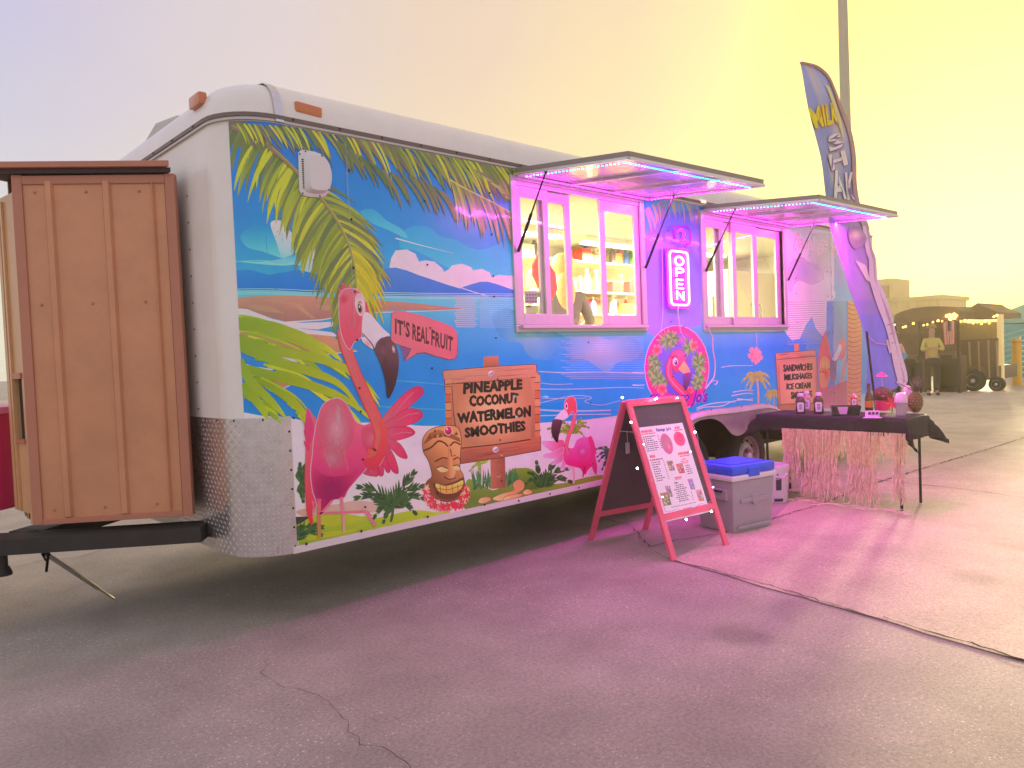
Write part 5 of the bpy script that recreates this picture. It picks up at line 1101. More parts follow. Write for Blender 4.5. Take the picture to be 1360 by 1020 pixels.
b = MB(); fbox(.05, .19, 1.495, 1.53, 0.0005, .012); fbox(.05, .19, 1.11, 1.135, .0005, .012); b.build('latch_frame', brown2, dr)
b = MB(); fbox(.062, .178, 1.135, 1.495, -.029, -.02); b.build('latch_recess', dark, dr)
# roof sheet with a drip edge
mirror = lambda p: Vector((p.x, 2*5.225-p.y, p.z))
b = MB(); o = n_c*.06
R0 = [A_+o, B_+o+u_*.30, mirror(B_)-Vector((.25, 0, 0)), mirror(A_)]
b.prism([p+Vector((0, 0, Z1)) for p in R0], (0, 0, .035)); b.build('roof_sheet', brown2, cab, bevel=.004)
b = MB(); b.prism([p+Vector((0, 0, Z1-.028)) for p in (A_+n_c*.035, B_+n_c*.035+u_*.2, mirror(B_), mirror(A_))], (0, 0, .027)); b.build('eave_board', mat('eave_dark', (70, 50, 48), .6), cab)
b = MB(); b.prism([mirror(A_)+Vector((0, 0, Z0)), mirror(B_)+Vector((0, 0, Z0)), mirror(B_)+Vector((0, 0, Z1-.03)), mirror(A_)+Vector((0, 0, Z1-.03))], (0, -.02, 0)); b.build('back_panel', brown, cab)
b = MB(); b.prism([p+Vector((0, 0, Z0+.002)) for p in (A_+Vector((-.05, .05, 0)), B_+Vector((.02, .05, 0)), Cf+Vector((.05, .05, 0)), mirror(B_), mirror(A_))], (0, 0, .02)); b.build('floor_board', mat('old_board', (150, 125, 90), .8, noise=.3), cab)
settle(cab)
# pink cooler tub seen at the extreme left edge behind the cabinet
tb = here('storage_tub', 'pink plastic tub standing on the tongue deck behind the brown cabinet', 'tub', (.35, 6.6, 0))
pc = PY(-38, 600, 5.9)
b = MB(); b.lathe((pc.x, pc.y, .0), [(.20, .66), (.25, .67), (.28, 1.25), (.29, 1.28), (.27, 1.28), (.25, 1.2), (.2, .7)], 24, cap=False); b.build('tub_body', mat('pink_plastic', (235, 40, 110), .4, coat=.2, linear=(.7, .03, .16)), tb, smooth=True)
b = MB(); b.lathe((pc.x, pc.y, 1.282), [(.32, 0), (.32, .04), (.02, .07)], 24); b.build('tub_lid', mat('pink_lid', (245, 120, 165), .4, linear=(.8, .25, .4)), tb, smooth=True)
settle(tb)
# stabiliser rod on the ground
rd = here('stabiliser_rod', 'thin grey metal rod leaning from the tongue down to the ground', 'rod', tuple(G(150, 794)))
ra, rb_2 = G(151, 795, .012), G(60, 735, .30)
rb_2 = cp(LW+.05, .5, .0) if False else PY(60, 735, 5.15)
b = MB(); mm = ra.lerp(rb_2, .25); b.tube([ra, mm], .008, 8); b.tube([mm, rb_2], .014, 8); b.build('tube', alu, rd, smooth=True)
b = MB(); b.tube([rb_2+Vector((-.02, 0, .03)), rb_2+Vector((.02, -.01, -.01)), rb_2+Vector((.0, 0, -.04)), rb_2+Vector((-.015, .0, 0)), rb_2+Vector((.02, 0, .02)), rb_2+Vector((0, 0, -.11))], .009, 6); b.build('cord_knot', mat('black_cord', (20, 20, 20), .9), rd)
settle(rd)
jk = here('tongue_jack', 'dark jack foot under the outer end of the trailer tongue', 'jack', (.62, 5.35, 0))
pj = PY(2, 735, 5.3); b = MB(); b.tube([(pj.x, pj.y, .36), (pj.x, pj.y, .5)], .03, 12); b.build('post', tong, jk, smooth=True); b = MB(); b.lathe((pj.x, pj.y, .34), [(.05, 0), (.05, .015), (.035, .05)], 16); b.build('foot', tong, jk); settle(jk)
# ================================================================ NEON SIGNS
YN = YP-.05
neon = mat('neon_white', (255, 250, 255), emit=2.6, ecol=(255, 225, 255)); neonm = mat('neon_magenta', (240, 20, 220), .3, emit=2.6, ecol=(245, 40, 235))
def on(px, py, Y=YN): return PY(px, py, Y)
sg = here('open_sign', 'glowing magenta neon sign reading OPEN hanging between the two windows', 'neon sign', tuple(on(902, 408)))
c4 = [on(889.5, 334), on(915.5, 331), on(915.5, 407), on(889.5, 406.5)]
xa, xb, za, zb = (c4[0].x+c4[3].x)/2, (c4[1].x+c4[2].x)/2, (c4[2].z+c4[3].z)/2, (c4[0].z+c4[1].z)/2
def rrect(x0, x1, z0, z1, r, y, n=6):
    P = []
    for cx_, cz_, a0 in ((x1-r, z1-r, 0), (x0+r, z1-r, 90), (x0+r, z0+r, 180), (x1-r, z0+r, 270)):
        for k in range(n+1): a = R(a0+90*k/n); P.append(Vector((cx_+r*math.cos(a), y, cz_+r*math.sin(a))))
    return P
b = MB(); b.prism(rrect(xa-.02, xb+.02, za-.02, zb+.02, .05, YN+.012), (0, .012, 0)); b.build('backing_board', mat('neon_board', (235, 20, 225), .25, coat=.4, emit=.8, ecol=(225, 20, 235)), sg)
P = rrect(xa+.012, xb-.012, za+.012, zb-.012, .045, YN); b = MB(); b.tube(P+[P[0], P[1]], .0085, 8); b.build('border_tube', neon, sg, smooth=True)
HL = (zb-za-.09)/4; wl = (xb-xa)*.42; xm = (xa+xb)/2
def letter(ch, zc_):
    h, w_ = HL*.37, wl/2; p = lambda x, z: (xm+x*w_, YN-.002, zc_+z*h); b = MB(); r = .0085
    if ch == 'O': Q = [p(math.cos(k/14*2*math.pi)*1.0, math.sin(k/14*2*math.pi)) for k in range(15)]; b.tube(Q, r, 8)
    if ch == 'P': b.tube([p(-.8, -1), p(-.8, 1)], r, 8); b.tube([p(-.8, 1), p(.3, 1), p(.9, .75), p(.9, .3), p(.3, .0), p(-.8, 0)], r, 8)
    if ch == 'E': b.tube([p(.8, 1), p(-.8, 1), p(-.8, -1), p(.8, -1)], r, 8); b.tube([p(-.8, 0), p(.6, 0)], r, 8)
    if ch == 'N': b.tube([p(-.8, -1), p(-.8, 1), p(.8, -1), p(.8, 1)], r, 8)
    b.build('letter_tube', neon, sg, smooth=True, label='glowing letter '+ch)
for k, ch in enumerate('OPEN'): letter(ch, zb-.045-HL*(k+.5))
settle(sg)
# shape above it: a dim magenta drink glass outline
s2 = here('drink_sign', 'dim magenta neon drink shape mounted just above the OPEN sign', 'neon sign', tuple(on(904, 330)))
Q = [on(*z8(x, y)) for x, y in ((212, 330), (205, 300), (208, 275), (230, 267), (270, 267), (290, 290), (290, 350), (270, 360), (262, 372))]
b = MB(); b.tube(Q, .010, 8); b.build('tube', mat('neon_violet', (120, 20, 220), .3, emit=.9, ecol=(120, 20, 235)), s2, smooth=True)
Q = [on(*z8(x, y)) for x, y in ((228, 290), (245, 282), (262, 300), (250, 330), (240, 345), (262, 340), (285, 360))]
b = MB(); b.tube(Q, .011, 8); b.build('inner_tube', neonm, s2, smooth=True); settle(s2)
# cords
def cord(pxs, Y, r, m, label, name='power_cord'):
    Q = smooth_loop(pxs, 5, False); o = MB().tube([PY(x, y, Y) for x, y in Q], r, 6).build(name, m, smooth=True); tag(o, label, 'cord'); return o
wc = mat('white_cord', (225, 215, 230), .5, linear=(.7, .66, .72))
cord(M(z8, '232 668 228 700 236 760 244 800 268 850'), YN, .0055, wc, 'pale cord hanging straight down from the OPEN sign')
cord(M(zL, '735 90 745 140 775 210 780 330 800 450 790 580 755 635 710 700'), YN, .006, wc, 'white cord drooping from the second window to the round logo')
cord(M(zL, '710 700 760 640 790 625 825 630 800 665'), YN, .005, wc, 'short loose white cord end curling beside the round logo')
cord(M(z8, '148 380 150 520 152 700 140 800'), YP-.012, .003, wc, 'thin wire running down left of the OPEN sign')

# ================================================================ SANDWICH BOARD
pink = mat('pink_paint', (238, 70, 110), .42, coat=.15, noise=.06, linear=(.86, .13, .22))
chalk = mat('chalkboard', (95, 88, 90), .55, noise=.15, nscale=5, linear=(.10, .088, .09))
sb = here('sandwich_board', 'pink framed a-frame menu board standing on the ground in front of the trailer', 'menu board', (4.78, 3.5, 0))
FL_, FR_ = G(895, 745), G(965, 725); BL_, BR_ = G(785, 717), G(857, 703)
HB = 1.17; tm = [(a+b_)/2 for a, b_ in ((FL_, BL_), (FR_, BR_))]
TL_, TR_ = PY(832, 533, 3.50), PY(902, 527, 3.43); TL_.z = TR_.z = (TL_.z+TR_.z)/2
def panel_frame(fl_, fr_, tl_, tr_, rail_t, off):
    nrm_ = (fr_-fl_).cross(tl_-fl_).normalized(); nrm_ = nrm_ if nrm_.y < 0 else -nrm_
    if off < 0: nrm_ = nrm_
    b = MB(); b.bar(fl_, tl_, .05, .022, nrm_); o = b.build('leg', pink, sb, bevel=.002)
    b = MB(); b.bar(fr_, tr_, .05, .022, nrm_); b.build('leg', pink, sb, bevel=.002)
    L = lambda s, t: (fl_.lerp(tl_, t)).lerp(fr_.lerp(tr_, t), s)
    b = MB(); b.bar(L(.03, .985), L(.97, .985), .05, .021, nrm_); b.build('top_rail', pink, sb, bevel=.002)
    b = MB(); b.bar(L(.03, rail_t), L(.97, rail_t), .05, .021, nrm_); b.build('bottom_rail', pink, sb, bevel=.002)
    return L, nrm_
# which axis: bar() uses x for width; orient so the broad side lies in the panel
Lf, nf = panel_frame(FL_, FR_, TL_+Vector((0, -.015, 0)), TR_+Vector((0, -.015, 0)), .262, 1)
b = MB(); b.prism([Lf(.04, .265), Lf(.96, .265), Lf(.96, .98), Lf(.04, .98)], -nf*.006); b.build('chalk_panel', chalk, sb)
Lb, nb_ = panel_frame(BL_, BR_, TL_+Vector((0, .02, 0)), TR_+Vector((0, .02, 0)), .2, -1)
b = MB(); b.prism([Lb(.04, .21), Lb(.96, .21), Lb(.96, .98), Lb(.04, .98)], nb_*.006); b.build('back_panel', chalk, sb)
for k, s_ in enumerate((0.02, .98)):
    b = MB(); b.bar(Lf(s_, .80), Lb(s_, .80), .012, .003); b.build('spreader', alu, sb)
def hitplane(px, py, p0, n0):
    d = ray(px, py); o_ = Vector((0, 0, CAMH)); return o_+d*((p0-o_).dot(n0)/d.dot(n0))
ex = (FR_-FL_).normalized(); ey = nf.cross(ex); ey = ey if ey.z > 0 else -ey
def pu_uv(x, y): h = hitplane(x, y, FL_, nf)-FL_; return (h.dot(ex), h.dot(ey))
def pu_3d(u, v, h): return tuple(FL_+ex*u+ey*v+nf*(h+.004))
INK_GAIN = 1.15
pp = Print(pu_uv, pu_3d, base=.001, step=.00004)
qm = [z for z in M(zM, '38 160 372 122 580 792 250 868')]
def mq(s, t):   # poster coordinates 0..1 -> photo
    a = Vector(qm[0]).lerp(Vector(qm[1]), s); c = Vector(qm[3]).lerp(Vector(qm[2]), s); return tuple(a.lerp(c, t))
def inv(x, y):  # zM pixels -> poster coordinates (affine enough)
    P_ = Vector(zM(x, y)); s, t = .5, .5
    for _ in range(12):
        e = Vector(mq(s, t))-P_; ds = (Vector(mq(s+.01, t))-Vector(mq(s, t)))/.01; dt = (Vector(mq(s, t+.01))-Vector(mq(s, t)))/.01
        det = ds.x*dt.y-ds.y*dt.x; s -= (e.x*dt.y-e.y*dt.x)/det; t -= (ds.x*e.y-ds.y*e.x)/det
    return s, t
Print.layer = 0
pp.poly([mq(0, 0), mq(1, 0), mq(1, 1), mq(0, 1)], (240, 232, 236), (236, 222, 228), ('l', mq(0, 0), mq(0, 1)))
rp = random.Random(3)
def head(s_, x, y, w_, h, c): q = [mq(x, y), mq(x+w_, y), mq(x+w_, y+h), mq(x, y+h)]; pp.text(s_, q, c, .05)
head('Flamingo', .38, .03, .2, .045, (110, 80, 150)); head("Jo's", .60, .03, .11, .045, (110, 80, 150))
def lines(x, y, w_, n, dy=.022, c=(70, 50, 60), h=.009, ce=False):
    for k in range(n):
        ll = w_*rp.uniform(.55, 1); xx = x+(w_-ll)/2 if ce else x; a = xx
        while a < xx+ll:
            l_ = rp.uniform(.015, .05); pp.poly([mq(a, y+k*dy), mq(min(a+l_, xx+ll), y+k*dy), mq(min(a+l_, xx+ll), y+k*dy+h), mq(a, y+k*dy+h)], c, a=.8); a += l_+.012
def bold(x, y, w_, h, c=(214, 40, 70)):
    a = x
    while a < x+w_-.01: l_ = rp.uniform(.012, .028); pp.poly([mq(a, y), mq(a+l_, y), mq(a+l_, y+h), mq(a, y+h)], c); a += l_+.008
bold(.04, .035, .27, .026); bold(.04, .068, .3, .012, (214, 60, 90)); bold(.80, .035, .12, .026); bold(.76, .068, .2, .012)
lines(.04, .10, .3, 8, .021); lines(.37, .10, .03, 7, .022)
bold(.07, .30, .12, .028); lines(.05, .345, .33, 1, c=(180, 40, 70), h=.014); lines(.06, .375, .24, 9, .024); lines(.33, .37, .02, 9, .024)
bold(.70, .315, .26, .028); bold(.72, .352, .22, .012); bold(.74, .385, .1, .015, (226, 60, 110)); lines(.7, .41, .2, 2, .018, (226, 60, 110)); lines(.76, .46, .14, 5, .022, ce=True)
def blob(x, y, rx, ry, c0, c1, n=16, jag=.0):
    pp.poly([mq(x+rx*math.cos(k/n*6.283)*rp.uniform(1-jag, 1), y+ry*math.sin(k/n*6.283)*rp.uniform(1-jag, 1)) for k in range(n)], c0, c1, ('r', mq(x, y), 5), grid=4)
blob(.52, .205, .125, .115, (245, 130, 170), (245, 130, 170)); blob(.52, .205, .115, .107, (160, 180, 130), (190, 120, 150)); pp.ribbon([mq(.49, .16), mq(.52, .15), mq(.55, .19), mq(.51, .24), mq(.53, .29)], 1.6, 3.4, (240, 90, 140)); blob(.55, .24, .035, .05, (250, 150, 180), (240, 100, 140))
blob(.83, .17, .13, .085, (250, 60, 110), (245, 90, 130), 22, .12); blob(.85, .16, .06, .05, (255, 110, 150), (250, 50, 100), 12, .3)
for x, y, w_, h, ca, cb in ((.40, .385, .13, .11, (170, 150, 120), (110, 130, 90)), (.58, .43, .15, .11, (220, 130, 110), (180, 80, 90)), (.73, .61, .11, .12, (180, 160, 190), (120, 130, 160)), (.20, .64, .11, .12, (170, 150, 120), (120, 100, 100)), (.05, .70, .18, .14, (190, 150, 110), (110, 130, 80)), (.83, .74, .13, .13, (226, 180, 120), (190, 120, 90))):
    pp.poly([mq(x, y), mq(x+w_, y+.004), mq(x+w_-.005, y+h), mq(x+.008, y+h-.004)], ca, cb, ('l', mq(x, y), mq(x+w_, y+h)))
    for k in range(14): blob(x+rp.uniform(.02, w_-.02), y+rp.uniform(.015, h-.015), rp.uniform(.01, .03), rp.uniform(.01, .025), tuple(rp.randint(90, 240) for _ in range(3)), ca, 7, .3)
bold(.47, .565, .15, .02); bold(.47, .588, .15, .01, (240, 120, 140)); lines(.42, .62, .12, 1, h=.014); lines(.36, .65, .32, 9, .021, ce=True); lines(.72, .75, .02, 5, .02); lines(.2, .865, .65, 1, h=.005)
bold(.44, .905, .2, .02); lines(.06, .94, .9, 2, .018, ce=True); pp.poly([mq(.08, .975), mq(.42, .965), mq(.42, .98), mq(.08, .99)], (70, 110, 200))
lines(.45, .975, .2, 1)
post = pp.build('menu_poster', PAPER, sb)
# faint chalk scrawl above the poster
pp.text('', qm, (0, 0, 0)) if False else None
for k in range(5):
    x = 140+k*40; pp.ribbon(smooth_loop(M(zM, f'{x} 85 {x+12} 70 {x+18} 92 {x+30} 80'), 3, False), .5, .4, (150, 146, 150), a=.5)
pp.build('chalk_scrawl', PAPER, sb)
# hanging tag
tg = PY(*z6(873, 600), 3.62); b = MB(); b.box(PY(*z6(872, 622), 3.62), (.045, .004, .085)); b.build('price_tag', mat('tag_paper', (225, 215, 222), .6, linear=(.7, .65, .68)), sb)
b = MB(); b.tube([PY(*z6(868, 540), 3.6), PY(*z6(872, 600), 3.62)], .0025, 5); b.build('tag_string', MATS['white_cord'], sb)
settle(sb)
# fairy lights wound on the board
fl_ = here('fairy_lights', 'string of tiny white fairy lights wound round the pink sandwich board', 'fairy lights', tuple(TL_))
bulb = mat('fairy_bulb', (255, 255, 255), emit=30, ecol=(225, 225, 255))
way = [Lf(0, .99)+nf*.02, Lf(.5, 1.0)+nf*.03, Lf(1.0, .99)+nf*.02, Lf(1.02, .8)+nf*.03, Lf(1.0, .62)+nf*.03, Lf(1.03, .45)+nf*.02, Lf(1.0, .3)+nf*.03, Lf(.5, .28)+nf*.035, Lf(.05, .3)+nf*.03, Lf(-.03, .5)+nf*.03, Lf(.0, .7)+nf*.03, Lf(-.02, .85)+nf*.02, Lf(0, .99)+nf*.02]
wy = []
for a, c in zip(way, way[1:]):
    for k in range(5): t = k/5; wy.append(a.lerp(c, t)+Vector((rp.uniform(-.008, .008), rp.uniform(-.008, 0), rp.uniform(-.02, .01))))
b = MB(); b.tube(wy, .0022, 4); b.build('wire', mat('clear_wire', (190, 180, 190), .4, linear=(.5, .45, .5)), fl_)
bulbs = [(826.5, 528, 3.45), (872, 529, 3.43), (838, 561, 3.42), (923, 574, 3.22), (846.5, 622, 3.30), (945, 679, 3.1), (911.5, 690, 3.12), (947, 647, 3.15), (900, 528, 3.42), (855, 590, 3.3), (917, 600, 3.2), (870, 530, 3.44), (880, 660, 3.15)]
for x, y, Y in bulbs: b = MB(); b.ball(PY(x, y, Y-.02), .0085 if (x, y) in ((826.5, 528), (872, 529), (838, 561), (923, 574), (911.5, 690), (945, 679), (846.5, 622)) else .005, sub=1); b.build('bulb', bulb, fl_)
settle(fl_)

# ================================================================ COOLER
ck = Vector((G(975, 711).x, G(975, 711).y, 0)); cr_ = G(1029, 699); cu2 = (cr_-ck).normalized(); cu2.z = 0; cn = Vector((-cu2.y, cu2.x, 0)); cn = cn if cn.y > 0 else -cn
co = here('cooler', 'grey cool box with white rim and blue lid standing beside the sandwich board', 'cool box', tuple(ck+cu2*.25+cn*.2))
cw, cd_, chh = .50, .42, .475
def cc(u, v, z): return ck+cu2*u+cn*v+Vector((0, 0, z))
def cbx(u0, u1, v0, v1, z0, z1, tp=0): b = MB(); lo4 = [cc(u0+tp, v0+tp, z0), cc(u1-tp, v0+tp, z0), cc(u1-tp, v1-tp, z0), cc(u0+tp, v1-tp, z0)]; hi4 = [cc(u0, v0, z1), cc(u1, v0, z1), cc(u1, v1, z1), cc(u0, v1, z1)]; A_1 = [b.bm.verts.new(p) for p in lo4]; B_1 = [b.bm.verts.new(p) for p in hi4]; b.bm.faces.new(A_1[::-1]); b.bm.faces.new(B_1); [b.bm.faces.new((A_1[k], A_1[(k+1) % 4], B_1[(k+1) % 4], B_1[k])) for k in range(4)]; return b
gp_ = mat('grey_plastic', (150, 140, 150), .5, coat=.1, noise=.05, linear=(.38, .345, .37)); blu = mat('blue_plastic', (30, 70, 225), .4, coat=.2, noise=.06, linear=(.03, .11, .85))
bd = cbx(0, cw, 0, cd_, .002, .43, .025).build('body', gp_, co, bevel=.02, smooth=True)
cbx(-.012, cw+.012, -.012, cd_+.012, .4305, .475).build('rim', mat('white_plastic', (225, 215, 228), .4, coat=.2, linear=(.74, .7, .75)), co, bevel=.01, smooth=True)
ld = cbx(-.005, cw+.005, -.005, cd_+.005, .4755, .555).build('lid', blu, co, bevel=.022, smooth=True)
cbx(.05, cw-.05, .05, cd_-.05, .5555, .562).build('lid_panel', blu, ld, bevel=.003)
cbx(cw*.35, cw*.6, -.02, -.004, .455, .53).build('latch', blu, ld, bevel=.005)
b = cbx(.09, cw-.09, -.008, .02, .245, .28); b.build('side_rib', gp_, bd, bevel=.006)
b = MB(); p = cc(cw*.5, .006, .265); b.tube([p, p-cn*.022], [.045, .04], 20); b.build('badge', gp_, bd)
cbx(.06, cw-.06, .005, .02, .035, .06).build('foot_groove', gp_, bd, bevel=.004)
cbx(-.016, .02, .06, cd_-.06, .27, .36).build('end_panel', gp_, bd, bevel=.008)
cbx(-.03, -.012, .10, cd_-.10, .335, .35).build('handle', dark, co, bevel=.004)
settle(co)
# ================================================================ BUCKET
bk = here('bucket', 'white plastic bucket with lid standing between the cooler and the table', 'bucket', (6.72, 3.56, 0)); bp_ = G(1042, 667)
bx_, by_ = 6.80, 3.60; bwh = mat('bucket_plastic', (225, 205, 232), .4, coat=.2, noise=.04, linear=(.72, .66, .73))
b = MB(); b.lathe((bx_, by_, 0), [(.122, .003), (.126, .01), (.143, .31), (.148, .312), (.148, .33), (.1435, .332), (.144, .35)], 36); bb = b.build('body', bwh, bk, smooth=True)
b = MB(); b.lathe((bx_, by_, .348), [(.151, -.02), (.153, .0), (.151, .018), (.14, .02), (.138, .012), (.001, .012)], 36, cap=False); b.build('lid', bwh, bk, smooth=True)
def on_bucket(px0, px1, z0, z1, m, name):
    a0 = math.atan2(-by_, -bx_); b = MB(); n = 5; L = []
    for k in range(n+1): a = a0+R(px0+(px1-px0)*k/n); L.append((math.cos(a), math.sin(a)))
    for (x0, y0), (x1, y1) in zip(L, L[1:]):
        r0, r1 = .127+z0*.055+.0018, .127+z1*.055+.0018
        b.quad((bx_+x0*r0, by_+y0*r0, z0), (bx_+x1*r0, by_+y1*r0, z0), (bx_+x1*r1, by_+y1*r1, z1), (bx_+x0*r1, by_+y0*r1, z1))
    b.build(name, m, bb)
lbl = mat('dark_label', (60, 50, 66), .6, linear=(.05, .04, .06)); on_bucket(10, 32, .13, .25, lbl, 'label'); on_bucket(2, 40, .02, .05, lbl, 'foot_label'); on_bucket(14, 20, .275, .29, lbl, 'crest')
b = MB(); b.tube([(bx_+.15*math.cos(a), by_+.15*math.sin(a), .30-.07*math.sin(max(0, min(math.pi, (a-2.2)/2.6*math.pi)))) for a in [2.2+2.6*k/16 for k in range(17)]], .003, 6); b.build('handle', alu, bk)
settle(bk)

# ================================================================ TABLE
TZ = .83
tb_ = here('folding_table', 'long folding table with thin black legs beside the trailer wheels', 'table', (7.0, 3.0, 0))
t0, t1, t2 = G(1210, 556, TZ), G(1242, 553.5, TZ), G(1040, 551, TZ)
tx = Vector((t2.x-t0.x, t2.y-t0.y, 0)); ta = Vector((6.98, 2.44, 0)); tl = Vector((.02, 1.0, 0)).normalized(); tw = Vector((1, -.02, 0)); TLn, TWd = 1.42, .50
def tp_(s, w_, z): return ta+tl*s+tw*w_+Vector((0, 0, z))
b = MB(); b.prism([tp_(0, 0, TZ-.045), tp_(0, TWd, TZ-.045), tp_(TLn, TWd, TZ-.045), tp_(TLn, 0, TZ-.045)], (0, 0, .04)); b.build('table_top', blackmetal, tb_, bevel=.004)
for s, w_ in ((.06, .03), (.06, TWd-.03), (TLn-.08, .03), (TLn-.08, TWd-.03)):
    b = MB(); b.tube([tp_(s, w_, .0), tp_(s, w_, TZ-.046)], .0125, 8); b.build('leg', blackmetal, tb_, smooth=True)
settle(tb_)
# black cloth
clm = mat('black_cloth', (40, 34, 44), .85, noise=.15, nscale=6, linear=(.022, .019, .025), bump=.2, bscale=15)
bm = bmesh.new(); nx, ny = 46, 26; rc = random.Random(8)
ov = .17; V = {}
for i in range(nx+1):
    for j in range(ny+1):
        s = -.20+(TLn+.28)*i/nx; w_ = -ov+(TWd+2*ov)*j/ny
        ds = max(0, -s, s-TLn); dw = max(0, -w_, w_-TWd); dz = ds+dw if (ds == 0 or dw == 0) else max(ds, dw)*1.15+min(ds, dw)*.35
        ps = min(max(s, -.004), TLn+.004); pw = min(max(w_, -.004), TWd+.004)
        fold = .012*math.sin(s*21+1)*min(1, dw/.1) + .008*math.sin(s*47)*min(1, dw/.12); fold2 = .014*math.sin(w_*24)*min(1, ds/.1)
        both = min(ds, dw)
        ps += (1 if s > TLn else -1)*(abs(fold2)+both*.75 if ds > 0 else 0); pw += (1 if w_ > TWd else -1)*(abs(fold)+.004+both*.75 if dw > 0 else 0)
        z = TZ+.001-dz*.97
        if 0 < ds and dw == 0: z = TZ+.001-ds
        V[i, j] = bm.verts.new(tp_(ps, pw, z+rc.uniform(-.001, .001)*(dz == 0)))
for i in range(nx):
    for j in range(ny): bm.faces.new((V[i, j], V[i+1, j], V[i+1, j+1], V[i, j+1]))
me = bpy.data.meshes.new('tablecloth'); bm.to_mesh(me); bm.free(); me.shade_smooth(); me.materials.append(clm); cl_o = bpy.data.objects.new('tablecloth', me); link(cl_o); tag(cl_o, 'black cloth draped over the folding table with its corners hanging', 'tablecloth')
md = cl_o.modifiers.new('solid', 'SOLIDIFY'); md.thickness = .003
# raffia skirt
sk = here('grass_skirt', 'straw coloured raffia grass skirt hanging in tufts under the black table edge', 'grass skirt', tuple(tp_(.8, 0, 0)))
straw = mat('straw', (220, 190, 120), .7, noise=.25, nscale=30, linear=(.82, .68, .38)); lit_straw = mat('led_lit_straw', (240, 160, 165), .7, noise=.2, nscale=30, linear=(.84, .62, .50));  # lower strands: pink LED light put into the straw colour
rk = random.Random(21); cnt = 0; stuffs = MB(); stuffp = MB()
tufts = [(.01, .10, .25, .62), (.22, .52, .0, .68), (.56, .95, .02, .66), (.95, 1.14, .03, .52)]
for (s0, s1, _, zlen) in tufts:
    n = int((s1-s0)*330)+16
    for k in range(n):
        s = rk.uniform(s0, s1); cx_ = (s0+s1)/2; L_ = zlen*rk.uniform(.75, 1.05); P = []; x = s+rk.uniform(-.01, .01); o = -.012-rk.random()*.04; ph = rk.uniform(0, 6); amp = rk.uniform(.003, .02)
        for q in range(11):
            t_ = q/10; P.append(tp_(x+(cx_-s)*.25*math.sin(t_*3.1)+amp*math.sin(ph+t_*rk.uniform(6, 9))*t_+rk.uniform(-.006, .006)*t_*2, o-.03*t_*rk.uniform(-1, 1.4), max(.012+rk.random()*.015, TZ-.13-L_*t_)))
        wd = rk.uniform(.0018, .0042); v = Vector((rk.uniform(-.5, .5), 1, 0)).normalized()
        for B_2, rng_ in ((stuffs, range(0, 5)), (stuffp, range(5, 10))):
            for q in rng_: B_2.quad(P[q]-v*wd, P[q]+v*wd, P[q+1]+v*wd, P[q+1]-v*wd)
for k in range(330):
    s = rk.uniform(-.02, 1.14); L_ = rk.uniform(.08, .30); o = -.01-rk.random()*.03; dx = rk.uniform(-.03, .03); wd = rk.uniform(.0018, .004)
    P = [tp_(s+dx*(q/4)**1.5, o-.02*(q/4)*rk.random(), TZ-.13-L_*q/4) for q in range(5)]
    for q in range(4): stuffs.quad(P[q]-tl*wd, P[q]+tl*wd, P[q+1]+tl*wd, P[q+1]-tl*wd)
for k in range(46):
    s = rk.uniform(.02, 1.1); x, y = s, -rk.uniform(.0, .16); P = [tp_(x+rk.uniform(-.01, .01)*q+.02*q*math.cos(k), y-.015*q*math.sin(k*1.3), .014+.012*rk.random()) for q in range(7)]
    for q in range(6): stuffp.quad(P[q]+Vector((0, 0, -.003)), P[q]+Vector((.003, 0, .003)), P[q+1]+Vector((.003, 0, .003)), P[q+1]+Vector((0, 0, -.003)))
stuffs.build('straw_strand', straw, sk, kind='stuff'); stuffp.build('led_lit_strand', lit_straw, sk, kind='stuff'); settle(sk)

# ================================================================ THINGS ON THE TABLE
def base(px, py): p = G(px, py, TZ+.004); return Vector((p.x, p.y, TZ+.004))
cap_p = mat('bottle_cap', (235, 190, 240), .4, coat=.2, linear=(.75, .55, .78)); sauce = mat('dark_sauce', (80, 40, 36), .3, coat=.4, linear=(.09, .03, .025)); lab = mat('bottle_label', (235, 215, 240), .5, linear=(.78, .7, .8))
def bottle(px, py, h, r, label, bodym=sauce, capm=cap_p, glassy=False):
    p = base(px, py); o = here('bottle', label, 'bottle', tuple(p), 'sauce bottles on the black table')
    b = MB(); b.lathe(p, [(r*.9, 0), (r, .008), (r*.86, h*.38), (r*.98, h*.6), (r*.82, h*.74), (r*.42, h*.82), (r*.40, h*.86)], 20); bo = b.build('body', bodym, o, smooth=True)
    b = MB(); b.lathe(p, [(r*.58, h*.84), (r*.58, h*.95), (r*.46, h)], 16); b.build('cap', capm, o, smooth=True)
    d = Vector((-p.x, -p.y, 0)).normalized(); q = Vector((-d.y, d.x, 0)); c = p+d*(r*1.01+.001)
    b = MB(); b.prism([c-q*r*.55+Vector((0, 0, h*.10)), c+q*r*.55+Vector((0, 0, h*.10)), c+q*r*.66+Vector((0, 0, h*.48)), c+q*r*.5+Vector((0, 0, h*.56)), c-q*r*.5+Vector((0, 0, h*.56)), c-q*r*.66+Vector((0, 0, h*.48))], -d*.002); b.build('label', lab, bo)
    b = MB()
    for k, zz in enumerate((.42, .36, .28, .22)): b.prism([c+d*.001-q*r*(.3-.05*(k % 2))+Vector((0, 0, h*zz)), c+d*.001+q*r*(.3-.05*(k % 2))+Vector((0, 0, h*zz)), c+d*.001+q*r*.25+Vector((0, 0, h*(zz+.03))), c+d*.001-q*r*.25+Vector((0, 0, h*(zz+.03)))], -d*.0005)
    b.build('label_print', lbl, bo)
    return settle(o)
bottle(1063.5, 549, .20, .050, 'dark sauce bottle with pale cap standing nearest the trailer wheels')
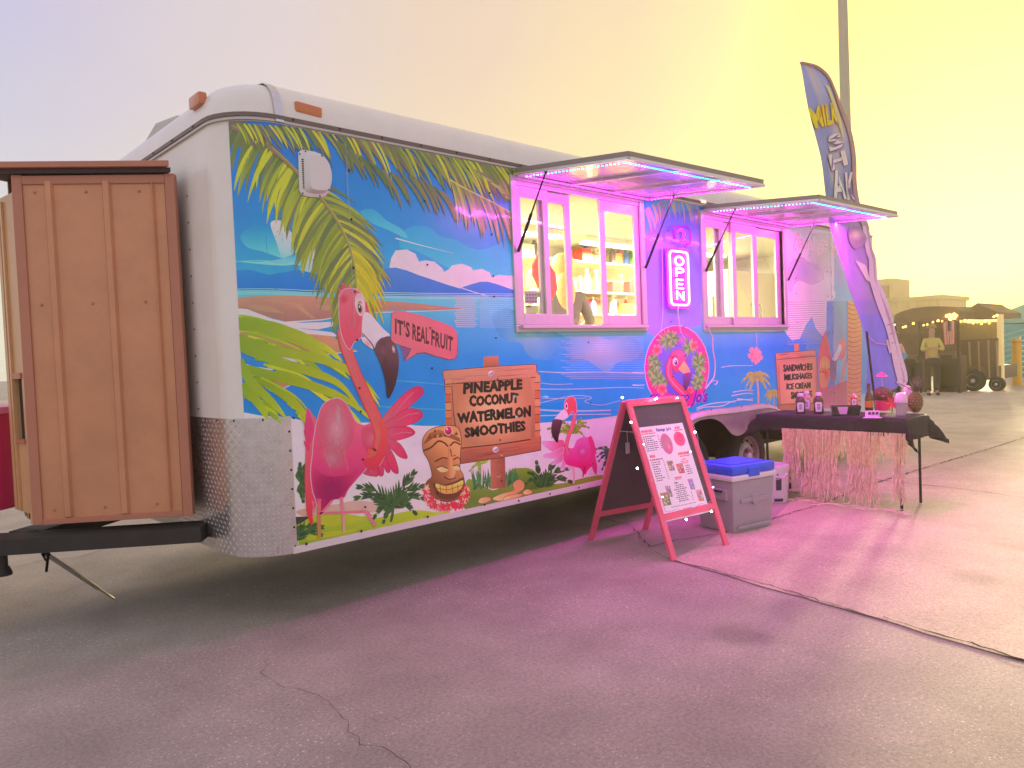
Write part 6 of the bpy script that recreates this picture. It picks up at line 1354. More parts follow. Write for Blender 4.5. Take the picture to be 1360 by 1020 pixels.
bottle(1071.5, 545, .20, .046, 'clear sauce bottle with pale cap, half hidden behind a dark one', mat('clear_sauce', (200, 140, 160), .2, coat=.5, linear=(.5, .25, .3)))
bottle(1087.5, 549, .205, .050, 'dark red sauce bottle with pale label standing next to the black tray')
bottle(1134.5, 539, .13, .036, 'small squat red bottle with pink cap standing behind the black tray', mat('red_sauce', (200, 80, 90), .3, coat=.4, linear=(.5, .08, .09)))
# black dish
p0 = base(1106, 552); p1 = base(1143, 551.5); dp = here('black_tray', 'shallow black tray with a pink card on its front, middle of the table', 'tray', tuple((p0+p1)/2))
dd_ = (p1-p0).normalized(); dn = Vector((-dd_.y, dd_.x, 0)); dn = dn if dn.x > 0 else -dn
b = MB(); LL = (p1-p0).length; q4 = lambda u, v, z: p0+dd_*u*LL+dn*v+Vector((0, 0, z))
lo4 = [b.bm.verts.new(q4(*q, 0)) for q in ((.04, 0), (.96, 0), (.96, .16), (.04, .16))]; hi4 = [b.bm.verts.new(q4(*q, .085)) for q in ((-.03, -.015), (1.03, -.015), (1.03, .175), (-.03, .175))]; ih = [b.bm.verts.new(q4(*q, .085)) for q in ((.0, .0), (1.0, .0), (1.0, .16), (.0, .16))]; il = [b.bm.verts.new(q4(*q, .012)) for q in ((.06, .01), (.94, .01), (.94, .15), (.06, .15))]
b.bm.faces.new(lo4[::-1]); b.bm.faces.new(il)
for k in range(4):
    j = (k+1) % 4; b.bm.faces.new((lo4[k], lo4[j], hi4[j], hi4[k])); b.bm.faces.new((hi4[k], hi4[j], ih[j], ih[k])); b.bm.faces.new((ih[k], ih[j], il[j], il[k]))
b.build('dish', mat('black_plastic', (30, 28, 32), .35, coat=.3, linear=(.025, .022, .028)), dp)
pkc = mat('pink_card', (245, 120, 240), .5, linear=(.82, .42, .80))
b = MB(); b.prism([q4(.17, -.022, .082), q4(.56, -.022, .082), q4(.50, -.008, .012), q4(.25, -.008, .012)], dn*.003); b.build('card', pkc, dp); settle(dp)
# small pink price sign
ps_ = here('table_sign', 'small bright pink tent card lying at the table front before the coconut', 'card', tuple(base(1157, 555)))
a0, a1 = base(1149, 555), base(1168, 555); d_ = (a1-a0).normalized(); n_v = Vector((-d_.y, d_.x, 0)); n_v = n_v if n_v.x > 0 else -n_v
b = MB(); b.prism([a0-d_*.015-n_v*.03, a1+d_*.02-n_v*.03, a1+d_*.02+n_v*.05, a0-d_*.015+n_v*.05], (0, 0, .004)); b.build('base', pkc, ps_)
b = MB(); b.prism([a0+Vector((0, 0, .0045)), a1+Vector((0, 0, .0045)), a1+n_v*.03+Vector((0, 0, .062)), a0+n_v*.03+Vector((0, 0, .062))], n_v*.01); b.build('card', pkc, ps_)
for k in range(3): c = a0.lerp(a1, .22+.26*k)+n_v*.012-n_v*.004; b = MB(); b.prism([c+Vector((0, 0, .03)), c+d_*.022+Vector((0, 0, .03)), c+d_*.022+n_v*.012+Vector((0, 0, .052)), c+n_v*.012+Vector((0, 0, .052))], -n_v*.002); b.build('mark', lbl, ps_)
settle(ps_)
# brown bottle with long neck
bt = here('beer_bottle', 'tall brown glass bottle with orange label beside the coconut', 'bottle', tuple(base(1154.5, 549))); p = base(1154.5, 547)
bg = mat('brown_glass', (110, 60, 30), .12, coat=.6, linear=(.12, .04, .015))
b = MB(); b.lathe(p, [(.036, 0), (.038, .01), (.038, .13), (.03, .165), (.017, .2), (.014, .26), (.016, .262), (.016, .275)], 18); bo = b.build('body', bg, bt, smooth=True)
b = MB(); b.lathe(p, [(.0388, .045), (.0388, .11)], 18, cap=False); b.build('label', mat('orange_label', (225, 140, 60), .5, linear=(.7, .28, .06)), bo); settle(bt)
# coconut drink in a magenta pot with paper umbrella
cc_ = here('coconut', 'brown coconut carved with a face resting in a magenta pot under a paper umbrella', 'coconut', tuple(base(1173, 546))); p = base(1173, 545)
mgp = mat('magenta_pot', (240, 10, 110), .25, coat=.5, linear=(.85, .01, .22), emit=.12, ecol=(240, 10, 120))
b = MB(); b.lathe(p, [(.062, 0), (.066, .01), (.078, .1), (.072, .1), (.06, .02)], 24, cap=False); b.build('pot', mgp, cc_, smooth=True)
b = MB(); b.ball(p+Vector((0, 0, .155)), .092, 1, 1, .86, 3); nut = b.build('shell', mat('coconut', (120, 80, 66), .8, noise=.4, nscale=25, linear=(.14, .07, .05), bump=.5, bscale=60), cc_, smooth=True)
d_ = Vector((-p.x, -p.y, 0)).normalized(); q_ = Vector((-d_.y, d_.x, 0))
b = MB(); b.ball(p+d_*.083+q_*.03+Vector((0, 0, .175)), .011, sub=1); b.ball(p+d_*.083-q_*.03+Vector((0, 0, .175)), .011, sub=1); b.ball(p+d_*.088+Vector((0, 0, .145)), .02, 1, 1, .5, 1); b.build('face', mat('face_red', (220, 40, 110), .5, linear=(.6, .03, .16)), nut)
b = MB(); b.tube([p+Vector((0, 0, .22)), p+Vector((.005, .01, .36))], .003, 6); b.build('umbrella_stick', mat('stick', (230, 200, 220), .6), cc_)
b = MB(); b.lathe(p+Vector((.005, .01, .335)), [(.062, 0), (.03, .022), (.003, .045)], 8, cap=False); b.build('paper_umbrella', mat('paper_pink', (250, 40, 110), .6, linear=(.85, .04, .2)), cc_); settle(cc_)
# red flower between coconut and cup
fw_ = here('paper_flower', 'red artificial hibiscus standing between the coconut and the clear cup', 'flower', tuple(base(1184, 549))); p = base(1185, 548)+Vector((0, 0, .1)); b = MB(); d_ = Vector((-p.x, -p.y, 0)).normalized(); q_ = Vector((-d_.y, d_.x, 0))
for k in range(6):
    a = k*1.047; r1 = q_*math.cos(a)+Vector((0, 0, 1))*math.sin(a); r2 = q_*math.cos(a+.5)+Vector((0, 0, 1))*math.sin(a+.5); r3 = q_*math.cos(a-.5)+Vector((0, 0, 1))*math.sin(a-.5)
    b.quad(p, p+r3*.045+d_*.02, p+r1*.068+d_*.012, p+r2*.045+d_*.02)
b.build('petals', mat('petal_red', (250, 30, 80), .5, linear=(.85, .03, .1)), fw_); b = MB(); b.tube([p, p-Vector((0, 0, .1))], .004, 6); b.build('stem', mat('stem_green', (60, 110, 50), .6), fw_); settle(fw_)
# clear cup with frothy dome, vase beside it
def clearcup(px, py, h, r, label, name='plastic_cup', dome=True):
    p = base(px, py); o = here(name, label, 'cup', tuple(p)); cl_ = mat('cup_plastic', (225, 190, 210), .15, coat=.5, linear=(.6, .48, .54), alpha=.55)
    b = MB(); b.lathe(p, [(r*.78, 0), (r, h*.55), (r*1.02, h*.56)], 20); b.build('cup_body', cl_, o, smooth=True)
    b = MB(); b.lathe(p, [(r*1.05, h*.55), (r*1.08, h*.6), (r*1.02, h*.78), (r*.7, h*.95), (r*.2, h)], 20); b.build('dome_lid', mat('froth', (245, 170, 235), .25, coat=.4, linear=(.82, .5, .76)), o, smooth=True)
    return settle(o)
clearcup(1197, 551.5, .21, .052, 'clear plastic cup with frothy pink domed top, second from the table end')
clearcup(1206, 546, .25, .04, 'taller clear glass with pale froth touching the pineapple', 'glass_jar')
# pineapple
pa = here('pineapple', 'brown pineapple with spiky leaves standing on the black table', 'pineapple', tuple(base(1216, 549))); p = base(1216, 548)
b = MB(); b.ball(p+Vector((0, 0, .10)), .062, 1, 1, 1.6, 3); fb = b.build('fruit', mat('pineapple_skin', (120, 90, 60), .7, noise=.35, nscale=30, linear=(.17, .10, .045)), pa, smooth=True)
b = MB()
for i in range(10):
    for j in range(13):
        th = R(18+i*15.5); a = 2*math.pi*(j+.5*(i % 2))/13; rr = .062*math.sin(th); c = p+Vector((rr*math.cos(a), rr*math.sin(a), .10-.062*1.6*math.cos(th))); nn = Vector((math.cos(a)*math.sin(th), math.sin(a)*math.sin(th), -math.cos(th)*.6)).normalized(); t_ = Vector((-math.sin(a), math.cos(a), 0)); w3 = nn.cross(t_); s_ = .0135*max(.5, math.sin(th)); P = [c+t_*s_, c+w3*s_*.9, c-t_*s_, c-w3*s_*.9]; V4 = [b.bm.verts.new(q) for q in P]; tip = b.bm.verts.new(c+nn*.009)
        for k in range(4): b.bm.faces.new((V4[k], V4[(k+1) % 4], tip))
b.build('eye', mat('pineapple_eye', (150, 112, 70), .6, noise=.3, nscale=50, linear=(.26, .15, .06)), fb, kind='stuff')
rq = random.Random(5); lfm = mat('pineapple_leaf', (110, 110, 80), .6, noise=.3, linear=(.12, .13, .07))
for k in range(30):
    a = rq.uniform(0, 6.28); sp_a = rq.uniform(.1, 1.0); L_ = rq.uniform(.11, .2); d_ = Vector((math.cos(a)*math.sin(sp_a), math.sin(a)*math.sin(sp_a), math.cos(sp_a))); t_ = Vector((-math.sin(a), math.cos(a), 0)); p0_ = p+Vector((0, 0, .19)); b = MB(); pr_ = None
    for q in range(5): u = q/4; c = p0_+d_*L_*u+Vector((math.cos(a), math.sin(a), -.4))*.03*u*u; w2 = .009*(1-u)+.0006; cur = (b.bm.verts.new(c-t_*w2), b.bm.verts.new(c+Vector((0, 0, -.003))), b.bm.verts.new(c+t_*w2)); [b.bm.faces.new((pr_[i], pr_[i+1], cur[i+1], cur[i])) for i in (0, 1)] if pr_ else None; pr_ = cur
    b.build('leaf', lfm, pa)
settle(pa)

# ================================================================ FEATHER FLAG
INK_GAIN = 1.35
YF = 3.42
def fl_off(u, v): return .02*math.sin(v*3.1+u*2.2)+.010*math.sin(u*9-v*2)+.006*math.sin(v*9+u*5)
def f_uv(x, y): p = PY(x, y, YF); return (p.x, p.z)
def f_3d(u, v, h): return (u, YF+fl_off(u, v)-h, v)
Print.layer = 0
ff = here('feather_flag', 'tall curved feather flag with yellow and white lettering behind the table', 'flag', (9.7, 3.42, 0))
fp = Print(f_uv, f_3d, base=.0, step=.0003)
TOP = M(zF, '135 287 200 298 240 330 270 368 300 425 325 500 350 590 372 720 385 820 405 915 420 980 437 1020')
RIGHT = [(1154, 330), (1160, 345), (1163, 372), (1168, 385), (1176, 410), (1182, 432), (1187, 455), (1192, 478), (1197, 500), (1196, 508)]
BOT = [(1188, 516), (1176, 520), (1163, 516)]
LEFT = [(1150, 500), (1144, 440), (1133, 400), (1121, 368), (1112, 338), (1107, 310), (1105, 300), (1104, 280), (1098, 250), (1092, 215), (1086, 190), (1080, 165), (1074, 140), (1068, 115), (1063, 96), (1060, 86)]
lft = smooth_loop(LEFT[::-1], 4, False); rgt = smooth_loop([(x, y) for x, y in TOP]+RIGHT+BOT[:2], 4, False)
def at_y(L, y):
    for a, c in zip(L, L[1:]):
        if a[1] <= y <= c[1] and c[1] > a[1]: t = (y-a[1])/(c[1]-a[1]); return a[0]+(c[0]-a[0])*t
    return L[-1][0]
V, F, C = [], [], []; NY, NXX = 110, 12; ys = [86+(519-86)*k/NY for k in range(NY+1)]
def fcol(x, y, s):
    if y < 300: c = lerp((140, 150, 200), (120, 130, 170), min(1, max(0, (y-100)/200))); c = lerp(c, (176, 168, 176), .5+.5*math.sin(s*7+y*.05)) if s > .3 else c
    elif y < 400: c = lerp((140, 122, 200), (168, 134, 205), s)
    else: c = lerp((118, 112, 225), (128, 108, 220), s)
    if 290 < y < 440: c = lerp(c, (140, 110, 175), .6)
    if y > 420: c = lerp(c, (112, 108, 228), .8)
    return c
for y in ys:
    xl, xr = at_y(lft, y), at_y(rgt, y)
    for k in range(NXX+1): s = k/NXX; x = xl+(xr-xl)*s; V.append(f_uv(x, y)); C.append(ink(fcol(x, y, s)))
for j in range(NY):
    for i in range(NXX): a = j*(NXX+1)+i; F.append((a, a+1, a+NXX+2, a+NXX+1))
fp.add(V, F, C); clo = fp.build('flag_cloth', CLOTHP, ff); fp.base = .012
# darker hem along the curved edge, lettering
fp.ribbon(rgt[:len(rgt)//2], 3, 7, (150, 110, 100), (170, 140, 140)); 
fp.ribbon([(x-1, y) for x, y in rgt[len(rgt)//2-2:-6]], 5, 11, (196, 176, 200), (206, 170, 205), mid=11)
fq = lambda *v: [zF(v[i], v[i+1]) for i in range(0, 8, 2)]
yl, ye = (246, 200, 40), (206, 140, 40)
def flagtext(s_, q, c, e, b=.03): b = .03; fp.text(s_, [(x+.8, y+1.2) for x, y in q], e, b); fp.text(s_, q, c, b)
flagtext('MILK', fq(180, 490, 300, 462, 306, 555, 212, 580), yl, ye)
flagtext('S', fq(262, 615, 312, 600, 335, 665, 280, 690), (226, 200, 196), (120, 96, 150), .09); flagtext('H', fq(272, 700, 335, 680, 350, 745, 292, 770), (226, 200, 196), (120, 96, 150), .09)
flagtext('A', fq(285, 775, 335, 760, 350, 900, 300, 905), (226, 214, 196), (120, 96, 150), .09); flagtext('K', fq(340, 780, 375, 780, 398, 900, 352, 905), (220, 200, 200), (120, 96, 150), .09)
fp.poly(M(zF, '240 385 262 400 300 480 318 540 330 640 318 600 292 520 262 440'), (230, 200, 120), (200, 190, 210), a=.8)
for q in ('90 160 10 20 16 60 120 190', ): pass
fp.poly([(1138, 345), (1150, 352), (1158, 375), (1150, 372)], (220, 190, 200), a=.9); fp.poly([(1128, 306), (1140, 300), (1150, 318), (1140, 330), (1131, 322)], (232, 206, 196), (150, 120, 160), ('r', (1138, 312), 9), sm=True)
fp.poly([(1174, 452), (1188, 446), (1192, 462), (1178, 470)], (236, 170, 190), a=.9); fp.ribbon([(1150, 448), (1162, 456), (1176, 458)], 1.6, 1.2, (190, 130, 170)); 
for k in range(6): y = 432+k*12; fp.ribbon([(1176+k*2.6, y), (1189+k*1.6, y-3)], .9, .5, (120, 60, 130))
fp.build('flag_print', CLOTHP, clo)
# pole in the sleeve on the curved side, and the straight foot pole
pts = [Vector(f_3d(*f_uv(x+.8, y), .0)) for x, y in rgt[:-8]]; b = MB(); b.tube(pts[::2], [.012+.012*min(1, k/30) for k in range(len(pts[::2]))], 8); b.build('flag_pole', mat('pole_sleeve', (190, 165, 185), .6, linear=(.5, .38, .46)), ff, smooth=True)
b = MB(); e = pts[-1]; b.tube([e, (e.x, e.y, .02)], .016, 8); b.build('ground_spike', alu, ff, smooth=True)
b = MB(); e1, e2 = PY(1151, 440, 3.3), PY(1165, 560, 3.3); b.tube([e1, e2], .012, 8); b.build('spare_pole', blackmetal, ff, smooth=True)
settle(ff)

# ================================================================ LIGHT POLE
lp = here('lamp_post', 'tall plain metal lamp post rising behind the feather flag', 'lamp post', (24, 9.9, 0))
b = MB(); b.lathe((24, 9.95, 0), [(.24, 0), (.24, .35), (.20, .36), (.15, 9), (.13, 14.2)], 16); b.build('post', mat('galvanised', (170, 165, 140), .5, metal=.5, noise=.1, linear=(.36, .34, .29)), lp, smooth=True)
b = MB(); b.bar((23.2, 9.6, 14.2), (24.8, 10.3, 14.2), .1, .1); ar = b.build('cross_arm', MATS['galvanised'], lp)
for x, y in ((23.3, 9.6), (24.7, 10.25)): b = MB(); b.box((x-.25, y-.1, 14.05), (.5, .35, .16), Matrix.Rotation(R(-25), 3, 'Y')); b.build('lamp_head', dark, lp)
settle(lp)
# ================================================================ PEOPLE
skinm = mat('skin', (200, 150, 120), .55, linear=(.50, .28, .19))
def skin_body(name, pts, edges, m, parent, root=0, sub=2):
    me = bpy.data.meshes.new(name); me.from_pydata([p[0] for p in pts], edges, []); o = bpy.data.objects.new(name, me); link(o, parent)
    me.materials.append(m); sm_ = o.modifiers.new('skin', 'SKIN'); sm_.use_smooth_shade = True
    sv = me.skin_vertices[0].data
    for i, p in enumerate(pts): sv[i].radius = (p[1], p[2] if len(p) > 2 else p[1]); sv[i].use_root = (i == root)
    ss = o.modifiers.new('sub', 'SUBSURF'); ss.levels = ss.render_levels = sub
    return o
def person(loc, rz, label, top, bottom, hair, pose, hairlen=.0, scale=1, cap=None):
    root = thing('person', label, 'person', loc, rz); root.scale = (scale,)*3
    # figure faces -Y locally, feet at z 0
    hands = pose
    pts = [((0, 0, .96), .135, .10), ((0, .0, 1.12), .115, .09), ((0, 0, 1.32), .15, .10), ((0, .01, 1.43), .10, .075), ((0, .005, 1.50), .052), ((0, -.01, 1.58), .072, .085), ((0, -.012, 1.68), .078, .098), ((0, -.005, 1.745), .05, .065)]
    E = [(i, i+1) for i in range(7)]
    def chain(start, seq):
        j = start
        for p in seq: pts.append(p); E.append((j, len(pts)-1)); j = len(pts)-1
        return j
    for s in (1, -1):
        el, wr = hands[0 if s > 0 else 1]
        w_ = chain(2, [((.155*s, .01, 1.40), .05), (el, .038), (wr, .028)])
        d = (Vector(wr)-Vector(el)).normalized(); pm = Vector(wr)+d*.06; pts.append((tuple(pm), .03, .016)); E.append((w_, len(pts)-1)); pi = len(pts)-1
        sd_ = d.cross(Vector((0, 0, 1))).normalized()
        for k in range(4): a = pm+sd_*(.026-.0175*k)+d*.03; chain(pi, [(tuple(a), .0085), (tuple(a+d*.03+Vector((0, 0, -.012))), .008), (tuple(a+d*(.045-.006*abs(k-1.3))+Vector((0, 0, -.03))), .007)])
        chain(w_, [(tuple(Vector(wr)+sd_*.03*s+d*.04), .010), (tuple(Vector(wr)+sd_*.045*s+d*.075), .008)])
        chain(0, [((.09*s, 0, .84), .09), ((.1*s, -.01, .50), .058), ((.1*s, .015, .10), .038), ((.1*s, -.03, .045), .038, .035), ((.105*s, -.15, .03), .032, .022)])
    skin_body('body', pts, E, skinm, root)
    # face: nose, eyes, ears as shaped pieces on the head
    b = MB(); b.ball((0, -.108, 1.655), .014, .8, 1, 1.5, 2); b.ball((.078, -.005, 1.655), .02, .4, .8, 1.4, 2); b.ball((-.078, -.005, 1.655), .02, .4, .8, 1.4, 2); b.build('nose_and_ears', skinm, root, smooth=True)
    b = MB(); b.ball((.03, -.098, 1.68), .009, 1, .5, .7, 1); b.ball((-.03, -.098, 1.68), .009, 1, .5, .7, 1); b.ball((0, -.1, 1.615), .02, 1, .4, .25, 1); b.build('eyes_and_mouth', mat('dark_feature', (60, 30, 30), .5), root)
    T = [((0, 0, .90), .15, .115), ((0, 0, 1.14), .128, .102), ((0, 0, 1.32), .165, .112), ((0, .01, 1.44), .10, .08)]; TE = [(0, 1), (1, 2), (2, 3)]
    for s in (1, -1):
        el, wr = hands[0 if s > 0 else 1]; k = len(T); T += [((.155*s, .01, 1.41), .058), (el, .05), (tuple(Vector(el).lerp(Vector(wr), .7)), .04)]; TE += [(2, k), (k, k+1), (k+1, k+2)]
    skin_body('shirt', T, TE, top, root)
    skin_body('trousers', [((0, 0, 1.0), .14, .108), ((0, 0, .93), .15, .115)]+[q for s in (1, -1) for q in (((.092*s, 0, .84), .105), ((.1*s, -.008, .5), .078), ((.1*s, .012, .12), .064))], [(0, 1), (1, 2), (2, 3), (3, 4), (1, 5), (5, 6), (6, 7)], bottom, root)
    b = MB()
    for s in (1, -1): b.ball((.102*s, -.055, .042), .05, .95, 2.4, .82, 2)
    b.build('shoes', mat('shoe', (60, 55, 55), .6), root, smooth=True)
    b = MB(); b.ball((0, .018, 1.70), .105, .98, 1.08, .98, 3)
    for v in b.bm.verts:
        if v.co.y < -.055 and v.co.z < 1.72: v.co.y = -.03
    if hairlen: b.ball((0, .075, 1.60-hairlen*.35), .085, 1.05, .62, 1+hairlen*2.6, 3)
    b.build('hair', hair, root, smooth=True)
    if cap: b = MB(); b.lathe((0, 0, 1.70), [(.108, 0), (.112, .04), (.09, .09), (.04, .115), (.01, .12)], 20, cap=False); b.build('headwrap', cap, root, smooth=True)
    return root
# woman inside, seen from behind through the first window
greyt = mat('grey_top', (110, 105, 105), .85, noise=.15, nscale=12, linear=(.17, .155, .15)); jean = mat('jeans', (60, 65, 85), .85, linear=(.05, .055, .09)); blond = mat('blond_hair', (235, 200, 110), .5, noise=.3, nscale=40, linear=(.72, .50, .16), bump=.5, bscale=90)
pw = PY(752, 350, 4.75)
person((pw.x, 4.80, .585), R(150), 'blond person in a grey top working inside the first serving window', greyt, jean, blond, [((.26, -.03, 1.18), (.22, -.25, 1.12)), ((-.26, -.03, 1.18), (-.2, -.27, 1.1))], hairlen=.42, scale=1.04)
# red garment hanging inside the first window
hg = here('hanging_apron', 'red apron hanging from a hook inside the first serving window', 'apron', tuple(PY(716, 335, 4.5)))
b = MB(); ra_ = [PY(x, y, 4.45) for x, y in ((716, 337), (709, 352), (709, 365), (717, 382), (724, 398), (732, 402), (741, 384), (738, 362), (730, 350), (722, 345))]
b.prism(ra_, (0, .03, 0)); b.build('cloth', mat('red_cloth', (225, 60, 60), .8, noise=.12, linear=(.66, .07, .07)), hg, bevel=.008); b = MB(); b.tube([PY(716, 337, 4.45), PY(716, 300, 4.45), (PY(716, 300, 4.45).x, 4.45, 2.82)], .004, 6); b.build('hook', alu, hg); settle(hg)
# goods on the wall shelves
goods = [((210, 90, 80), 'red'), ((60, 110, 200), 'blue'), ((230, 200, 90), 'yellow'), ((240, 240, 230), 'white'), ((120, 170, 90), 'green'), ((200, 60, 60), 'bright red'), ((90, 70, 60), 'brown')]
rs_ = random.Random(6); k = 0; RW_ = ['upper', 'middle', 'lower']
for r_i, z in enumerate(SZ):
    for i in range(14):
        px = (692, 699, 707, 714, 768, 774, 780, 786, 792, 809, 816, 823, 830, 836)[i]+rs_.uniform(-1.5, 1.5); x = PY(px, 350, 6.1).x; y = 6.06+rs_.uniform(-.04, .08)
        c, nm_ = goods[(i*3+r_i*2) % 7]; m_g = mat('goods_'+nm_.replace(' ', '_'), c, .45, coat=.2); side_ = 'seen through the first pane' if i < 4 else ('seen through the open sash' if i < 9 else 'seen through the last pane')
        if r_i == 1 and i in (9, 12): m_g = mat('basket_red', (215, 60, 60), .5); nm_ = 'red'
        if (i+r_i) % 3 == 1:
            o = here('storage_box', f'{nm_} box on the {RW_[r_i]} shelf ' + side_ + (' nearest the window jamb' if i > 11 else ''), 'box', (x, y, z), 'goods on the shelves inside'); h = rs_.uniform(.09, .17); MB().bx(x-.08, x+.08, y-.08, y+.08, z+.001, z+h).build('carton', m_g, o, bevel=.004); MB().bx(x-.082, x+.082, y-.082, y+.082, z+h+.001, z+h+.015).build('lid', m_g, o)
        else:
            o = here('bottle', f'{nm_} bottle on the {RW_[r_i]} shelf {side_}', 'bottle', (x, y, z), 'goods on the shelves inside'); h = rs_.uniform(.15, .28); r = rs_.uniform(.035, .055)
            MB().lathe((x, y, z), [(r, 0.001), (r, h*.62), (r*.4, h*.78), (r*.38, h*.88)], 12).build('body', m_g, o, smooth=True); MB().lathe((x, y, z+h*.88), [(r*.46, 0), (r*.46, h*.12)], 10).build('cap', mat('cap_white', (240, 235, 225), .4), o)
        settle(o)
# notices behind the first pane
nt_ = here('window_notice', 'grey notice with rows of writing low in the first window', 'notice', tuple(PY(706, 405, D+.07)))
b = MB(); P = [PY(*z7(x, y), D+.07) for x, y in ((536, 772), (604, 772), (606, 838), (538, 836))]; b.prism(P, (0, .004, 0)); ca = b.build('sheet', mat('notice_grey', (200, 180, 190), .6, linear=(.45, .38, .42)), nt_)
b = MB()
for i in range(4):
    for j in range(3): c = PY(*z7(550+i*15, 790+j*17), D+.069); b.box(c, (.018, .002, .010))
b.build('writing', lbl, ca); settle(nt_)
nt_ = here('window_card', 'green and white card stuck below the grey notice in the first window', 'notice', tuple(PY(706, 416, D+.07)))
b = MB(); P = [PY(*z7(x, y), D+.068) for x, y in ((540, 846), (610, 846), (611, 902), (541, 902))]; b.prism(P, (0, .003, 0)); ca = b.build('sheet', mat('notice_green', (190, 225, 140), .6, linear=(.5, .72, .25)), nt_); b = MB(); b.box(PY(*z7(574, 892), D+.066), (.09, .002, .016)); b.box(PY(*z7(556, 852), D+.066), (.05, .002, .010)); b.build('writing', lbl, ca); settle(nt_)

# ================================================================ BACKGROUND
tanw = mat('block_wall', (215, 185, 110), .85, noise=.12, nscale=1.2, linear=(.46, .36, .19))
bl = here('warehouse', 'low tan warehouse with a taller roof block behind the food stalls', 'building', (62, 21, 0))
pA, pB = PX(1140, 392, 60), PX(1249, 397, 60); MB().bx(60, 66, pB.y, pA.y+8, 0, pB.z).build('wall', tanw, bl); MB().bx(59.8, 66.2, pB.y-.15, pA.y+8.1, pB.z+.002, pB.z+.3).build('parapet', mat('parapet', (190, 160, 90), .8, linear=(.36, .28, .14)), bl)
pC, pD = PX(1145, 369, 60), PX(1182, 369, 60); MB().bx(60.5, 64, pD.y, pC.y+2, pB.z+.305, pD.z).build('roof_block', tanw, bl)
for px in (1166, 1174): q = PX(px, 388, 60.4); MB().bx(60.40, 60.49, q.y-.35, q.y+.35, q.z-.5, q.z+.5).build('vent_window', mat('dim_pane', (120, 95, 60), .5), bl)
b = MB()
for k in range(14): q = PX(1170+k*5.5, 410, 59.9); b.bx(59.93, 59.99, q.y-.05, q.y+.05, 0.5, pB.z-.05)
b.build('wall_rib', tanw, bl); settle(bl)
canv = mat('dark_canvas', (90, 70, 40), .85, noise=.2, nscale=2, linear=(.17, .115, .055)); browns = mat('stall_brown', (95, 62, 45), .7, noise=.25, nscale=3, linear=(.16, .095, .06))
green_c = mat('olive_canvas', (120, 110, 60), .85, noise=.15, linear=(.3, .24, .10))
def bq(x, y, X=23.5): p = PX(*zB(x, y), X); return p
ct = here('arched_canopy', 'dark arched canvas canopy over a food stall in the distance', 'canopy', (24, 7.6, 0)); X_ = 23.5
arc = [bq(*p) for p in ((50, 235), (60, 205), (120, 175), (240, 140), (380, 125), (500, 122), (640, 128), (680, 170), (680, 240))]
b = MB(); b.prism(arc, (3.2, 0, 0)); b.build('canopy_sheet', canv, ct)
b = MB(); b.prism([bq(55, 236, X_-.05), bq(680, 232, X_-.05), bq(680, 262, X_-.05), bq(55, 275, X_-.05)], (.04, 0, 0)); b.build('valance', browns, ct)
for x in (62, 300, 672):
    p = bq(x, 260); b = MB(); b.bar((X_+.02, p.y, 0), (X_+.02, p.y, p.z), .06, .06); b.build('post', dark, ct)
b = MB(); b.prism([bq(70, 260, X_+2.6), bq(680, 260, X_+2.6), bq(680, 800, X_+2.6), bq(70, 800, X_+2.6)], (.05, 0, 0)); b.build('back_wall', browns, ct); settle(ct)
rb3 = random.Random(31)
for k, (x, y, w_, h) in enumerate(((110, 640, 60, 170), (190, 600, 70, 200), (270, 640, 60, 170), (560, 560, 60, 260), (620, 600, 60, 220), (500, 620, 50, 200))):
    p = bq(x, y, 23.9); lab_ = ['dark crate stack under the low end of the arched canopy', 'tall dark cupboard under the canopy beside the crate stack', 'low brown cabinet under the canopy before the person', 'upright dark fridge between the person and the striped flag', 'brown cupboard under the striped flag', 'narrow brown box close behind the standing person'][k]
    o = here('stall_cabinet', lab_, 'cabinet', (24.2, p.y, 0), 'cupboards and crates in the canopy stall'); MB().bx(23.9, 24.5, p.y-w_/7.283/40, p.y+w_/7.283/40*1.2, 0.001, max(.7, p.z)).build('carcass', browns, o, bevel=.02); MB().bx(23.87, 23.899, p.y-w_/7.283/55, p.y+w_/7.283/55, .15, max(.6, p.z-.1)).build('door', dark, o); settle(o)
# lights under the canopy eave
blub = mat('stall_bulb', (255, 215, 100), emit=5, ecol=(255, 200, 90))
def string(name, label, pts, r=.035, X=23.3):
    o = here(name, label, 'string lights', tuple(bq(*pts[0], X))); b = MB(); b.tube([bq(x, y, X)+Vector((0, 0, .03)) for x, y in pts], .008, 4); b.build('wire', dark, o)
    for x, y in pts: b = MB(); b.ball(bq(x, y, X), r*rb3.uniform(.7, 1.2), sub=1); b.build('bulb', blub, o)
    settle(o)
string('string_lights', 'warm string lights along the front of the arched canopy', [(60, 300), (140, 325), (165, 318), (240, 288), (340, 305), (375, 298), (430, 275), (480, 262), (520, 268), (600, 262)])
string('string_lights', 'cluster of warm bulbs at the joint between the two canopies', [(565, 215), (590, 205), (612, 215), (635, 200), (655, 215), (600, 240), (640, 238)], .05)
string('string_lights', 'icicle lights hanging under the peaked canopy', [(700, 268), (740, 262), (780, 262), (820, 285), (860, 275), (900, 290), (935, 268), (975, 285), (1020, 222), (1050, 210)], .04, 24.9)
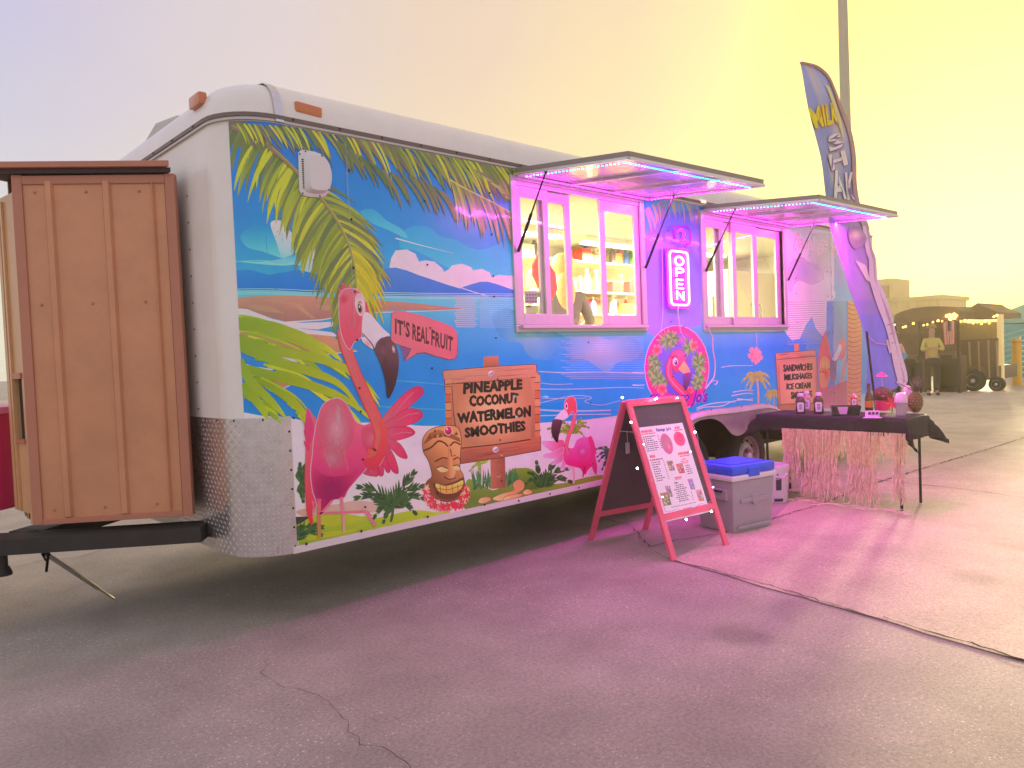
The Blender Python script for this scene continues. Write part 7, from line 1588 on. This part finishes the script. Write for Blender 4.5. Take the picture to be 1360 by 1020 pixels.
# peaked canopy and barred trailer
ca_ = here('peaked_canopy', 'dark peaked canopy tent with a small pointed top beside the teal tent', 'canopy', (26, 6.8, 0)); XB = 25.0
b = MB(); b.prism([bq(680, 130, XB), bq(800, 128, XB), bq(862, 90, XB), (bq(920, 125, XB)), bq(1060, 180, XB), bq(1060, 230, XB), bq(680, 250, XB)], (2.5, 0, 0)); b.build('roof', canv, ca_)
b = MB(); b.prism([bq(675, 290, XB+.1), bq(1060, 270, XB+.1), bq(1060, 430, XB+.1), bq(675, 452, XB+.1)], (.04, 0, 0)); b.build('side_sheet', green_c, ca_)
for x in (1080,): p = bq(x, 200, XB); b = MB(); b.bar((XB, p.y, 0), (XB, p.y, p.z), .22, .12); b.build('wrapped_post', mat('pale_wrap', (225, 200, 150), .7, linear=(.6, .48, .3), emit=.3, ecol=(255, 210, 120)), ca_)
settle(ca_)
tr2 = here('utility_trailer', 'black utility trailer with tall pale stake rails and chrome wheels', 'trailer', (25.5, 6.6, 0)); XC = 24.6
blk = mat('trailer_black', (50, 36, 30), .5, noise=.2, linear=(.09, .06, .04))
b = MB(); b.prism([bq(660, 720, XC), bq(1062, 700, XC), bq(1062, 830, XC), bq(660, 850, XC)], (2.0, 0, 0)); b.build('bed', blk, tr2)
b = MB(); b.prism([bq(670, 450, XC+.25), bq(1060, 430, XC+.25), bq(1060, 705, XC+.25), bq(670, 720, XC+.25)], (.05, 0, 0)); b.build('side_board', browns, tr2)
for x, y0, y1 in ((682, 475, 715), (780, 465, 700), (870, 460, 820), (965, 450, 815), (1045, 455, 800)):
    p, q = bq(x, y0, XC-.06), bq(x+12, y1, XC-.06); b = MB(); b.bar(p, q, .035, .035); b.build('stake_rail', mat('pale_rail', (200, 165, 90), .6, linear=(.42, .3, .14)), tr2)
for x, r in ((825, .30), (1050, .2)):
    p = bq(x, 850, XC-.12); b = MB(); b.lathe((XC-.22, p.y, r), [(r*.6, 0), (r, .03), (r, .2), (r*.6, .22)], 28, 'x'); w__ = b.build('tyre', black, tr2, smooth=True); b = MB(); b.lathe((XC-.24, p.y, r), [(r*.62, .01), (r*.5, .05), (r*.2, .02), (.001, .0)], 20, 'x', cap=False); b.build('rim', alu, tr2, smooth=True)
b = MB(); b.prism([bq(700, 600, XC-.08), bq(728, 600, XC-.08), bq(755, 700, XC-.08), bq(722, 705, XC-.08)], (.02, 0, 0)); b.build('plate', mat('pale_plate', (205, 190, 180), .5), tr2)
b = MB(); b.prism([bq(470, 893, XC-.3), bq(665, 895, XC-.3), bq(668, 912, XC-.3), bq(478, 915, XC-.3)], (.1, 0, 0)); b.build('drawbar', mat('pale_bar', (190, 160, 120), .5), tr2)
settle(tr2)
# striped flag
uf = here('striped_flag', 'flag with red and white stripes and a blue corner hanging at the stall', 'flag', tuple(bq(590, 480, 23.2)))
a0, a1, a2, a3 = bq(520, 272, 23.2), bq(652, 262, 23.2), bq(652, 485, 23.2), bq(540, 495, 23.2)
INK_GAIN = 1.0
up1 = Print(lambda x, y: (x, y), lambda u, v, h: tuple((a0.lerp(a1, u)).lerp(a3.lerp(a2, u), v)+Vector((-h+.03*math.sin(u*14), 0, 0))), base=0, step=.004); Print.layer = 0
for k in range(13): 
    for j in range(4): u0, u1 = k/13, (k+1)/13; up1.add([(u0, j/4), (u1, j/4), (u1, (j+1)/4), (u0, (j+1)/4)], [(0, 1, 2, 3)], [ink((200, 70, 60) if k % 2 == 0 else (226, 205, 190))]*4, 1)
for j in range(3): up1.add([(6/13, j/7), (1, j/7), (1, (j+1)/7), (6/13, (j+1)/7)], [(0, 1, 2, 3)], [ink((70, 50, 70))]*4, 2)
for i in range(6):
    for j in range(5): u, v = 6.5/13+i*.083, .03+j*.08; up1.add([(u, v), (u+.03, v), (u+.03, v+.025), (u, v+.025)], [(0, 1, 2, 3)], [ink((220, 205, 200))]*4, 3)
up1.build('flag_cloth', CLOTHP, uf); b = MB(); b.bar(a0, a1, .03, .03); b.build('flag_rod', dark, uf); settle(uf)
# standing person
pp2 = G(*zB(430, 985)); ytop = mat('yellow_top', (215, 195, 90), .8, linear=(.55, .46, .12)); dk2 = mat('dark_trousers', (55, 48, 40), .85, linear=(.04, .034, .026))
person((pp2.x, pp2.y, 0), R(-60), 'person in yellow top and dark trousers with headwrap standing before the canopy stall', ytop, dk2, mat('dark_hair', (50, 36, 28), .6), [((.24, -.06, 1.16), (.08, -.27, 1.18)), ((-.24, -.06, 1.16), (-.06, -.28, 1.22))], scale=1.08, cap=mat('headwrap_cloth', (160, 130, 70), .8, noise=.3, linear=(.3, .22, .08)))
# another person half hidden behind the flag
pq = PX(1190, 450, 20); 
person((20, pq.y+.05, 0), R(-70), 'person in pale pink top mostly hidden behind the feather flag', mat('pink_top', (225, 160, 150), .8, linear=(.6, .32, .28)), dk2, MATS['dark_hair'], [((.22, .0, 1.14), (.16, -.2, 1.1)), ((-.22, .0, 1.14), (-.15, -.2, 1.1))])
# teal tent, bollard, blue cup-like ball
tt = here('teal_tent', 'teal striped tent wall with a pitched top behind the yellow bollard', 'tent', (34, 7, 0)); XT = 33
teal = mat('teal_canvas', (60, 175, 175), .7, noise=.1, linear=(.06, .38, .38)); tealp = mat('pale_teal_canvas', (120, 200, 175), .7, noise=.1, linear=(.2, .5, .4))
def wq(px, py): return PX(px, py, XT)
b = MB(); b.prism([wq(1329, 430), wq(1450, 424), wq(1450, 512), wq(1331, 513)], (.1, 0, 0)); wl_ = b.build('wall', teal, tt)
b = MB(); b.prism([wq(1327, 417), wq(1345, 410), wq(1372, 399), wq(1420, 418), wq(1470, 424), wq(1450, 429), wq(1329, 431)], (2.2, 0, 0)); b.build('roof', tealp, tt)
for k in range(12):
    y = 437+k*7.2; b = MB(); b.prism([PX(1331, y+8, XT-.02), PX(1420, y-18, XT-.02), PX(1420, y-15.5, XT-.02), PX(1331, y+10, XT-.02)], (.015, 0, 0)); b.build('fold', tealp, wl_)
settle(tt)
bo_ = here('bollard', 'tall yellow bollard standing before the teal tent', 'bollard', tuple(G(1351, 512))); p = G(1351, 512); q = PX(1351, 450, p.x)
b = MB(); b.lathe((p.x, p.y, 0), [(.13, 0), (.13, q.z-.06), (.10, q.z), (.02, q.z+.02)], 20); b.build('post', mat('bollard_yellow', (235, 175, 20), .5, noise=.08, linear=(.75, .42, .02)), bo_, smooth=True); b = MB(); b.lathe((p.x, p.y, q.z-.12), [(.134, 0), (.134, .05)], 20); b.build('band', mat('faded_band', (200, 140, 20), .6), bo_, smooth=True); settle(bo_)
gr_ = here('wire_rack', 'white wire rack behind the yellow bollard', 'rack', tuple(G(1357, 510))); b = MB()
for k in range(7): b.bar(PX(1354, 452+k*7, 32.2), PX(1400, 450+k*7, 32.2), .03, .03)
b.build('rack_bar', mat('rack_white', (220, 225, 215), .5), gr_); b = MB(); b.bar(PX(1355, 448, 32.25), G(1355, 510), .05, .05); b.build('upright', MATS['rack_white'], gr_); settle(gr_)
bc = here('blue_cup', 'small bright blue cup held up right beside the flag edge', 'cup', tuple(PX(1198, 474, 20))); p = PX(1198, 478, 19.5); b = MB(); b.lathe(p, [(.05, 0), (.09, .17), (.08, .17), (.045, .01)], 16, cap=False); b.build('cup_body', mat('cyan_cup', (40, 170, 225), .4, linear=(.03, .4, .72)), bc, smooth=True); b = MB(); b.tube([p+Vector((0, -.04, .03)), p+Vector((0, -.12, .06)), p+Vector((0, -.12, .12)), p+Vector((0, -.07, .14))], .012, 6); b.build('handle', MATS['cyan_cup'], bc, smooth=True); settle(bc)
print('done')
# ================================================================ EVENING HAZE
hb = MB().bx(-30, 90, -30, 90, -1, 16); hm = bpy.data.materials.new('haze_air'); hm.use_nodes = True; t = hm.node_tree; t.nodes.clear(); vo_ = t.nodes.new('ShaderNodeVolumePrincipled'); vo_.inputs['Color'].default_value = (1, .90, .62, 1); vo_.inputs['Density'].default_value = .003; vo_.inputs['Anisotropy'].default_value = .6
mo_ = t.nodes.new('ShaderNodeOutputMaterial'); t.links.new(vo_.outputs[0], mo_.inputs['Volume']); hb.build('haze', hm, kind='stuff')
